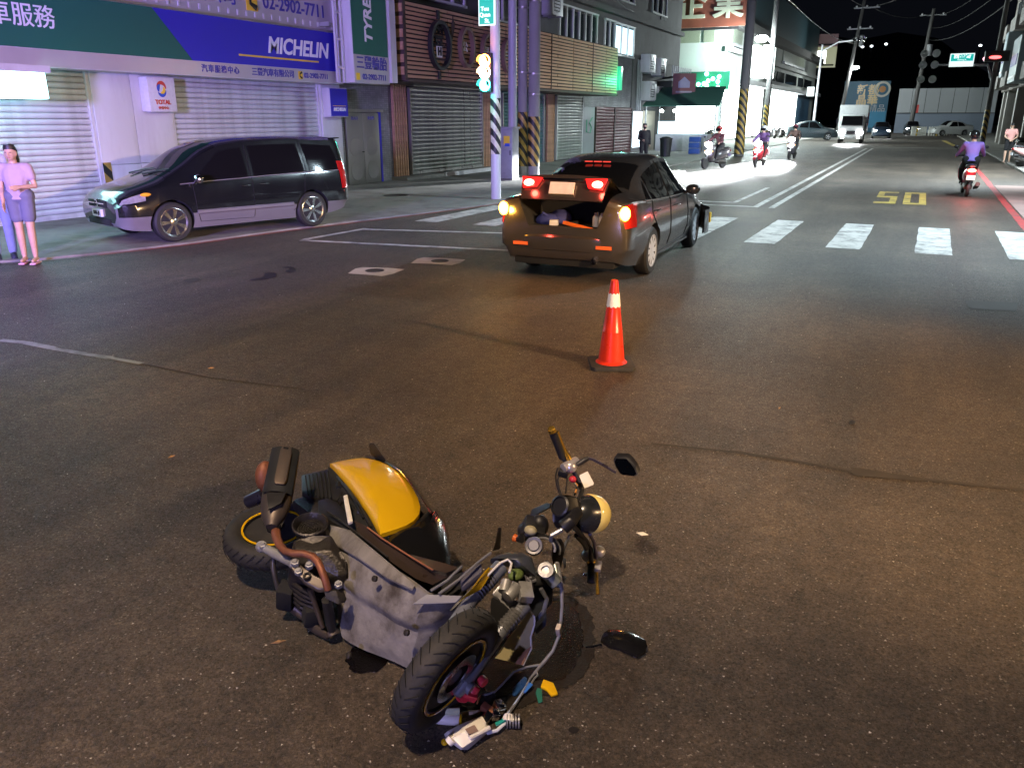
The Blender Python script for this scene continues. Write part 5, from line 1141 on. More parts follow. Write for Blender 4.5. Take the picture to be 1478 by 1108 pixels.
m = MB(); m.prism([onm(t, s_, .005) for t, s_ in ((.10, -.1), (.34, -.45), (.36, .8), (.20, .6))], upn * .01); sp(m, 'shield_foot', M['black'], muf, bevel=.003).location = (0, 0, 0)
m = MB(); m.tube([A5(215, 385, .22), A5(300, 345, .27)], [.034, .034], 14); sp(m, 'rear_indicator', pm('dark_blue_black', (.015, .015, .03), .3), bevel=.004)
m = MB(); m.tube([A5(285, 620, .335), A5(360, 660, .335), A5(450, 710, .33)], [.016, .020, .017], 12); m.ell(A5(286, 622, .335), (.024, .024, .024)); m.ell(A5(460, 712, .333), (.024, .024, .02)); sp(m, 'swing_bracket', M['alu'])
for (x, y, z) in ((465, 706, .352), (605, 838, .265), (696, 822, .30), (292, 612, .355), (483, 753, .325), (540, 720, .345)):
    m = MB(); m.lathe(A5(x, y, z), Cw(0, -.35, .93), [(.016, -.012), (.016, .004), (.010, .005), (.010, .012), (.0001, .012)], 6); sp(m, 'bolt', M['alu'])
m = MB(); m.prism([A5(*q) for q in ((445, 752, .315), (490, 735, .32), (560, 790, .295), (640, 830, .27), (640, 862, .255), (590, 870, .25), (520, 830, .275))], (0, 0, .018)); sp(m, 'mount_plate', S['muff'], bevel=.004)
m = MB(); m.lathe(A5(530, 785, .305), Cw(0, -.35, .93), [(.016, 0), (.016, .012), (.009, .012), (.009, 0)], 16, close=True); sp(m, 'plate_hole', M['iron'])
m = MB(); m.prism([A5(*q) for q in ((655, 850, .265), (720, 845, .27), (742, 900, .235), (735, 920, .225), (665, 890, .24))], Cw(-.02, -.03, .01)); sp(m, 'footrest_hinge', M['iron'], bevel=.005)
m = MB(); m.tube([A5(350, 680, .30), A5(348, 730, .27), A5(362, 800, .21), A5(385, 880, .135), A5(412, 922, .10)], .011, 10); sp(m, 'stand_tube', S['muff'])
m = MB(); m.tube([A5(545, 845, .245), A5(575, 940, .15), A5(612, 1052, .06)], [.012, .011, .010], 10); sp(m, 'stand_tube', S['muff'])
m = MB(); m.tube([A5(632, 905, .22), A5(650, 1000, .12), A5(664, 1085, .05)], [.020, .022, .016], 12); sp(m, 'stand_tube', M['black'])
m = MB(); m.tube([A5(660, 1070, .055), A5(668, 1095, .04)], [.026, .028], 14); sp(m, 'stand_bush', S['muff'])
m = MB(); m.tube([A5(432, 935, .075), A5(475, 965, .05), A5(515, 1000, .035)], [.020, .024, .016], 12, .6); sp(m, 'engine_guard', S['muff'])
m = MB(); m.tube([A5(530, 1035, .03), A5(580, 1065, .03), A5(640, 1100, .03)], [.018, .024, .016], 10, .6); sp(m, 'stand_foot', S['muff'])
m = MB(); m.box(A5(420, 880, .13), (.07, .08, .12), Euler((.3, .2, .4)).to_matrix()); m.box(A5(560, 980, .09), (.08, .07, .09), Euler((.2, .1, .9)).to_matrix()); sp(m, 'gear_case', M['archblack'], bevel=.015)
# --- front end: fork, crown, shell fragments
ft = fwc + nf_ * 0
def bell(name, p0, p1, r, n=7):
    m = MB(); d = p1 - p0; pts = []; rad = []
    for k in range(n * 2 + 1):
        pts.append(p0 + d * k / (n * 2)); rad.append(r if k % 2 == 0 else r * .80)
    m.tube(pts, rad, 18); return sp(m, name, S['bellow'])
lt, lb_ = A9(1060, 440, .285), A9(820, 700, .245); l2 = A11(375, 190, .14)
bell('fork_gaiter', lt.lerp(lb_, .18), lb_, .030)
m = MB(); m.tube([lt.lerp(lb_, -.1), lt.lerp(lb_, .3)], [.030, .028], 18); sp(m, 'fork_top', S['tube'])
m = MB(); m.tube([lb_.lerp(lt, .05), lb_.lerp(l2, .12), lb_.lerp(l2, .85), l2], [.027, .0245, .0245, .029], 20); sp(m, 'fork_leg', S['tube'])
m = MB(); m.tube([l2 + nf_ * .05, l2 - nf_ * .035], [.020, .024], 14); m.tube([l2, l2 + (l2 - lb_).normalized() * .05], [.030, .016], 14); sp(m, 'axle_lug', S['tube'])
rt_, rb_ = A9(780, 20, .37), A9(500, 330, .325)
bell('fork_gaiter', rt_.lerp(rb_, .25), rt_.lerp(rb_, .93), .031)
m = MB(); m.tube([rt_.lerp(rb_, -.12), rt_.lerp(rb_, .3)], [.031, .029], 18); sp(m, 'fork_top', S['tube'])
m = MB(); m.tube([rt_.lerp(rb_, .9), rb_.lerp(fwc + nf_ * .075, .5), fwc + nf_ * .075], [.026, .025, .027], 18); sp(m, 'fork_leg', S['tube'])
# caliper
m = MB(); m.tube([A11(330, 330, .09), A11(370, 320, .11)], [.020, .024], 14); m.tube([A11(440, 300, .10), A11(500, 215, .125)], [.022, .019], 12); m.tube([A11(540, 140, .14), A11(590, 190, .135)], [.018, .018], 14); m.box(A11(430, 290, .105), (.05, .05, .03), Euler((.3, .5, .6)).to_matrix())
sp(m, 'brake_caliper', S['redcal'], bevel=.004)
# crown, cast bracket
m = MB(); m.prism([A9(*q) for q in ((790, 180, .36), (900, 230, .355), (930, 330, .325), (1030, 380, .30), (960, 480, .275), (850, 470, .28), (780, 330, .32), (700, 300, .335))], Cw(.02, .02, -.05)); sp(m, 'fork_crown', M['alu'], bevel=.008)
m = MB(); m.tube([A9(880, 330, .345), A9(1000, 200, .365)], [.026, .024], 12); sp(m, 'stem_boss', M['alu'], bevel=.003)
m = MB(); m.tube([A9(880, 140, .385), A9(850, 270, .36)], [.020, .022], 12); sp(m, 'stem_boss', M['alu'])
m = MB(); m.box(A9(1090, 270, .345), (.05, .07, .04), Euler((.4, .2, .7)).to_matrix()); m.tube([A9(1100, 230, .35), A9(1150, 340, .32)], [.02, .004], 6); sp(m, 'broken_bracket', M['alu'], bevel=.006)
m = MB(); m.prism([A9(700, 310, .33), A9(860, 400, .31), A9(940, 490, .28), A9(800, 540, .25), A9(690, 420, .28)], (0, 0, -.08)); sp(m, 'inner_fender', M['archblack'], bevel=.01)
# shell fragments: yellow shard with white broken edge, cream inside of the shield
m = MB(); m.prism([A9(*q) for q in ((740, -5, .40), (700, 50, .395), (640, 160, .385), (580, 245, .375), (440, 300, .365), (350, 380, .35), (400, 340, .37), (500, 230, .40), (600, 90, .415), (690, -10, .415))], Cw(-.006, -.006, .004)); sp(m, 'yellow_shard', S['yellow'])
m = MB(); m.tube([A6(300, 1075, .36), A6(430, 940, .395), A6(500, 870, .41), A6(545, 850, .415), A6(568, 872, .405), A6(555, 925, .395)], .005, 6); sp(m, 'broken_edge', S['white'])
sh = [(880, 585, .04), (950, 600, .03), (1020, 622, .03), (1040, 580, .05), (1062, 540, .07), (1060, 480, .11), (1078, 420, .15), (1078, 380, .18), (1052, 345, .21), (1000, 420, .17), (950, 480, .13)]
m = MB(); m.prism([A7(*q) for q in sh], Cw(.004, .006, -.006)); sp(m, 'shield_fragment', S['cream'])
m = MB(); m.tube([A7(*q) for q in sh[2:9]], .004, 6); sp(m, 'broken_edge', S['white'])
m = MB(); m.prism([A7(*q) for q in ((985, 615, .034), (1020, 622, .034), (1040, 580, .054), (1062, 530, .08), (1020, 560, .066), (1000, 590, .05))], Cw(-.002, -.003, .004)); sp(m, 'brown_scrape', pm('scraped_brown', (.28, .13, .06), .6, var=.3, scale=20))
m = MB(); m.dome([A7(*q) for q in ((860, 90, .38), (900, 70, .39), (960, 55, .39), (1020, 60, .385), (1065, 85, .375), (1085, 150, .34), (1090, 185, .32), (1020, 150, .34), (950, 110, .36), (900, 100, .37))], .03, 5, .02); sp(m, 'upper_shield', pm('dark_blue_grey_plastic', (.045, .05, .065), .35, var=.25, scale=9, dirt=.3), angle=50)
m = MB(); m.prism([A7(*q) for q in ((960, 110, .345), (1050, 130, .335), (1085, 190, .31), (1060, 240, .28), (980, 200, .31))], (0, 0, -.05)); sp(m, 'inner_cover', pm('dull_violet_black', (.03, .025, .035), .45), bevel=.006)
m = MB(); m.prism([A7(*q) for q in ((1060, 200, .28), (1170, 190, .28), (1170, 260, .24), (1130, 300, .20), (1140, 370, .15), (1090, 420, .10), (1070, 380, .14), (1050, 300, .20))], (0, 0, -.05)); sp(m, 'knee_guard', pm('blue_black_plastic', (.025, .03, .042), .35, var=.25, scale=9), bevel=.008)
m = MB(); m.tube([A7(1110, 240, .285), A7(1140, 290, .24), A7(1125, 350, .19), A7(1085, 400, .14)], .009, 8); sp(m, 'frame_tube', S['tube'])
m = MB(); m.tube([A7(1045, 190, .315), A7(1058, 205, .32), A7(1080, 200, .318), A7(1085, 190, .316), A7(1070, 182, .315), A7(1050, 188, .314)], .006, 6); sp(m, 'hose_ring', S['wire'])
m = MB(); m.tube([A7(1070, 205, .30), A7(1130, 190, .31), A7(1165, 205, .30)], [.022, .028, .018], 12); sp(m, 'rubber_boot', M['archblack'])
m = MB(); m.tube([A7(1115, 130, .36), A7(1190, 215, .30)], [.032, .026], 18); m.tube([A7(1180, 120, .33), A7(1205, 230, .27)], [.012, .012], 10); sp(m, 'steel_column', pm('pale_steel', (.42, .47, .45), .3, metal=.7, var=.25, scale=20, dirt=.3))
m = MB(); m.lathe(A7(1135, 150, .365), Cw(-.1, -.6, .7), [(.030, -.01), (.030, .012), (.016, .014), (.014, .004), (.0001, .004)], 22); sp(m, 'column_bearing', M['alu'])
m = MB(); m.ell(A7(985, 170, .335), (.03, .035, .02)); sp(m, 'coolant_cap', pm('dull_green', (.12, .17, .05), .4))
# tubes from leg shield to floor
for pts in (((560, 250, .35), (640, 200, .365), (715, 128, .375)), ((600, 265, .34), (700, 195, .36), (800, 105, .38), (860, 60, .39))):
    m = MB(); m.tube([A7(*q) for q in pts], .0055, 7); sp(m, 'brake_cable', S['wire'])
m = MB(); m.prism([A7(*q) for q in ((705, 165, .34), (770, 120, .355), (815, 110, .36), (820, 150, .35), (760, 200, .335), (715, 235, .325))], (0, 0, -.03)); sp(m, 'glove_box', pm('violet_grey_plastic', (.09, .085, .11), .5, var=.25, scale=9), bevel=.008)
m = MB(); m.prism([A7(*q) for q in ((600, 200, .30), (720, 150, .32), (740, 240, .31), (640, 270, .30))], (0, 0, -.05)); sp(m, 'floor_end', M['archblack'], bevel=.008)
m = MB(); m.tube([A7(660, 350, .30), A7(750, 265, .35), A7(830, 180, .385)], [.006, .009, .006], 6); sp(m, 'shield_rim', M['black'])
m = MB(); m.prism([A6(455, 800, .02), A6(468, 760, .10), (A6(488, 660, .30)), A6(500, 668, .30), A6(496, 790, .02)], Cw(.006, .012, 0)); sp(m, 'side_fin', M['black'], bevel=.002)
# horn, lock block, cables by the headstock
m = MB(); hc_ = A10(260, 830, .385); m.lathe(hc_, Cw(-.15, -.75, .62), [(.036, -.02), (.037, .0), (.034, .006), (.024, .004), (.020, .010), (.0001, .010)], 28); sp(m, 'horn', pm('grey_horn', (.14, .14, .16), .4, metal=.4, var=.2))
m = MB(); m.box(A10(250, 620, .36), (.09, .08, .08), Euler((.5, .3, .5)).to_matrix()); m.ell(A10(200, 650, .35), (.05, .045, .045)); m.ell(A10(330, 580, .37), (.04, .04, .05)); sp(m, 'lock_block', M['black'], bevel=.01)
m = MB(); m.ell(A10(220, 640, .395), (.028, .02, .02)); sp(m, 'pale_scrape', S['cream'])
m = MB(); m.tube([A10(20, 730, .34), A10(60, 745, .34)], [.017, .013], 12); sp(m, 'orange_reflector', pm('orange_lens', (.7, .15, .03), .25)); m = MB(); m.tube([A10(60, 745, .34), A10(110, 740, .35)], [.012, .02], 10); sp(m, 'reflector_stalk', M['black'])
for k, (r_, dx) in enumerate(((.040, 0), (.034, 20), (.046, 40))):
    m = MB(); cc_ = A10(370 + dx, 830 + 12 * k, .35); fr_ = frame(Cw(-.5, -.5, .6)); m.tube([cc_ + fr_ @ Vector((math.cos(a) * r_, math.sin(a) * r_ * 1.5, .004 * a)) for a in np.linspace(-1.6, 1.9, 16)], .0055, 7); sp(m, 'coiled_cable', S['wire'] if k % 2 else M['black'])
m = MB(); m.tube([A10(470, 760, .38), A10(480, 700, .41), A10(610, 630, .43)], .010, 8); sp(m, 'brake_hose', S['tube'])
m = MB(); m.prism([A10(*q) for q in ((490, 760, .36), (600, 720, .38), (640, 800, .34), (600, 990, .22), (500, 960, .26), (480, 860, .31))], (0, 0, -.05)); sp(m, 'head_bracket', M['black'], bevel=.008)
m = MB(); m.prism([A10(*q) for q in ((690, 680, .36), (705, 690, .36), (640, 850, .30), (600, 990, .24), (585, 850, .30), (650, 760, .33))], Cw(.004, .006, -.012)); sp(m, 'bracket_fin', pm('grey_blue_plastic', (.16, .18, .23), .4, var=.2), bevel=.002)
m = MB(); m.prism([A10(*q) for q in ((600, 950, .24), (655, 990, .22), (650, 1060, .19), (630, 1095, .17))], Cw(.004, .006, -.012)); sp(m, 'bracket_fin', pm('grey_blue_plastic2', (.16, .18, .23), .4, var=.2), bevel=.002)
m = MB(); m.tube([A10(620, 600, .44), A10(700, 540, .46), A10(800, 420, .47)], [.030, .028, .024], 18); sp(m, 'handlebar_clamp', M['black'], bevel=.003)
# headlamp on the bar
hl0, hl1 = A10(600, 440, .42), A10(1090, 420, .36); hx_ = (A10(1060, 430, .36) - A10(760, 440, .40)).normalized()
hc0 = A10(905, 440, .385)
m = MB(); m.lathe(hc0, hx_, [(.045, -.075), (.064, -.06), (.076, -.035), (.081, -.005), (.083, .008), (.078, .010), (.0001, .006)], 36); sp(m, 'headlamp_bucket', pm('headlamp_black', (.018, .021, .028), .25, var=.2, coat=.3))
m = MB(); m.lathe(hc0, hx_, [(.083, .008), (.086, .014), (.086, .035), (.081, .060), (.070, .082), (.050, .096), (.025, .103), (.0001, .105)], 40); sp(m, 'headlamp_lens', pm('yellow_lens_film', (.82, .68, .22), .10, var=.05, coat=.8))
m = MB(); m.prism([A10(*q) for q in ((470, 260, .50), (560, 190, .53), (700, 200, .52), (800, 220, .50), (830, 360, .46), (700, 420, .45), (560, 540, .42), (480, 540, .42))], Cw(.02, .03, -.05)); sp(m, 'instrument_housing', M['black'], bevel=.012)
m = MB(); m.lathe(A10(590, 340, .505), Cw(-.6, -.6, .5), [(.042, 0), (.044, .008), (.036, .012), (.034, .004), (.0001, .004)], 28); sp(m, 'instrument_dial', M['black'])
m = MB(); m.prism([A10(*q) for q in ((230, 380, .30), (420, 300, .36), (465, 310, .37), (450, 360, .36), (400, 380, .34), (250, 470, .28), (205, 490, .26))], Cw(.01, .015, -.01)); sp(m, 'broken_cowl', M['black'], bevel=.003)
# handlebar: right side up in the air
rg_end, rg_in = A6(808, 88, .755), A6(872, 250, .60); bend = A6(925, 300, .565); mid = A6(985, 440, .47); cen = A10(700, 540, .455)
m = MB(); m.tube([rg_in, bend, A6(955, 370, .52), mid, A6(960, 520, .45), cen], .011, 12); sp(m, 'handlebar', M['black'])
m = MB(); m.tube([rg_end.lerp(rg_in, .06), rg_end.lerp(rg_in, .2), rg_end.lerp(rg_in, .5), rg_end.lerp(rg_in, .95)], [.0165, .0175, .0165, .0175], 16); sp(m, 'grip', M['rubber'])
m = MB(); m.tube([rg_end - (rg_in - rg_end) * .09, rg_end.lerp(rg_in, .02)], [.015, .019], 16); sp(m, 'bar_end', S['gold'], bevel=.003)
m = MB(); m.tube([A6(838, 95, .74), A6(855, 140, .70), A6(880, 200, .645), A6(912, 258, .60)], [.008, .0085, .010, .013], 10, .7); sp(m, 'brake_lever', S['gold'])
m = MB(); m.tube([A6(905, 262, .60), A6(940, 330, .55), A6(975, 395, .51)], [.009, .008, .010], 8); sp(m, 'lever_arm', M['black'])
m = MB(); m.tube([A6(872, 310, .575), A6(955, 270, .585)], [.020, .024], 16); m.ell(A6(915, 300, .575), (.030, .030, .028)); sp(m, 'master_cylinder', pm('pale_cast_metal', (.6, .57, .58), .32, metal=.6, var=.15, scale=25), bevel=.003)
m = MB(); m.box(A6(875, 335, .55), (.045, .035, .035), Euler((.3, .2, .2)).to_matrix()); sp(m, 'switch_box', M['black'], bevel=.008)
m = MB(); m.prism([A6(970, 360, .535), A6(1015, 338, .545), A6(1052, 408, .505), A6(1000, 428, .495)], Cw(.003, .01, .004)); sp(m, 'paper_tag', S['white'])
m = MB(); m.ell(A6(930, 375, .525), (.016, .016, .014)); sp(m, 'red_button', S['redcal'])
for q in (((840, 310, .55), (828, 360, .53), (835, 410, .50), (855, 470, .46)), ((900, 350, .54), (895, 400, .51), (888, 460, .47)), ((930, 380, .52), (955, 420, .50), (940, 470, .46)), ((860, 330, .55), (842, 380, .52), (850, 430, .49), (868, 480, .46))):
    m = MB(); m.tube([A6(*p) for p in q], .0042, 6); sp(m, 'control_cable', M['black'])
m = MB(); m.tube([A6(930, 378, .52), A6(958, 410, .50), A6(945, 455, .48)], .004, 6); sp(m, 'orange_wire', pm('orange_wire', (.6, .25, .05), .5))
m = MB(); m.tube([A6(955, 290, .585), A6(990, 268, .60), A6(1022, 250, .61)], [.010, .012, .010], 10); sp(m, 'mirror_clamp', M['black'])
m = MB(); m.tube([A6(1015, 250, .61), A6(1050, 258, .605), A6(1110, 290, .58), A6(1185, 335, .545)], .0065, 10); sp(m, 'mirror_stem', pm('violet_black_rod', (.03, .025, .05), .3))
mq = [(1168, 262, .575), (1178, 242, .59), (1250, 245, .60), (1275, 270, .59), (1300, 305, .575), (1318, 345, .55), (1300, 360, .54), (1225, 352, .535), (1205, 340, .54), (1180, 300, .555)]
m = MB(); m.prism([A6(*p) for p in mq], Cw(.015, .025, .01)); mir = sp(m, 'mirror_shell', M['black'], bevel=.005)
cq = sum((A6(*p) for p in mq), Vector()) / len(mq); m = MB(); m.prism([cq + (A6(*p) - cq) * .86 + Cw(-.001, -.004, .0) for p in mq], Cw(0, -.002, 0)); sp(m, 'mirror_glass', S['mirror'])
# handlebar: left side on the ground
m = MB(); m.tube([cen, A10(800, 650, .34), A10(900, 760, .24), A10(960, 870, .17), A6(1040, 860, .11)], .011, 12); sp(m, 'handlebar', M['black'])
m = MB(); m.tube([A10(780, 700, .30), A10(870, 790, .24), A10(905, 860, .19)], .012, 10); sp(m, 'cable_bundle', M['black'])
m = MB(); m.tube([A10(950, 690, .31), A10(1000, 780, .24), A10(1020, 900, .16), A10(1025, 980, .12)], .008, 9); sp(m, 'lever_rod', pm('violet_metal', (.12, .11, .2), .3, metal=.5))
m = MB(); m.ell(A10(1060, 900, .145), (.030, .030, .026)); m.ell(A10(930, 950, .12), (.034, .032, .03)); sp(m, 'lever_perch', M['alu'])
m = MB(); m.tube([A6(1035, 862, .10), A6(1040, 900, .075), A6(1038, 985, .035)], [.018, .0175, .0185], 16); sp(m, 'grip', M['rubber'])
m = MB(); m.tube([A6(1020, 866, .105), A6(1060, 864, .10)], [.008, .008], 8); sp(m, 'grip_ring', S['gold'])
m = MB(); m.ell(A6(1006, 945, .03), (.014, .014, .014)); sp(m, 'bar_weight', M['chrome'])
m = MB(); m.tube([A6(1072, 875, .10), A6(1072, 930, .075), A6(1074, 1000, .045), A6(1078, 1055, .02)], [.011, .009, .0085, .010], 10, .8); sp(m, 'brake_lever', S['gold'])
m = MB(); m.box(A6(1080, 890, .105), (.03, .05, .02), Euler((.4, 0, .2)).to_matrix()); sp(m, 'lever_pivot', M['alu'], bevel=.004)
m = MB(); m.tube([A10(715, 690, .33), A10(745, 690, .32), A10(748, 750, .30), A10(728, 780, .29), A10(715, 740, .31), A10(718, 695, .33)], .004, 6); sp(m, 'key_ring', M['chrome'])
# torn wiring loom
loom = [(1190, 110, .33), (1205, 180, .30), (1215, 250, .26), (1216, 330, .21), (1210, 400, .16), (1198, 480, .11), (1170, 550, .06), (1130, 600, .03), (1095, 640, .018), (1060, 685, .014), (1030, 740, .014), (995, 795, .014), (955, 850, .016)]
m = MB(); m.tube([A7(*q) for q in loom], [.010, .009, .008, .007, .006, .006, .006, .007, .006, .005, .005, .005, .005], 9); sp(m, 'wiring_loom', S['wire'])
m = MB(); m.box(A7(1200, 445, .14), (.018, .028, .045), Euler((.4, 0, .1)).to_matrix()); sp(m, 'loom_connector', pm('beige_plastic', (.5, .42, .33), .45), bevel=.003)
for q in (((1110, 618, .02), (1040, 630, .012), (975, 655, .010), (930, 705, .010), (880, 755, .010), (830, 770, .010)), ((1085, 650, .02), (1095, 670, .012), (1075, 690, .012), (1060, 720, .012)), ((1060, 680, .02), (1020, 760, .02), (975, 830, .014), (945, 870, .014))):
    m = MB(); m.tube([A7(*p) for p in q], .0038, 7); sp(m, 'loose_wire', S['wire'])
m = MB(); m.tube([A7(1050, 700, .02), A7(1010, 770, .02), A7(960, 840, .016), A7(930, 885, .016)], .0032, 6); sp(m, 'loose_wire', pm('pale_blue_wire', (.35, .45, .65), .4))
# ------------------------------------------------------------------ fragments on the road around it
def bit(name, label, cat, mb, mat, bevel=.003, grp='broken scooter pieces on the asphalt'):
    o = mb.build(name, mat, None, bevel=bevel); return tag(o, label, cat, grp)
def flat(pts, h, z0=.004): return MB().prism([Vector((p.x, p.y, z0)) for p in pts], (0, 0, h))
root = thing('broken_lamp_unit', 'smashed white plastic lamp housing lying by the front wheel', 'lamp', (0, 0, 0), 0, 'broken scooter pieces on the asphalt')
o = root; q = lambda x, y, z: A11(x, y, z)
m = MB(); m.loft([[q(x, y, z) for x, y, z in r_] for r_ in (((145, 730, .008), (200, 690, .035), (380, 600, .045), (560, 530, .04), (600, 600, .012), (400, 720, .006)), ((190, 800, .004), (240, 770, .05), (400, 690, .06), (600, 600, .05), (620, 650, .01), (420, 800, .004)), ((330, 900, .004), (350, 880, .035), (470, 800, .04), (620, 690, .035), (625, 720, .008), (400, 890, .004)))]); m.build('housing', S['white'], root, bevel=.004)
m = MB(); m.tube([q(200, 820, .03), q(240, 780, .04)], [.016, .018], 14); m.tube([q(430, 770, .05), q(640, 660, .045)], [.008, .008], 8); m.build('housing_rib', S['white'], root)
m = MB(); m.ell(q(160, 815, .014), (.012, .012, .012)); m.build('yellow_peg', S['yellow'], root)
m = MB(); m.prism([q(380, 680, .066), q(480, 640, .064), q(520, 700, .056), q(420, 740, .06)], (0, 0, .003)); m.build('dark_recess', pm('brown_stain', (.25, .17, .14), .6), root)
m = MB(); m.prism([q(700, 620, .03), q(830, 560, .03), q(830, 590, .03), q(710, 650, .03)], (0, 0, .006)); m.build('circuit_board', pm('teal_board', (.02, .3, .26), .4), root)
m = MB(); m.tube([q(610, 720, .02), q(720, 690, .022), q(840, 580, .024)], .006, 8); m.build('pale_cable', pm('white_cable', (.6, .62, .68), .4), root)
m = MB()
for (x, y, z, a, b_, c) in ((620, 470, .03, .05, .025, .03), (740, 440, .035, .03, .04, .035), (610, 560, .025, .03, .04, .03), (700, 520, .03, .025, .03, .03)): m2_ = MB(); m2_.box(q(x, y, z), (a, b_, c), Euler((.2, .3, x * .01)).to_matrix()); m2_.build('metal_bracket', M['chrome'] if x != 620 else S['rust'], root, bevel=.003)
m = MB(); m.tube([q(835, 610, .022), q(850, 540, .03)], [.022, .02], 14); m.build('bulb_holder', S['white'], root)
cc_ = q(890, 590, .024); ax_ = (q(930, 590, .024) - q(850, 590, .024)).normalized()
for k in range(5): m = MB(); m.lathe(cc_ + ax_ * (-.02 + .01 * k), ax_, [(.024, -.002), (.024, .002), (.019, .002), (.019, -.002)], 22, close=True); m.build('coil_ring', M['alu'], root)
m = MB(); m.lathe(cc_, ax_, [(.017, -.025), (.017, .025)], 16); m.build('coil_core', M['black'], root)
bit('white_tube', 'broken white and yellow plastic tube lying under the front tyre', 'fragment', MB().tube([q(40, 560, .022), q(180, 565, .024), q(320, 580, .022)], [.018, .021, .019], 16), S['white'])
bit('clear_strip', 'greenish clear lens strip lying on the white tube', 'fragment', MB().tube([q(50, 505, .050), q(180, 490, .054), q(320, 490, .050)], [.010, .015, .016], 12, .6), pm('greenish_lens', (.5, .55, .38), .15))
bit('wood_coloured_rod', 'tan rod fragment between the white tube and the lamp housing', 'fragment', MB().tube([q(330, 520, .012), q(460, 505, .014), q(540, 490, .014)], [.009, .010, .008], 8), pm('tan_rod', (.35, .27, .18), .5))
bit('yellow_peg_piece', 'tiny yellow plug at the end of the white tube', 'fragment', MB().tube([q(290, 575, .022), q(345, 575, .022)], [.019, .017], 12), S['yellow'])
bit('blue_card', 'dark blue card held in the torn wiring', 'card', flat([q(880, 340, 0), q(890, 260, 0), q(1010, 140, 0), q(1045, 160, 0), q(1030, 230, 0), q(920, 350, 0)], .006, .006), pm('navy_card', (.015, .05, .16), .3))
bit('blue_tag', 'bright blue tag wrapped on the torn wiring', 'card', MB().prism([q(1000, 290, .02), q(1060, 180, .024), q(1105, 210, .022), q(1020, 300, .018)], (0, 0, .004)), pm('bright_blue_card', (.04, .16, .55), .35))
bit('yellow_fragment', 'folded bright yellow plastic fragment near the oil puddle', 'fragment', MB().prism([q(*p) for p in ((1185, 245, .006), (1215, 165, .012), (1320, 205, .014), (1370, 320, .006), (1300, 340, .005), (1250, 280, .008))], (0, 0, .010)), S['yellow'])
bit('teal_fragment', 'dull teal glassy fragment beside the yellow fragment', 'fragment', flat([q(1130, 300, 0), q(1150, 250, 0), q(1200, 270, 0), q(1205, 400, 0), q(1160, 420, 0)], .004), pm('teal_glass', (.03, .16, .12), .2))
bit('orange_chip', 'small orange chip beside the red brake caliper', 'fragment', MB().tube([q(505, 410, .006), q(525, 360, .008), q(545, 320, .006)], [.004, .009, .004], 8, .5), pm('orange_chip', (.6, .2, .08), .4))
bit('silver_strip', 'thin silver strip lying behind the orange chip', 'fragment', MB().tube([q(555, 315, .006), q(620, 300, .008), q(700, 300, .006)], [.006, .009, .004], 8, .5), M['chrome'])
bit('white_sliver', 'thin white sliver of plastic on the asphalt past the headlamp', 'fragment', flat([G(918, 770), G(928, 769), G(936, 773), G(926, 774)], .004), S['white'])
lm = thing('loose_mirror', 'black scooter mirror lying loose on the asphalt right of the oil puddle', 'mirror', (0, 0, 0), 0)
def AM(x, y, z): return G(700 + x / 5.035, 780 + y / 5.035, z)
mp_ = [(840, 720), (860, 670), (900, 642), (980, 640), (1060, 660), (1130, 695), (1170, 725), (1180, 765), (1160, 805), (1110, 832), (1050, 810), (980, 780), (900, 762)]
m = MB(); m.dome([AM(x, y, .012 + .012 * (x - 840) / 340) for x, y in mp_], .016, 6, .004); m.build('shell', M['blackgloss'], lm, angle=50)
m = MB(); m.prism([AM(1080, 845, .006), AM(1170, 800, .012), AM(1185, 762, .015), AM(1180, 800, .008), AM(1100, 850, .002)], (0, 0, .006)); m.build('rim', pm('mirror_rim', (.06, .07, .11), .3), lm)
m = MB(); m.tube([AM(730, 775, .006), AM(790, 768, .008), AM(850, 755, .014)], [.004, .006, .007], 8); m.build('stem_stub', M['chrome'], lm)
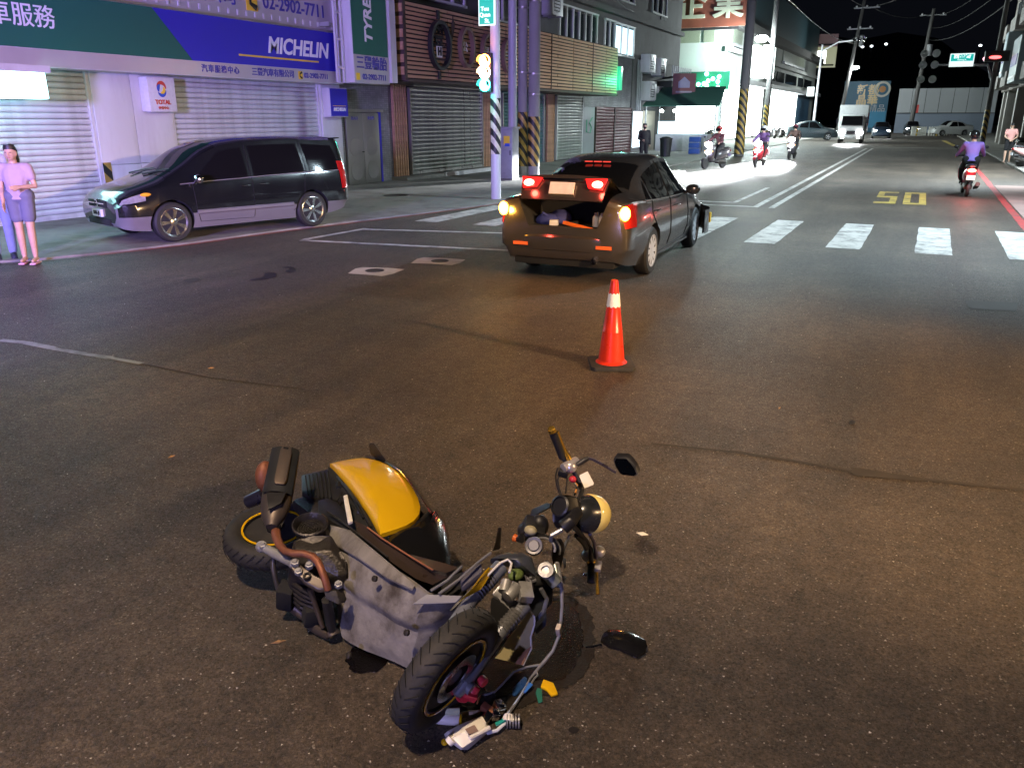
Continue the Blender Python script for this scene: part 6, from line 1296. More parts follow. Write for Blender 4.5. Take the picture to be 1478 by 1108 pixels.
# ------------------------------------------------------------------ people
DEF = dict(pel=(0, 0, .93), ch=(0, .01, 1.27), nk=(0, .0, 1.45), hd=(0, .03, 1.60), shl=(-.18, 0, 1.39), ell=(-.23, -.01, 1.11), wrl=(-.23, .07, .87), shr=(.18, 0, 1.39), elr=(.23, -.01, 1.11), wrr=(.23, .07, .87),
           hpl=(-.09, 0, .92), knl=(-.10, .02, .50), anl=(-.10, -.02, .09), hpr=(.09, 0, .92), knr=(.10, .02, .50), anr=(.10, -.02, .09))
def limb(m, pts, rad, n=12):
    m.tube(pts, rad, n)
    for p, r in zip(pts, rad): m.ell(p, (r * .99, r * .99, r * .99), None, 12, 8)
def person(label, loc, rz, pose=None, h=1.70, shirt=None, pants=None, shoes=None, sleeve=.55, leg=1.0, hairlen=0, helmet=None, mask=False, voxel=.016, fingers=False, group=None, lean=None, name='person', rootrot=None):
    J = {k: Vector(v) for k, v in DEF.items()}
    if pose: J.update({k: Vector(v) for k, v in pose.items()})
    s = h / 1.70; J = {k: v * s for k, v in J.items()}
    t = thing(name, label, 'person', loc, rz, group)
    b = MB(); S_ = s
    hd = J['hd']; nk = J['nk']; up = (hd - nk).normalized()
    b.ell(hd, (.078 * s, .095 * s, .112 * s), None, 18, 12); b.ell(hd + Vector((0, .025, -.055)) * s, (.055 * s, .065 * s, .06 * s), None, 14, 10)
    b.ell(hd + Vector((0, .105, -.02)) * s, (.016 * s, .02 * s, .026 * s)); b.ell(hd + Vector((.08, 0, -.01)) * s, (.014 * s, .025 * s, .034 * s)); b.ell(hd + Vector((-.08, 0, -.01)) * s, (.014 * s, .025 * s, .034 * s))
    limb(b, [J['ch'] + Vector((0, 0, .1)) * s, nk, hd - up * .06 * s], [.075 * s, .056 * s, .055 * s])
    def torso(m, g):
        rg = []
        for q, (wx, wy) in zip(np.linspace(0, 1, 7), ((.165, .115), (.16, .112), (.145, .105), (.155, .11), (.175, .115), (.165, .10), (.08, .07))):
            c = J['pel'].lerp(J['ch'], q / .66) if q < .66 else J['ch'].lerp(nk, (q - .66) / .34)
            rg.append([c + Vector((math.cos(a) * (wx + g) * s, math.sin(a) * (wy + g) * s, 0)) for a in np.linspace(0, 2 * math.pi, 15)[:-1]])
        m.loft(rg); m.tube([J['shl'], J['shr']], (.058 + g) * s, 10)
    torso(b, 0)
    for k in 'lr':
        sh, el, wr = J['sh' + k], J['el' + k], J['wr' + k]
        limb(b, [sh, sh.lerp(el, .5), el, el.lerp(wr, .35), wr], [.055 * s, .047 * s, .039 * s, .038 * s, .027 * s])
        d = (wr - el).normalized(); fr = frame(d, (1 if k == 'r' else -1, 0, 0)); pc = wr + d * .045 * s
        b.box(pc, (.030 * s, .078 * s, .085 * s), fr); tip = wr + d * .085 * s
        for i, ln in enumerate((.055, .068, .072, .062)):
            o = fr @ Vector((0, (-.030 + .020 * i) * s, 0)); c1 = tip + o + d * ln * .5 * s; c2 = tip + o + d * ln * .85 * s + fr @ Vector((-.018 * s, 0, 0)); limb(b, [tip + o - d * .01, c1, c2], [.0095 * s, .009 * s, .008 * s], 8)
        limb(b, [wr + d * .02 * s + fr @ Vector((0, -.03 * s, 0)), wr + d * .06 * s + fr @ Vector((-.012 * s, -.058 * s, 0)), wr + d * .09 * s + fr @ Vector((-.02 * s, -.062 * s, 0))], [.012 * s, .011 * s, .009 * s], 8)
        hp, kn, an = J['hp' + k], J['kn' + k], J['an' + k]
        limb(b, [hp, hp.lerp(kn, .4), kn, kn.lerp(an, .3), an], [.088 * s, .078 * s, .056 * s, .058 * s, .038 * s])
        fd = Vector((0, 1, 0)); limb(b, [an + Vector((0, -.04, -.055)) * s, an + Vector((0, .06, -.06)) * s, an + Vector((0, .14, -.068)) * s], [.032 * s, .034 * s, .024 * s])
    body = remesh_obj(b, 'body', M['skin'], t, voxel)
    if shirt is not None:
        m = MB(); torso(m, .014)
        for k in 'lr':
            sh, el, wr = J['sh' + k], J['el' + k], J['wr' + k]
            if sleeve <= 1: limb(m, [sh, sh.lerp(el, sleeve)], [.072 * s, .068 * s])
            else: limb(m, [sh, el, el.lerp(wr, sleeve - 1)], [.072 * s, .056 * s, .048 * s])
        remesh_obj(m, 'shirt', shirt, t, voxel)
    if pants is not None:
        m = MB(); limb(m, [J['hpl'] + Vector((0, 0, .06)) * s, J['hpr'] + Vector((0, 0, .06)) * s], [.125 * s, .125 * s])
        for k in 'lr':
            hp, kn, an = J['hp' + k], J['kn' + k], J['an' + k]
            if leg <= .5: limb(m, [hp, hp.lerp(kn, leg * 2)], [.108 * s, .098 * s])
            else: limb(m, [hp, hp.lerp(kn, .5), kn, kn.lerp(an, min(.96, (leg - .5) * 2))], [.108 * s, .094 * s, .074 * s, .060 * s])
        remesh_obj(m, 'trousers', pants, t, voxel)
    if shoes is not None:
        for k in 'lr':
            an = J['an' + k]; m = MB()
            if shoes[1] == 'flip':
                m.box(an + Vector((0, .04, -.108)) * s, (.085 * s, .25 * s, .022 * s)); m.tube([an + Vector((-.045, .04, -.08)) * s, an + Vector((0, .09, -.055)) * s, an + Vector((.045, .04, -.08)) * s], .010 * s, 8); m.build('flip_flop', shoes[0], t, bevel=.006)
            else:
                limb(m, [an + Vector((0, -.05, -.05)) * s, an + Vector((0, .06, -.05)) * s, an + Vector((0, .16, -.062)) * s], [.044 * s, .045 * s, .034 * s]); m.box(an + Vector((0, .05, -.098)) * s, (.09 * s, .27 * s, .025 * s)); remesh_obj(m, 'shoe', shoes[0], t, voxel)
    m = MB()
    if helmet is not None:
        m.ell(hd + Vector((0, -.01, .03)) * s, (.128 * s, .145 * s, .128 * s), None, 20, 14); remesh_obj(m, 'helmet', helmet, t, .02)
        m = MB(); m.loft([[hd + Vector((math.sin(a) * .125, .02 + math.cos(a) * .135, z)) * s for a in np.linspace(-1.1, 1.1, 9)] for z in (-.06, .045)], False, 0, False); m.build('visor', M['glass'], t)
    else:
        rg = []
        for el_ in np.linspace(R(-5 if hairlen < .5 else -40), R(89), 7):
            rg.append([hd + Vector((.088 * math.cos(el_) * math.sin(a), -.012 + .104 * math.cos(el_) * math.cos(a) * (1 if math.cos(a) < .2 else .92), .012 + .116 * math.sin(el_) + (.05 if math.cos(a) > .3 and math.sin(el_) < .5 else 0))) * s for a in np.linspace(0, 2 * math.pi, 21)[:-1]])
        m.loft(rg)
        if hairlen: m.tube([hd + Vector((0, -.06, .02)) * s, hd + Vector((0, -.10, -.10)) * s, hd + Vector((0, -.10, -.10 - hairlen)) * s], [.085 * s, .09 * s, .04 * s], 12, .7)
        m.build('hair', M['hair'], t)
        for sx in (-1, 1): m = MB(); m.ell(hd + Vector((sx * .032, .088, .008)) * s, (.012 * s, .006 * s, .006 * s)); m.build('eye', M['hair'], t)
        m = MB(); m.ell(hd + Vector((0, .094, -.062)) * s, (.024 * s, .006 * s, .007 * s)); m.build('mouth', pm('lip', (.4, .15, .12), .5) if 'lip' not in M else M['lip'], t)
    if mask:
        m = MB(); m.ell(hd + Vector((0, .065, -.05)) * s, (.066 * s, .055 * s, .055 * s), None, 14, 10); m.build('face_mask', M['black'], t)
    return t
M['lip'] = pm('lip', (.4, .15, .12), .5)
denim = pm('pale_denim', (.22, .25, .40), .85, var=.25, scale=8, bump=.9, bscale=12); teew = pm('white_tee', (.55, .53, .55), .85, var=.12, bump=.9, scale=5, bscale=9)
lil = pm('lilac_tee', (.40, .30, .36), .85, var=.15, bump=.9, scale=5, bscale=9); shortm = pm('blue_grey_shorts', (.13, .13, .19), .85, var=.25, bump=.9, scale=6, bscale=12)
wl = G(46, 377, .035)
person('woman in blue grey shorts, lilac top and pink flip flops at the kerb', wl, R(215), dict(wrl=(-.10, .22, 1.12), ell=(-.25, .02, 1.12), wrr=(.20, .10, .88), knl=(-.085, .03, .50), knr=(.085, .0, .50), anr=(.10, -.03, .09), anl=(-.07, .0, .09)), 1.60, lil, shortm, (pm('pink_rubber', (.6, .32, .38), .6), 'flip'), .5, .30, .25, fingers=True, voxel=.013)
ml = G(14, 374, .035)
person('man in white shirt, pale jeans and dark trainers at the kerb', ml + Vector((-.15, .05, 0)), R(240), dict(ell=(-.24, -.04, 1.12), wrl=(-.22, .05, .88)), 1.72, teew, denim, (pm('navy_trainer', (.02, .022, .04), .6), 'shoe'), .5, 1.0, voxel=.013)
mm = G(928, 240, .035); bl = pm('black_cloth', (.012, .012, .014), .9)
person('masked man in black standing behind the sedan roof', mm, R(205), dict(wrr=(.10, .25, 1.05)), 1.72, bl, bl, (bl, 'shoe'), 1.9, 1.0, mask=True, voxel=.022)
pk = G(1452, 234, .08)
person('man in pink shirt and dark shorts, hands behind his back', pk, R(10), dict(ell=(-.26, -.09, 1.12), wrl=(-.04, -.17, .97), elr=(.26, -.09, 1.12), wrr=(.04, -.17, .97)), 1.68, pm('pink_shirt', (.62, .30, .27), .85, var=.1), bl, (pm('tan_sandal', (.3, .2, .14), .7), 'flip'), .55, .40, voxel=.02)
# ------------------------------------------------------------------ scooters in traffic and parked
def scooter(label, loc, rz, paint, lit=None, tail=False, group=None, box=False):
    t = thing('scooter', label, 'scooter', loc, rz, group)
    for x in (0, 1.25):
        w_ = thing_part('wheel', t); w_.location = (x, 0, .22)
        MB().lathe((0, 0, 0), (0, 1, 0), [(.14, -.045), (.19, -.05), (.215, -.03), (.222, 0), (.215, .03), (.19, .05), (.14, .045)], 28).build('tyre', M['rubber'], w_)
        m = MB(); m.lathe((0, 0, 0), (0, 1, 0), [(.145, -.035), (.145, .035), (.125, .035), (.125, -.035)], 28, close=True)
        for k in range(5): a = k * 2 * math.pi / 5; m.tube([(0, 0, 0), (math.cos(a) * .13, 0, math.sin(a) * .13)], .014, 6)
        m.build('rim', M['alu'], w_)
    def lo(name, st, mat):   # x, z centre, half width, half height
        m = MB(); m.loft([[(x, math.cos(a) * hw, z + math.sin(a) * hh) for a in np.linspace(0, 2 * math.pi, 17)[:-1]] for x, z, hw, hh in st]); return m.build(name, mat, t)
    lo('tail_body', [(-.42, .72, .03, .03), (-.36, .70, .09, .07), (-.1, .62, .14, .16), (.25, .54, .15, .20), (.48, .48, .12, .18), (.55, .44, .05, .10)], paint)
    lo('seat', [(-.40, .80, .06, .03), (-.25, .81, .12, .05), (.1, .78, .13, .06), (.38, .76, .11, .05), (.46, .74, .05, .03)], M['black'])
    MB().bx(.45, 1.0, -.14, .14, .26, .32).build('floor', M['black'], t, bevel=.02)
    lo('rear_fender', [(-.32, .45, .03, .06), (-.1, .46, .06, .05), (.2, .40, .08, .10)], M['black'])
    lo('engine', [(-.1, .25, .10, .07), (.15, .27, .12, .10), (.45, .28, .10, .08)], M['iron'])
    MB().tube([(.3, -.17, .2), (-.05, -.19, .26), (-.38, -.19, .36)], [.025, .05, .055], 12).build('muffler', M['iron'], t)
    m = MB(); rg = []
    for z, x, hw in ((.28, 1.02, .12), (.45, 1.08, .20), (.65, 1.06, .22), (.82, 1.0, .20), (.95, .94, .13)): rg.append([(x - .10 * (abs(y) / .22) ** 2, y * hw / .22, z) for y in np.linspace(-.22, .22, 9)] + [(x - .05 - .10 * (abs(y) / .22) ** 2, y * hw / .22, z) for y in np.linspace(.22, -.22, 9)])
    m.loft(rg); m.build('leg_shield', paint, t)
    MB().tube([(1.25, 0, .24), (1.10, 0, .60), (.98, 0, .98)], [.03, .035, .03], 10).build('fork', M['alu'], t)
    m = MB(); m.loft([[(1.25 + math.cos(a) * .25, y, .22 + math.sin(a) * .25) for a in np.linspace(.4, 2.4, 9)] for y in (-.06, 0, .06)], False, 0, False); m.build('front_fender', paint, t)
    MB().tube([(.86, -.34, 1.0), (.94, -.16, 1.03), (.97, 0, 1.0), (.94, .16, 1.03), (.86, .34, 1.0)], .016, 8).build('handlebar', M['black'], t)
    lo('cowl', [(.88, 1.0, .05, .05), (.96, .99, .11, .08), (1.06, .97, .09, .07), (1.10, .96, .03, .03)], paint)
    m = MB(); m.ell((1.09, 0, .965), (.05, .17, .11)); hl = m.build('headlamp', lit or M['chrome'], t)
    if lit: m = MB(); m.ell((1.10, 0, .66), (.05, .13, .07)); m.build('lower_lamp', lit, t)
    for s_ in (1, -1):
        m = MB(); m.tube([(.90, s_ * .24, 1.02), (.88, s_ * .30, 1.16), (.87, s_ * .34, 1.22)], .008, 6); m.ell((.87, s_ * .36, 1.25), (.02, .06, .04)); m.build('mirror', M['black'], t)
        m = MB(); m.ell((1.04, s_ * .16, .70), (.03, .045, .03)); m.build('front_indicator', em('amber_spot', (1, .5, .1), 3) if lit else lensm('amber_l', (.7, .3, .03)), t)
    m = MB(); m.ell((-.41, 0, .70), (.03, .10, .045)); m.build('tail_lamp', em('red_tail', (1, .12, .08), 22) if tail else lensm('red_l', (.4, .01, .01)), t)
    if tail:
        m = MB(); m.box((-.42, 0, .52), (.012, .20, .12), Euler((0, R(-15), 0)).to_matrix()); m.build('number_plate', em('lit_plate', (1, .8, .7), 1.6), t)
        light('POINT', 'tail_light', t, (-.75, 0, .66), (1, .15, .12), 40, .05)
    else: MB().box((-.42, 0, .52), (.012, .20, .12)).build('number_plate', M['letter_white'], t)
    if lit: light('SPOT', 'head_light', t, (1.18, 0, .96), (.93, .97, 1.0), 110000, .05, target=(4.5, 0, 0), cone=32, blend=1.0)
    return t
RIDE = dict(pel=(0, -.02, .90), ch=(0, .06, 1.22), nk=(0, .10, 1.40), hd=(0, .15, 1.54), shl=(-.19, .08, 1.33), shr=(.19, .08, 1.33), ell=(-.28, .30, 1.12), elr=(.28, .30, 1.12), wrl=(-.33, .54, 1.03), wrr=(.33, .54, 1.03), hpl=(-.10, .0, .88), hpr=(.10, .0, .88), knl=(-.16, .42, .72), knr=(.16, .42, .72), anl=(-.13, .46, .40), anr=(.13, .46, .40))
def rider(label, loc, rz, shirt, pants, helm): # scooter heading rz (x forward); rider faces +y local
    p = Vector(loc) + Vector((math.cos(rz), math.sin(rz), 0)) * .28
    return person(label, p, rz - R(90), RIDE, 1.70, shirt, pants, (M['black'], 'shoe'), 1.9, 1.0, helmet=helm, voxel=.024, group='scooter riders')
hl_em = em('white_headlamp', (.92, .97, 1.0), 90)
dk = pm('dark_scooter_paint', (.05, .045, .05), .3, coat=.5); wh = pm('white_scooter_paint', (.55, .55, .56), .3, coat=.5); rd = pm('red_scooter_paint', (.35, .02, .03), .3, coat=.5)
for k, (px, py, hd_, pt_, lab, rl, sh_, hm) in enumerate(((1022, 244, -112, dk, 'dark scooter with lit headlamp leaning as it turns, nearest the striped pole', 'rider in a dark jacket and red helmet on the turning scooter', pm('maroon_jacket', (.10, .03, .04), .8), pm('red_helmet', (.3, .03, .03), .25)),
        (1092, 241, -96, rd, 'red scooter with two lit lamps riding towards the crossing', 'rider in a purple jacket and white helmet on the red scooter', pm('purple_jacket', (.12, .06, .18), .8), pm('white_helmet', (.6, .6, .62), .25)),
        (1140, 230, -94, dk, 'dark scooter with lit headlamp, last of the three oncoming ones', 'rider in a brown jacket and maroon helmet on the last scooter', pm('brown_jacket', (.10, .06, .05), .8), pm('maroon_helmet', (.18, .03, .05), .25)))):
    g = G(px, py); rz = R(hd_); fwd = Vector((math.cos(rz), math.sin(rz), 0))
    scooter(lab, g - fwd * 1.0, rz, pt_, hl_em, group='oncoming scooters'); rider(rl, g - fwd * 1.0, rz, sh_, bl, hm)
g = G(1394, 284); scooter('red scooter with glowing tail lamp riding away past the painted 50', g, R(92), pm('crimson_paint', (.5, .03, .08), .3, coat=.5), tail=True); rider('rider in a loose violet jacket on the scooter riding away', g, R(92), pm('violet_jacket', (.24, .17, .55), .8, var=.1, bump=.2), bl, pm('black_helmet', (.015, .015, .015), .2))
g = G(1472, 241, .08); scooter('white and pink scooter parked beside the man in the pink shirt', g, R(20), pm('pinkish_paint', (.6, .35, .33), .3, coat=.5))
for k, (x, y) in enumerate(((4.6, 47.5), (4.8, 49.0), (4.9, 50.6), (5.0, 52.2), (5.0, 54.0), (5.0, 56))): scooter('dark scooter parked in the row under the arcade' if k % 2 else 'white scooter parked in the row under the arcade', (x, y, .08), R(12 + 5 * (k % 3)), dk if k % 2 else wh, group='scooters parked under the arcade')
# ------------------------------------------------------------------ far street: corner shop, signs, poles, vehicles
A = G(1037, 205); B = G(1168, 190.5); A.z = B.z = 0
ab = (B - A); abl = ab.length; abu = ab.normalized(); abn = Vector((abu.y, -abu.x, 0)); abn = abn if abn.dot(-A) > 0 else -abn
acu = Vector((-1, -.05, 0)).normalized(); acn = Vector((acu.y, -acu.x, 0)); acn = acn if acn.dot(-A) > 0 else -acn
cs = thing('corner_building', 'pale corner building with a brightly lit shop and a red sign on top', 'building')
Cc = A + acu * 16; back = abn * -12
HB = atP(1037, 38, A).z
m = MB(); m.prism([A, B, B + back, Cc - acn * 14, Cc], (0, 0, HB)); m.build('wall', pm('pale_far_wall', (.42, .44, .42), .7, var=.15, scale=.5, dirt=.3), cs, smooth=False)
def fq(o, u, n, u0, u1, z0, z1, off, mat, name, parent, d=.08):
    p = [o + u * u0 + Vector((0, 0, z0)), o + u * u1 + Vector((0, 0, z0)), o + u * u1 + Vector((0, 0, z1)), o + u * u0 + Vector((0, 0, z1))]
    m = MB(); m.prism([q + n * off for q in p], n * d); return m.build(name, mat, parent, smooth=False)
def upx(px):   # position along AB under image column px
    d = _ray(px, 180); k = (A.x * d.y - A.y * d.x) / (d.x * abu.y - d.y * abu.x); return k
def zpx(px, py):
    u = upx(px); p = A + abu * u; return atP(px, py, p).z
shopem = em('bright_shop', (.86, 1.0, .97), 12.0)
z1 = zpx(1100, 131)
for k, (a, b_) in enumerate(((1041, 1062), (1068, 1096), (1109, 1145))): fq(A, abu, abn, upx(a), upx(b_), .25, z1, .01, shopem, 'shop_window', cs)
fq(A, acu, acn, .4, 6.4, .25, atP(1020, 132, A).z, .01, shopem, 'shop_window', cs)
fq(A, abu, abn, upx(1147), upx(1164), .1, z1, .01, pm('blue_door', (.06, .12, .2), .4), 'side_door', cs)
fq(A, abu, abn, -.3, abl, z1 + .1, z1 + .55, .01, M['grey_metal'], 'canopy', cs, 1.0)
zb0, zb1 = zpx(1130, 128), zpx(1130, 108)
for (a, b_) in ((1098, 1112), (1114, 1124), (1127, 1142), (1145, 1152), (1154, 1164)): fq(A, abu, abn, upx(a), upx(b_), zb0 + .5, zb1, .01, M['winglass'], 'window', cs)
fq(A, abu, abn, -.2, abl, zb1 + .4, zb1 + .8, .01, pm('pale_band', (.45, .46, .45), .7), 'floor_band', cs, .4)
zw0, zw1 = zpx(1080, 74), zpx(1080, 50)
for (a, b_) in ((1046, 1060), (1085, 1098), (1120, 1150)): fq(A, abu, abn, upx(a), upx(b_), zw0, zw1, .01, pm('curtain_glass', (.25, .27, .22), .3), 'window', cs); fq(A, abu, abn, upx(a) - .1, upx(b_) + .1, zw0 - .3, zw0 - .05, .01, M['grey_metal'], 'sill', cs, .3)
for (a, b_) in ((1.0, 1.9), (2.2, 5.2), (5.5, 6.1)): fq(A, acu, acn, a, b_, zw0 - .1, zw1 + .1, .01, pm('curtain_glass2', (.22, .24, .18), .3), 'window', cs)
fq(A, abu, abn, -.6, abl * 1.02, HB, HB + .8, -.8, M['pole_dark'], 'roof_edge', cs, 1.6)
fq(A, abu, abn, -.2, abl * 1.0, HB + .8, HB + 5.0, -.5, pm('dark_teal_board', (.045, .09, .11), .5), 'roof_board', cs, .4)
rsn = thing('roof_sign', 'brick red roof sign with pale characters on the corner building', 'sign')
brick = pm('brick_red_sign', (.26, .075, .045), .6, var=.2, scale=1.2, dirt=.3)
fq(A, acu, acn, -1.6, 8.5, HB - .1, HB + 6.5, .6, brick, 'panel', rsn, .3); fq(A, acu, acn, -1.0, 8.0, HB - .3, HB - .11, .3, M['dark'], 'support', rsn, .25)
rr0 = math.atan2(-acu.y, -acu.x)
cp = A + acu * 2.0 + acn * .95
for ch, u in (('業', -.1), ('企', 2.9)):
    p = A + acu * u + acn * .93; text(ch, 'character', pm('cream_letter', (.62, .62, .48), .5), rsn, (p.x, p.y, atP(1020, 10, A).z), 2.5, (R(90), 0, rr0), align='CENTER', bold=.05, depth=.05)
# hanging white light boxes
for k, (x0, x1, y0, y1) in enumerate(((1062, 1074, 66, 112), (1078, 1089, 66, 112))):
    t = thing('lit_vertical_sign', ('bright white vertical light box left of the dark utility pole', 'bright white vertical light box right of the dark utility pole')[k], 'sign')
    u0, u1 = upx(x0), upx(x1); fq(A, abu, abn, u0, u1, zpx(x0, y1), zpx(x0, y0), .9, em('white_lightbox', (.85, 1, .97), 5.5), 'box', t, .5); fq(A, abu, abn, (u0 + u1) / 2 - .1, (u0 + u1) / 2 + .1, zpx(x0, y0) - .6, zpx(x0, y0) - .4, -.05, M['grey_metal'], 'bracket', t, .95)
t = thing('box_sign', 'yellowish lit box sign with a pink top at the far end of the corner building', 'sign')
p = G(1160, 190); dz0, dz1 = atP(1180, 98, p).z, atP(1180, 50, p).z; xa, xb = atP(1153, 98, p), atP(1205, 98, p)
m = MB(); m.prism([(xa.x, xa.y, dz0), (xb.x, xb.y, dz0), (xb.x, xb.y, dz1), (xa.x, xa.y, dz1)], (xb - xa).cross(Vector((0, 0, 1))).normalized() * -.8); m.build('box', pm('pinkish_board', (.36, .2, .2), .5), t)
nn = (xb - xa).cross(Vector((0, 0, 1))).normalized(); nn = nn if nn.dot(-xa) > 0 else -nn
def lerpq(a, b_, z0, z1, off, mat, name, parent, d=.05):
    m = MB(); q0, q1 = xa.lerp(xb, a), xa.lerp(xb, b_); m.prism([Vector((q0.x, q0.y, z0)) + nn * off, Vector((q1.x, q1.y, z0)) + nn * off, Vector((q1.x, q1.y, z1)) + nn * off, Vector((q0.x, q0.y, z1)) + nn * off], nn * d); return m.build(name, mat, parent, smooth=False)
hh = dz1 - dz0
lerpq(0, 1, dz0, dz0 + hh * .62, .01, em('warm_board', (.75, .78, .45), .35), 'lit_face', t); lerpq(.42, .72, dz0 + hh * .12, dz0 + hh * .5, .07, em('bright_patch', (.95, 1, .9), 6), 'lit_patch', t)
for q in (.05, .66): lerpq(-1.0, .95, dz0 + hh * q, dz0 + hh * q + .2, .15, M['dark'], 'front_rail', t, .2)
# green light garland
t = thing('green_light_sign', 'cluster of glowing green bulbs over the shop corner', 'sign')
fq(A, acu, acn, -.6, 4.6, atP(1020, 130, A).z, atP(1020, 104, A).z, .5, pm('dark_green_board', (.01, .12, .07), .5), 'board', t, .2); fq(A, acu, acn, .5, .8, atP(1020, 128, A).z, atP(1020, 126, A).z, .0, M['dark'], 'bracket', t, .5)
ge = em('green_bulb', (.25, 1.0, .62), 12)
for k, (x, y) in enumerate(((1020, 107), (1022, 117), (1029, 114), (1036, 118), (1038, 111), (1016, 121), (1012, 128), (1010, 135), (1013, 140), (1017, 133), (1009, 144), (1014, 146), (1020, 124), (1036, 126), (1020, 147), (1008, 122), (1006, 131), (1024, 140))):
    p = atP(x, y, A + acn * .9); m = MB(); m.ell(p, (.17, .10, .17), None, 10, 8); m.build('bulb', ge, t)
light('POINT', 'sign_light', t, tuple(atP(1015, 132, A + acn * 3.0)), (.15, 1, .6), 300, .3)
# shop light falling on the road
light('AREA', 'shop_light', cs, tuple(A + abu * 12 + abn * 2.5 + Vector((0, 0, 3.2))), (.86, 1, .97), 3800, 10, target=tuple(A + abu * 8 + abn * 30))
# stall with awning and house sign
st = thing('street_stall', 'lit food stall under a dark green awning', 'stall', G(985, 219) + PV)
sr = G(985, 219)
MB().bx(-1.6, 1.6, -.6, .6, 0, 1.0).build('counter', M['grey_metal'], st, bevel=.02)
m = MB(); m.prism([(-2.2, -1.6, 2.6), (2.4, -1.6, 2.6), (2.2, .8, 3.7), (-2.0, .8, 3.7)], (0, 0, .06)); m.build('awning', pm('green_awning', (.05, .14, .10), .7, var=.3), st)
for x in (-2.0, 2.2): MB().tube([(x, -1.5, 0), (x, -1.5, 2.62)], .04, 8).build('post', M['alu'], st)
for x in (-1.8, 2.0): MB().tube([(x, .7, 0), (x, .7, 3.7)], .04, 8).build('post', M['alu'], st)
boxobj('lit_case', em('cool_case', (.6, .9, 1.0), 2.2), st, -1.5, 1.2, -.5, .4, 1.02, 1.75)
for k in range(4): MB().ell((-1.2 + k * .8, -.9, 2.35), (.12, .12, .10)).build('bulb', em('stall_bulb', (.9, 1, 1), 14), st)
light('POINT', 'stall_light', st, (0, -1.0, 2.2), (.8, .97, 1), 160, .2)
hs_ = thing('house_sign', 'square red brown sign with a pale house drawing above the stall', 'sign')
p0, p1 = atP(970, 138, sr), atP(1003, 106, sr); pr = (atP(1003, 138, sr) - p0); n_ = pr.cross(Vector((0, 0, 1))).normalized(); n_ = n_ if n_.dot(-p0) > 0 else -n_
m = MB(); m.prism([p0, p0 + pr, Vector((p0.x + pr.x, p0.y + pr.y, p1.z)), Vector((p0.x, p0.y, p1.z))], -n_ * .2); m.build('panel', pm('red_brown_sign', (.22, .075, .06), .5, var=.1), hs_)
c0 = p0 + pr * .5; w_ = pr.length; h_ = p1.z - p0.z
def hp(u, v): return p0 + pr * u + Vector((0, 0, h_ * v)) + n_ * .02
m = MB(); m.prism([hp(.25, .35), hp(.75, .35), hp(.75, .62), hp(.5, .85), hp(.25, .62)], n_ * .03); m.build('house_mark', pm('pale_mark', (.35, .33, .42), .5), hs_); m = MB(); m.prism([hp(.15, .12), hp(.85, .12), hp(.85, .2), hp(.15, .2)], n_ * .03); m.build('lettering_bar', pm('pale_mark2', (.4, .33, .36), .5), hs_)
m = MB(); m.tube([hp(.5, .9) - n_ * .1, hp(.5, .9) - n_ * 4.0 + Vector((-2, 0, 0))], .06, 8); m.build('arm', M['dark'], hs_)
for (px, py, lab) in ((960, 226, 'dark rounded rubbish bin by the stall'), (1002, 222, 'blue crate stack behind the turning scooter')):
    g = G(px, py, .035); t = thing('street_bin' if px == 960 else 'crate_stack', lab, 'bin' if px == 960 else 'crate', g)
    if px == 960: MB().lathe((0, 0, 0), (0, 0, 1), [(.26, 0), (.32, .8), (.33, .9), (.2, 1.0), (.0001, 1.02)], 20).build('drum', M['black'], t); MB().lathe((0, 0, .9), (0, 0, 1), [(.345, 0), (.345, .04), (.32, .04), (.32, 0)], 20, close=True).build('lid_ring', M['iron'], t)
    else:
        for k in range(3): MB().bx(-.3, .3, -.22, .22, k * .32, k * .32 + .29).build('crate', pm('blue_crate', (.03, .08, .3), .5), t, bevel=.02)
# poles down the street
b = G(1066, 226); pole('utility_pole', 'dark concrete utility pole with twisted warning stripes at the foot, by the lit shop', 'pole', b + PV, 13, .26, .22, M['pole_dark'], wrap=(.1, 3.4))
b = G(1102, 206); pl = pole('lamp_pole', 'slim grey pole carrying the glaring street lamp before the corner shop', 'street lamp', b, 14, .24, .20, M['pole_dark'], wrap=(.3, 3.0))
lp = atP(1103, 58, b) - b
MB().tube([(0, 0, lp.z - .5), (lp.x * .5, lp.y * .5 - .6, lp.z + .1), (lp.x, lp.y - 1.2, lp.z + .15)], .06, 8).build('arm', M['grey_metal'], pl)
MB().ell((lp.x, lp.y - 1.2, lp.z), (.55, .40, .26)).build('lamp_head', em('cool_street_lamp', (.85, 1.0, 1.0), 60), pl)
light('POINT', 'lamp_light', pl, (lp.x, lp.y - 1.2, lp.z - .5), (.85, 1, 1), 8000, .3)
b = G(1208, 193); pl = pole('utility_pole', 'leaning utility pole with cross arms and a lamp beside the box truck', 'pole', b, 16, .24, .18, M['pole_dark'], lean=tuple((atP(1238, 42, b) - atP(1222, 42, b)).xy))
def arm_set(t, z, n, top, dx):
    MB().bx(dx - 1.5, dx + 1.5, -.07, .07, z, z + .14).build('cross_arm', M['grey_metal'], t)
    for k in range(n): MB().lathe((dx - 1.2 + k * 1.2, 0, z + .14), (0, 0, 1), [(.1, 0), (.13, .12), (.08, .2), (.0001, .25)], 10).build('insulator', M['panel_white'], t)
lt_ = pl.children[0]; arm_set(pl, 15.0, 3, 0, 1.7); arm_set(pl, 12.6, 3, 0, 1.2); MB().lathe((1.6, -.3, 10.6), (0, 0, 1), [(.3, 0), (.3, 1.2), (.2, 1.3), (.0001, 1.35)], 14).build('transformer', M['grey_metal'], pl)
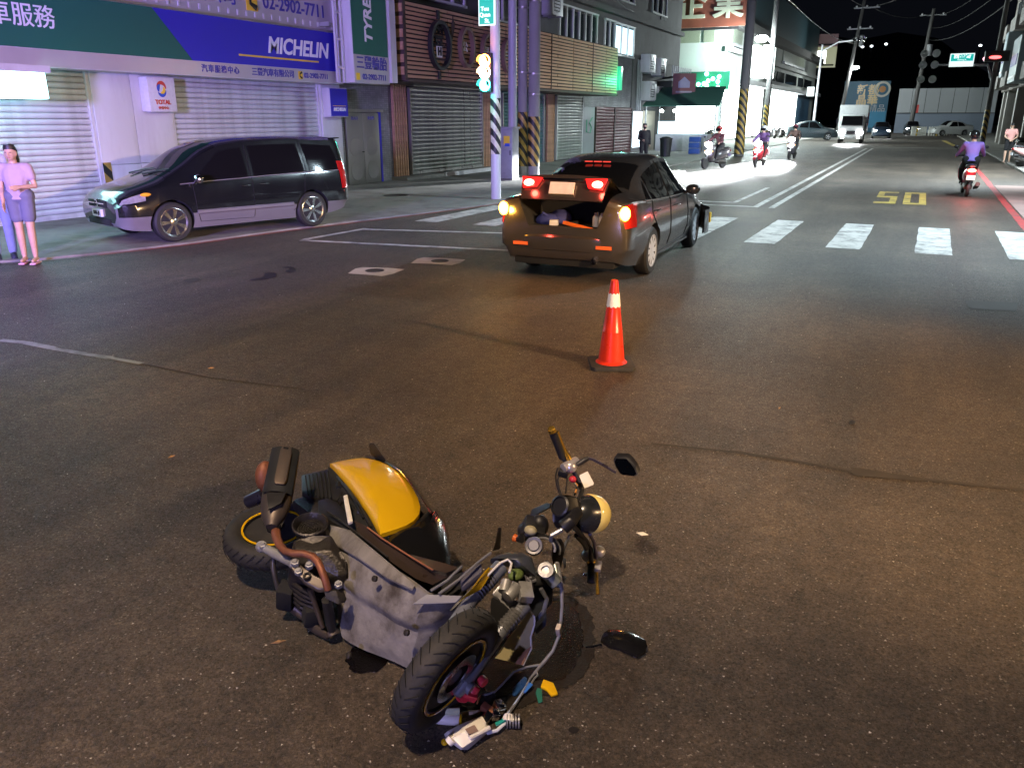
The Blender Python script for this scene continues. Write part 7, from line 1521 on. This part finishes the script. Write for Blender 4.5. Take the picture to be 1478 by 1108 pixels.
q = atP(1235, 98, b) - b; MB().tube([(1.0, 0, q.z - .3), (q.x * .7, q.y * .5, q.z), (q.x, q.y, q.z + .1)], .05, 8).build('lamp_arm', M['grey_metal'], pl); MB().ell((q.x, q.y, q.z), (.45, .3, .2)).build('lamp_head', em('cool_lamp2', (.9, 1, .95), 45), pl); light('POINT', 'lamp_light', pl, (q.x, q.y - .3, q.z - .5), (.9, 1, .97), 1800, .3)
b = G(1312, 193); pl = pole('utility_pole', 'dark distant utility pole with a red flag in front of the long wall', 'pole', b, 15, .3, .2, M['pole_dark'], lean=tuple((atP(1340, 66, b) - atP(1331, 66, b)).xy)); arm_set(pl, 14.2, 3, 0, .7); MB().lathe((.9, -.3, 9.5), (0, 0, 1), [(.35, 0), (.35, 1.3), (.0001, 1.4)], 14).build('transformer', M['grey_metal'], pl); boxobj('red_flag', M['letter_red'], pl, .25, .7, -.03, .0, 2.6, 3.6)
b = G(1172, 199); pl = pole('signal_post', 'slim white signal post standing before the leaning utility pole', 'traffic light', b, 9, .14, .1, M['pole_white']); boxobj('lit_panel', M['whitelit'], pl, -1.0, -.3, -.1, 0, 4.1, 5.0); MB().tube([(0, 0, 8.4), (1.5, 0, 9.2), (4.0, 0, 9.4)], .07, 8).build('arm', M['pole_white'], pl)
for k in range(3): MB().lathe((3.0 + k * .45, -.2, 9.4), (0, -1, 0), [(.2, 0), (.2, .2), (.15, .2), (.0001, .1)], 14).build('signal_lens', M['glass'], pl)
# blue billboard, long wall, fence
t = thing('billboard', 'blue advertising hoarding with yellow characters behind the truck', 'billboard', (0, 0, 0))
p = G(1250, 190.5); xa, xb = atP(1220, 118, p), atP(1286, 118, p); nn = (xb - xa).cross(Vector((0, 0, 1))).normalized(); nn = nn if nn.dot(-xa) > 0 else -nn
zt = xa.z; lerpq(0, 1, .0, zt, 0, pm('hoarding_blue', (.03, .13, .22), .5, var=.15, scale=.3), 'panel', t, .2); lerpq(.55, .98, .6, zt * .42, .21, pm('hoarding_light_blue', (.05, .28, .5), .5, var=.2, scale=.3), 'lower_picture', t, .03)
by = em('yellow_print', (.75, .6, .25), .35); ra = math.atan2(nn.y, nn.x) + R(90); 
for ch, u, z in (('新都', .53, .82), ('晶華', .53, .62)): q = xa.lerp(xb, u) + nn * .25; text(ch, 'characters', by, t, (q.x, q.y, zt * z), 1.5, (R(90), 0, ra), align='CENTER', bold=.03)
q = xa.lerp(xb, .84) + nn * .25; m = MB(); m.lathe((q.x, q.y, zt * .84), nn, [(1.1, 0), (1.1, .05), (.8, .05), (.8, 0)], 24, close=True); m.build('round_emblem', pm('emblem_pale', (.6, .58, .5), .5), t); m = MB(); m.lathe((q.x, q.y, zt * .84), nn, [(.45, 0), (.45, .06), (.0001, .06)], 18); m.build('emblem_core', pm('emblem_orange', (.55, .25, .08), .5), t)
q = xa.lerp(xb, .60) + nn * .25; text('都會精品', 'characters', pm('pale_print', (.5, .52, .55), .5), t, (q.x, q.y, zt * .46), 1.1, (R(90), 0, ra), align='CENTER')
t = thing('long_wall', 'long pale grey warehouse wall closing the street', 'wall')
p = G(1360, 192.5); xa, xb = atP(1297, 140, p), atP(1440, 140, p); nn = (xb - xa).cross(Vector((0, 0, 1))).normalized(); nn = nn if nn.dot(-xa) > 0 else -nn
zt = atP(1330, 128, p).z; wm_ = pm('pale_far_cladding', (.30, .31, .33), .6, var=.12, scale=.2)
for k in range(7): lerpq(k / 7 + .002, (k + 1) / 7 - .002, zt * .45, zt, 0, wm_, 'cladding_panel', t, .15)
lerpq(0, 1, 0, zt * .44, -.02, pm('blue_grey_base', (.16, .19, .25), .6), 'base', t, .12); lerpq(0, 1, zt * .44, zt * .46, .14, M['dark'], 'joint', t, .05)
M['gw'] = pm('guard_white', (.62, .6, .55), .5); M['gy'] = pm('guard_yellow', (.55, .38, .06), .5)
for s_, (x0, x1) in enumerate(((1315, 1335), (1340, 1370))):
    t = thing('guard_fence', ('short white picket guard fence beside the flag pole', 'white picket guard fence with a yellow post further from the flag pole')[s_], 'fence'); a0, a1 = G(x0, 196), G(x1, 196)
    for k in range(9): q = a0.lerp(a1, k / 8); boxobj('picket', M['gw'] if k != 3 else M['gy'], t, q.x - .08, q.x + .08, q.y - .05, q.y + .05, 0, 1.0)
    MB().tube([a0 + Vector((0, -.08, .85)), a1 + Vector((0, -.08, .85))], .05, 6).build('rail', M['gw'], t); MB().tube([a0 + Vector((0, -.08, .3)), a1 + Vector((0, -.08, .3))], .05, 6).build('rail', M['gw'], t)
# right hand arcade building
ar = thing('arcade_building', 'grey brown building on arcade columns along the right pavement', 'building')
am = pm('stained_render', (.20, .175, .16), .85, var=.25, scale=.8, dirt=.6, bump=.2)
boxobj('upper_storeys', am, ar, 5.2, 20, 34, 78, 3.9, 16); boxobj('back_wall', am, ar, 9, 19.9, 34, 77.9, .08, 3.899)
for k, y in enumerate((36, 43.5, 51, 58.5, 66, 73.5, 77)): MB().bx(5.35, 6.15, y, y + .8, .085, 3.898).build('column', pm('tiled_column', (.28, .26, .24), .6, var=.2, scale=2, dirt=.3), ar, bevel=.02)
for k, y in enumerate((37, 44, 51, 58, 65, 72)):
    for z in (5.0, 8.4, 11.8):
        w_ = thing_part('window', ar); boxobj('pane', M['winglass'], w_, 5.16, 5.198, y, y + 3.4, z, z + 1.7); boxobj('balcony', pm('balcony_grey', (.24, .22, .21), .8, dirt=.5), w_, 4.4, 5.19, y - .4, y + 3.8, z - 1.0, z - .1)
        for q in (0, 1.65, 3.3): boxobj('mullion', M['grey_metal'], w_, 5.12, 5.17, y + q, y + q + .08, z, z + 1.7)
for (y0, y1, z0, z1, nm, lab) in ((55.5, 60.0, 3.95, 6.4, 0, 'pale blue grey shop sign box on the arcade front'), (66, 68.0, 4.6, 7.4, 1, 'tall narrow pale sign box farther along the arcade')):
    t = thing('arcade_sign', lab, 'sign'); MB().bx(4.2, 5.18, y0, y1, z0, z1).build('box', pm('pale_blue_board', (.30, .36, .40), .5, var=.15, scale=.8), t, bevel=.02); boxobj('face_border', M['panel_white'], t, 4.17, 4.199, y0 + .2, y1 - .2, z0 + .2, z0 + .35); boxobj('lettering_band', M['letter_navy'], t, 4.17, 4.199, y0 + .5, y1 - .5, z0 + .9, z0 + 1.5)
b = G(1416, 214, .08); sg2 = pole('signal_pole', 'grey signal pole with a long arm on the arcade side', 'traffic light', b, 10.2, .17, .13, M['pole_dark'], wrap=(.6, 2.4))
e0, e1 = atP(1350, 88, b) - b, atP(1425, 92, b) - b; e0.z = e1.z = e1.z
MB().tube([(0, 0, e1.z - 1.2), (e1.x * .5 - .2, 0, e1.z - .1), tuple(e0)], [.09, .08, .06], 10).build('arm', M['grey_metal'], sg2)
for dx in (0, .35): 
    for dz in (-.9, 0, .7): MB().lathe((e0.x - dx * 2, e0.y - .2, e0.z + dz), (0, -1, 0), [(.24, 0), (.24, .25), (.18, .25), (.0001, .15)], 14).build('lamp_back', M['panel_white'], sg2)
q = atP(1439, 82, b) - b; MB().bx(q.x - .7, q.x + .7, q.y - .2, q.y + .2, q.z - .3, q.z + .35).build('signal_box', M['black'], sg2, bevel=.05); MB().ell((q.x - .1, q.y - .25, q.z - .05), (.35, .06, .1)).build('red_lens', em('red_signal', (1, .08, .08), 6), sg2); q2 = atP(1424, 85, b) - b; MB().ell((q2.x, q2.y, q2.z), (.22, .1, .14)).build('red_lens', em('pink_signal', (1, .4, .5), 3), sg2); MB().tube([(0, 0, 9.3), tuple(q)], .06, 8).build('bracket', M['grey_metal'], sg2)
t = thing('direction_sign', 'teal and white street sign hung on the signal pole arm', 'sign', b)
x0_, x1_ = atP(1369, 97, b) - b, atP(1404, 97, b) - b; zt0, zt1 = (atP(1380, 97, b) - b).z, (atP(1380, 78, b) - b).z
MB().bx(x0_.x, x1_.x, x0_.y - .3, x0_.y - .24, zt0, zt1).build('plate', em('white_sign', (.85, 1, 1), 1.1), t, bevel=.02); boxobj('teal_field', em('teal_sign', (.0, .55, .5), .9), t, x0_.x + .06, x1_.x - .06, x0_.y - .32, x0_.y - .301, zt0 + (zt1 - zt0) * .42, zt1 - .06)
xm = (x0_.x + x1_.x) / 2; text('西盛街', 'lettering', M['whitelit'], t, (xm, x0_.y - .325, zt0 + (zt1 - zt0) * .76), (zt1 - zt0) * .34, FACE_MY, align='CENTER', bold=.01, sx=1.2); text('Xisheng St.', 'lettering', M['whitelit'], t, (xm, x0_.y - .325, zt0 + (zt1 - zt0) * .52), (zt1 - zt0) * .15, FACE_MY, align='CENTER'); MB().tube([((x0_.x + x1_.x) / 2, x0_.y - .22, zt0 + .5), ((x0_.x + x1_.x) / 2, 0, e1.z)], .05, 8).build('hanger', M['grey_metal'], t)
# vehicles far down the road
def far_car(label, loc, rz, paint, lit=False, tall=1.0):
    t = thing('car', label, 'car', loc, rz, 'far cars')
    o = bpy.data.objects.new('body', far_car.me.copy()); col.objects.link(o); o.parent = t; o.scale = (1, 1, tall); o.data.materials.clear(); o.data.materials.append(paint); o.data.materials.append(M['archblack'])
    for me in far_car.glass: g_ = link('window', me, t); g_.scale = (1, 1, tall)
    for x in (0, WB):
        for s_ in (1, -1): wheel(t, (x, -s_ * .80, .318), .318, .20, 5, M['alu'], s_)
    for s_ in (1, -1):
        m = MB(); m.ell((3.42, -s_ * .60, .70 * tall), (.10, .16, .08)); m.build('headlamp', em('car_headlamp', (.9, .95, 1), 80) if lit else M['chrome'], t)
        m = MB(); m.ell((-1.0, -s_ * .66, .82 * tall), (.05, .12, .07)); m.build('tail_lamp', lensm('car_red', (.3, .01, .01)), t)
    if lit: light('SPOT', 'head_light', t, (3.7, 0, .7), (.9, .96, 1), 50000, .1, target=(4, 0, 0), cone=26, blend=1.0)
    return t
far_car.me = body.data.copy(); far_car.glass = []
for nm in ('rear_door_glass', 'front_door_glass', 'windscreen', 'rear_glass'):
    for o in sd.children:
        if o.name.startswith(nm): far_car.glass.append(o.data)
g = G(1270, 199); far_car('dark car with blazing headlamps beside the truck', g, R(-86), pm('dark_blue_car', (.02, .03, .05), .3, coat=.6), True, 1.05)
g = G(1290, 197); far_car('dark car with lit headlamps following behind the first one', g + Vector((1.5, 14, 0)), R(-86), pm('black_car2', (.012, .014, .02), .3, coat=.6), True, 1.05)
g = G(1150, 202); far_car('dark grey car parked across the far corner by the shop', g, R(12), pm('slate_car', (.035, .05, .06), .3, coat=.6), False, 1.15)
g = G(1385, 196); far_car('white car parked at the foot of the long wall', g, R(-150), pm('white_car', (.5, .5, .5), .3, coat=.6), False, 1.1)
g = G(1226, 207); tr = thing('box_truck', 'white box truck with blazing headlamps coming down the road', 'truck', g, R(-88))
twm = pm('truck_white', (.55, .55, .55), .4, var=.08, dirt=.15)
m = MB(); m.loft([[(x, y, z) for y, z in ((-.95, .55), (.95, .55), (.95, z1 * .6 + .4), (.82, z1), (-.82, z1), (-.95, z1 * .6 + .4))] for x, z1 in ((-1.4, 2.25), (-.5, 2.25), (-.1, 2.2), (.12, 1.4), (.2, .9))]); m.build('cab', twm, tr, bevel=.04)
MB().bx(-6.0, -1.5, -1.1, 1.1, .75, 3.0).build('cargo_box', twm, tr, bevel=.03); boxobj('red_side', M['letter_red'], tr, -5.9, -1.6, 1.102, 1.11, 1.4, 2.4)
m = MB(); m.prism([(.135, -.78, 1.42), (.135, .78, 1.42), (-.07, .74, 2.12), (-.07, -.74, 2.12)], (.02, 0, .006)); m.build('windscreen', M['glass'], tr); MB().bx(.1, .26, -.95, .95, .32, .60).build('bumper', twm, tr, bevel=.03); boxobj('grille', M['black'], tr, .19, .215, -.35, .35, .72, .98); boxobj('number_plate', M['letter_white'], tr, .262, .27, -.2, .2, .4, .52)
for s_ in (1, -1):
    MB().ell((.21, s_ * .68, .85), (.08, .26, .16)).build('headlamp', em('truck_lamp', (.95, .97, 1), 90), tr); MB().ell((.26, s_ * .6, .45), (.04, .12, .06)).build('fog_lamp', em('truck_fog', (1, .95, .85), 20), tr)
    MB().box((.05, s_ * 1.12, 1.75), (.08, .18, .35)).build('mirror', M['black'], tr)
    for x in (-.55, -4.4): wheel(tr, (x, s_ * .82, .38), .38, .26, 6, M['alu'], -s_)
light('SPOT', 'head_light', tr, (.4, 0, .85), (.95, .97, 1), 90000, .2, target=(3.0, 0, 0), cone=28, blend=1.0)
for k in range(9):
    g = G(1012 + k * 4.5, 206 - k * .6) if k < 4 else G(1108 + (k - 4) * 10, 201 - (k - 4) * .8); scooter('dark scooter parked in the row before the bright shop', (g.x, g.y, 0), R(60 + 8 * (k % 3)), dk, group='scooters parked before the bright shop')
# overhead wires
wmx = pm('black_wire', (.012, .012, .012), .6)
def wire(label, p, q, sag, r=.02):
    m = MB(); m.tube([p.lerp(q, t) - Vector((0, 0, sag * 4 * t * (1 - t))) for t in np.linspace(0, 1, 13)], r, 6); o = m.build('overhead_wire', wmx); tag(o, label, 'wire', 'overhead wires')
b1, b2, b3, b4 = G(1066, 226), G(1208, 193), G(1312, 193), G(770, 261)
wire('overhead wire between the leaning pole and the flag pole', b2 + Vector((2.2, 0, 15.2)), b3 + Vector((.7, 0, 14.4)), .8, .035); wire('overhead wire from the thick utility pole to the shop pole, upper one', b4 + Vector((0, 0, 10.8)), b1 + Vector((0, 0, 12.8)), .7); wire('overhead wire from the thick utility pole to the shop pole, lower one', b4 + Vector((0, 0, 9.8)), b1 + Vector((0, 0, 11.6)), .9)
wire('overhead wire from the shop pole to the leaning pole, upper one', b1 + Vector((0, 0, 12.5)), b2 + Vector((1.8, 0, 15.1)), 1.0, .03); wire('overhead wire from the shop pole to the leaning pole, lower one', b1 + Vector((0, 0, 9.5)), b2 + Vector((1, 0, 11)), 1.0, .03); wire('overhead wire from the leaning pole to the arcade roof', b2 + Vector((2.2, 0, 15.1)), Vector((5.3, 76, 15.5)), .8, .03)
b5 = G(754, 256)
for k, (dz, dx, lab) in enumerate(((10.2, -.2, 'sagging overhead wire from the banded pole to the tyre shop roof'), (9.4, .1, 'lower overhead wire from the banded pole to the restaurant wall'), (8.8, .2, 'overhead wire from the banded pole towards the green lit fascia end'))):
    wire(lab, b5 + Vector((dx, 0, dz)), Vector((XF + .05, (19.5, 30.5, 47.0)[k], (8.4, 8.8, 7.6)[k])), .5, .016)
for k in range(3): wire(('thin overhead wire from the flag pole to the arcade, top one', 'thin overhead wire from the flag pole to the arcade, middle one', 'thin overhead wire from the flag pole to the arcade, bottom one')[k], b3 + Vector((.7, 0, 14.2 - k * 1.4)), Vector((5.25, 70 - 4 * k, 13.5 - k * 1.6)), 1.2, .028)
for k in range(3): wire(('cable strand crossing the street from the shop pole to the arcade', 'second cable strand crossing the street below the first', 'third cable strand crossing the street to the arcade corner')[k], b1 + Vector((0, 0, 11 - k * .9)), Vector((5.25, 58 + 5 * k, 12.5 - k)), .9, .02)
# dark hill behind the town with far lamps
m = MB(); V = []; nx_, ny_ = 40, 5
for j in range(ny_ + 1):
    for i in range(nx_ + 1):
        x = -350 + 700 * i / nx_; y = 260 + 40 * j; z = (j / ny_) * (38 + 14 * math.sin(i * .5) + 8 * math.sin(i * 1.3 + 1)); V.append((x, y, z))
m._add(V, [(j * (nx_ + 1) + i, j * (nx_ + 1) + i + 1, (j + 1) * (nx_ + 1) + i + 1, (j + 1) * (nx_ + 1) + i) for j in range(ny_) for i in range(nx_)]); struct(m.build('hill', pm('dark_hillside', (.008, .011, .012), .95, var=.4, scale=.1)))
for k, (px, py) in enumerate(((1258, 67), (1279, 64), (1245, 68), (1415, 66))):
    p = atY(px, py, 330); t = thing('hillside_lamp', 'tiny far lamp shining on the dark hillside', 'lamp', (p.x, p.y, 0), 0, 'far lamps on the hillside')
    MB().tube([(0, 0, 0), (0, 0, p.z)], .25, 6).build('mast', M['dark'], t); MB().ell((0, -.2, p.z), (.5, .3, .35)).build('lamp_head', em('far_lamp', (.85, .95, 1), 5), t)
# dark neighbours closing the sky line behind the shops
t = thing('dark_block', 'dark apartment block rising behind the corner building', 'building'); boxobj('wall', M['wallgrey'], t, -60, -34, 95, 140, 0, 24)
# ------------------------------------------------------------------ added and assumed lamps round the crossing, out of the picture
def lampat(label, base, head, h, color, power, target, **k):
    b = Cw(*base, 0); a = Cw(*head, 0); return added_street_lamp(label, tuple(b), h, tuple((a - b).xy), color, power, target, **k)
lampat('assumed tall street lamp with a warm white head over the crossing', (-9, -2.5), (-1.9, -1.0), 9.0, (1.0, .74, .49), 4100, tuple(Cw(-.2, 4.5, 0)), rad=.15, cone=122)  # assumed unseen key light above, put in to light the near asphalt and scooter
lampat('assumed short amber street lamp at the near right hand corner', (10.2, -1.2), (9.2, -.4), 4.2, (1.0, .62, .30), 13000, tuple(Cw(.9, 7.1, 0)), rad=.10, cone=44)  # unseen source assumed from the cone's shadow, beam aimed at the cone
lampat('added low violet lamp facing the tyre shop, standing in for police lights', (-7.6, -3.4), (-7.0, -2.0), 2.7, (.42, .31, 1.0), 24000, (-15.5, 17.5, 4.0), rad=.7, cone=54, blend=.4)  # added to tint the shop front, in place of unseen police lights
added_street_lamp('added cool white street lamp on the right pavement past the crosswalk', (6.8, 19, .08), 8.5, (-2.0, 0), (.68, .88, 1.0), 15000, (0.0, 18.6, 0), rad=.15, cone=100)  # added out of view to brighten the road around the crosswalk
added_street_lamp('added cool white street lamp farther along the arcade pavement', (6.9, 33, .08), 8.5, (-2.0, 0), (.78, .93, 1.0), 26000, (0, 36, 0), rad=.15, cone=120)  # added to brighten the far road and the arcade side
bc = thing('added_violet_lamp', 'added blue violet lamp on a short tripod, standing in for police lights', 'lamp', Cw(-2.6, -2.6, 0))  # unseen lamp added low behind the camera to tint the scooter
for k in range(3): MB().tube([(math.cos(k * 2.1) * .35, math.sin(k * 2.1) * .35, 0), (0, 0, .8)], .018, 8).build('leg', M['grey_metal'], bc)
MB().tube([(0, 0, .75), (0, 0, 1.25)], .022, 10).build('mast', M['grey_metal'], bc)
MB().lathe((0, 0, 1.25), (0, 0, 1), [(.09, 0), (.09, .04), (.07, .05), (.0001, .05)], 20).build('base', M['black'], bc)
MB().lathe((0, 0, 1.30), (0, 0, 1), [(.07, 0), (.07, .12), (.05, .16), (.0001, .17)], 20).build('dome', em('blue_dome', (.45, .42, 1.0), 12), bc)
bl_ = Cw(2.6, 5.6, -1.0); light('SPOT', 'added_violet_light', bc, tuple(Cw(.12, .25, 1.45)), (.46, .44, 1.0), 520, .06, target=tuple(bl_), cone=60, blend=.6)
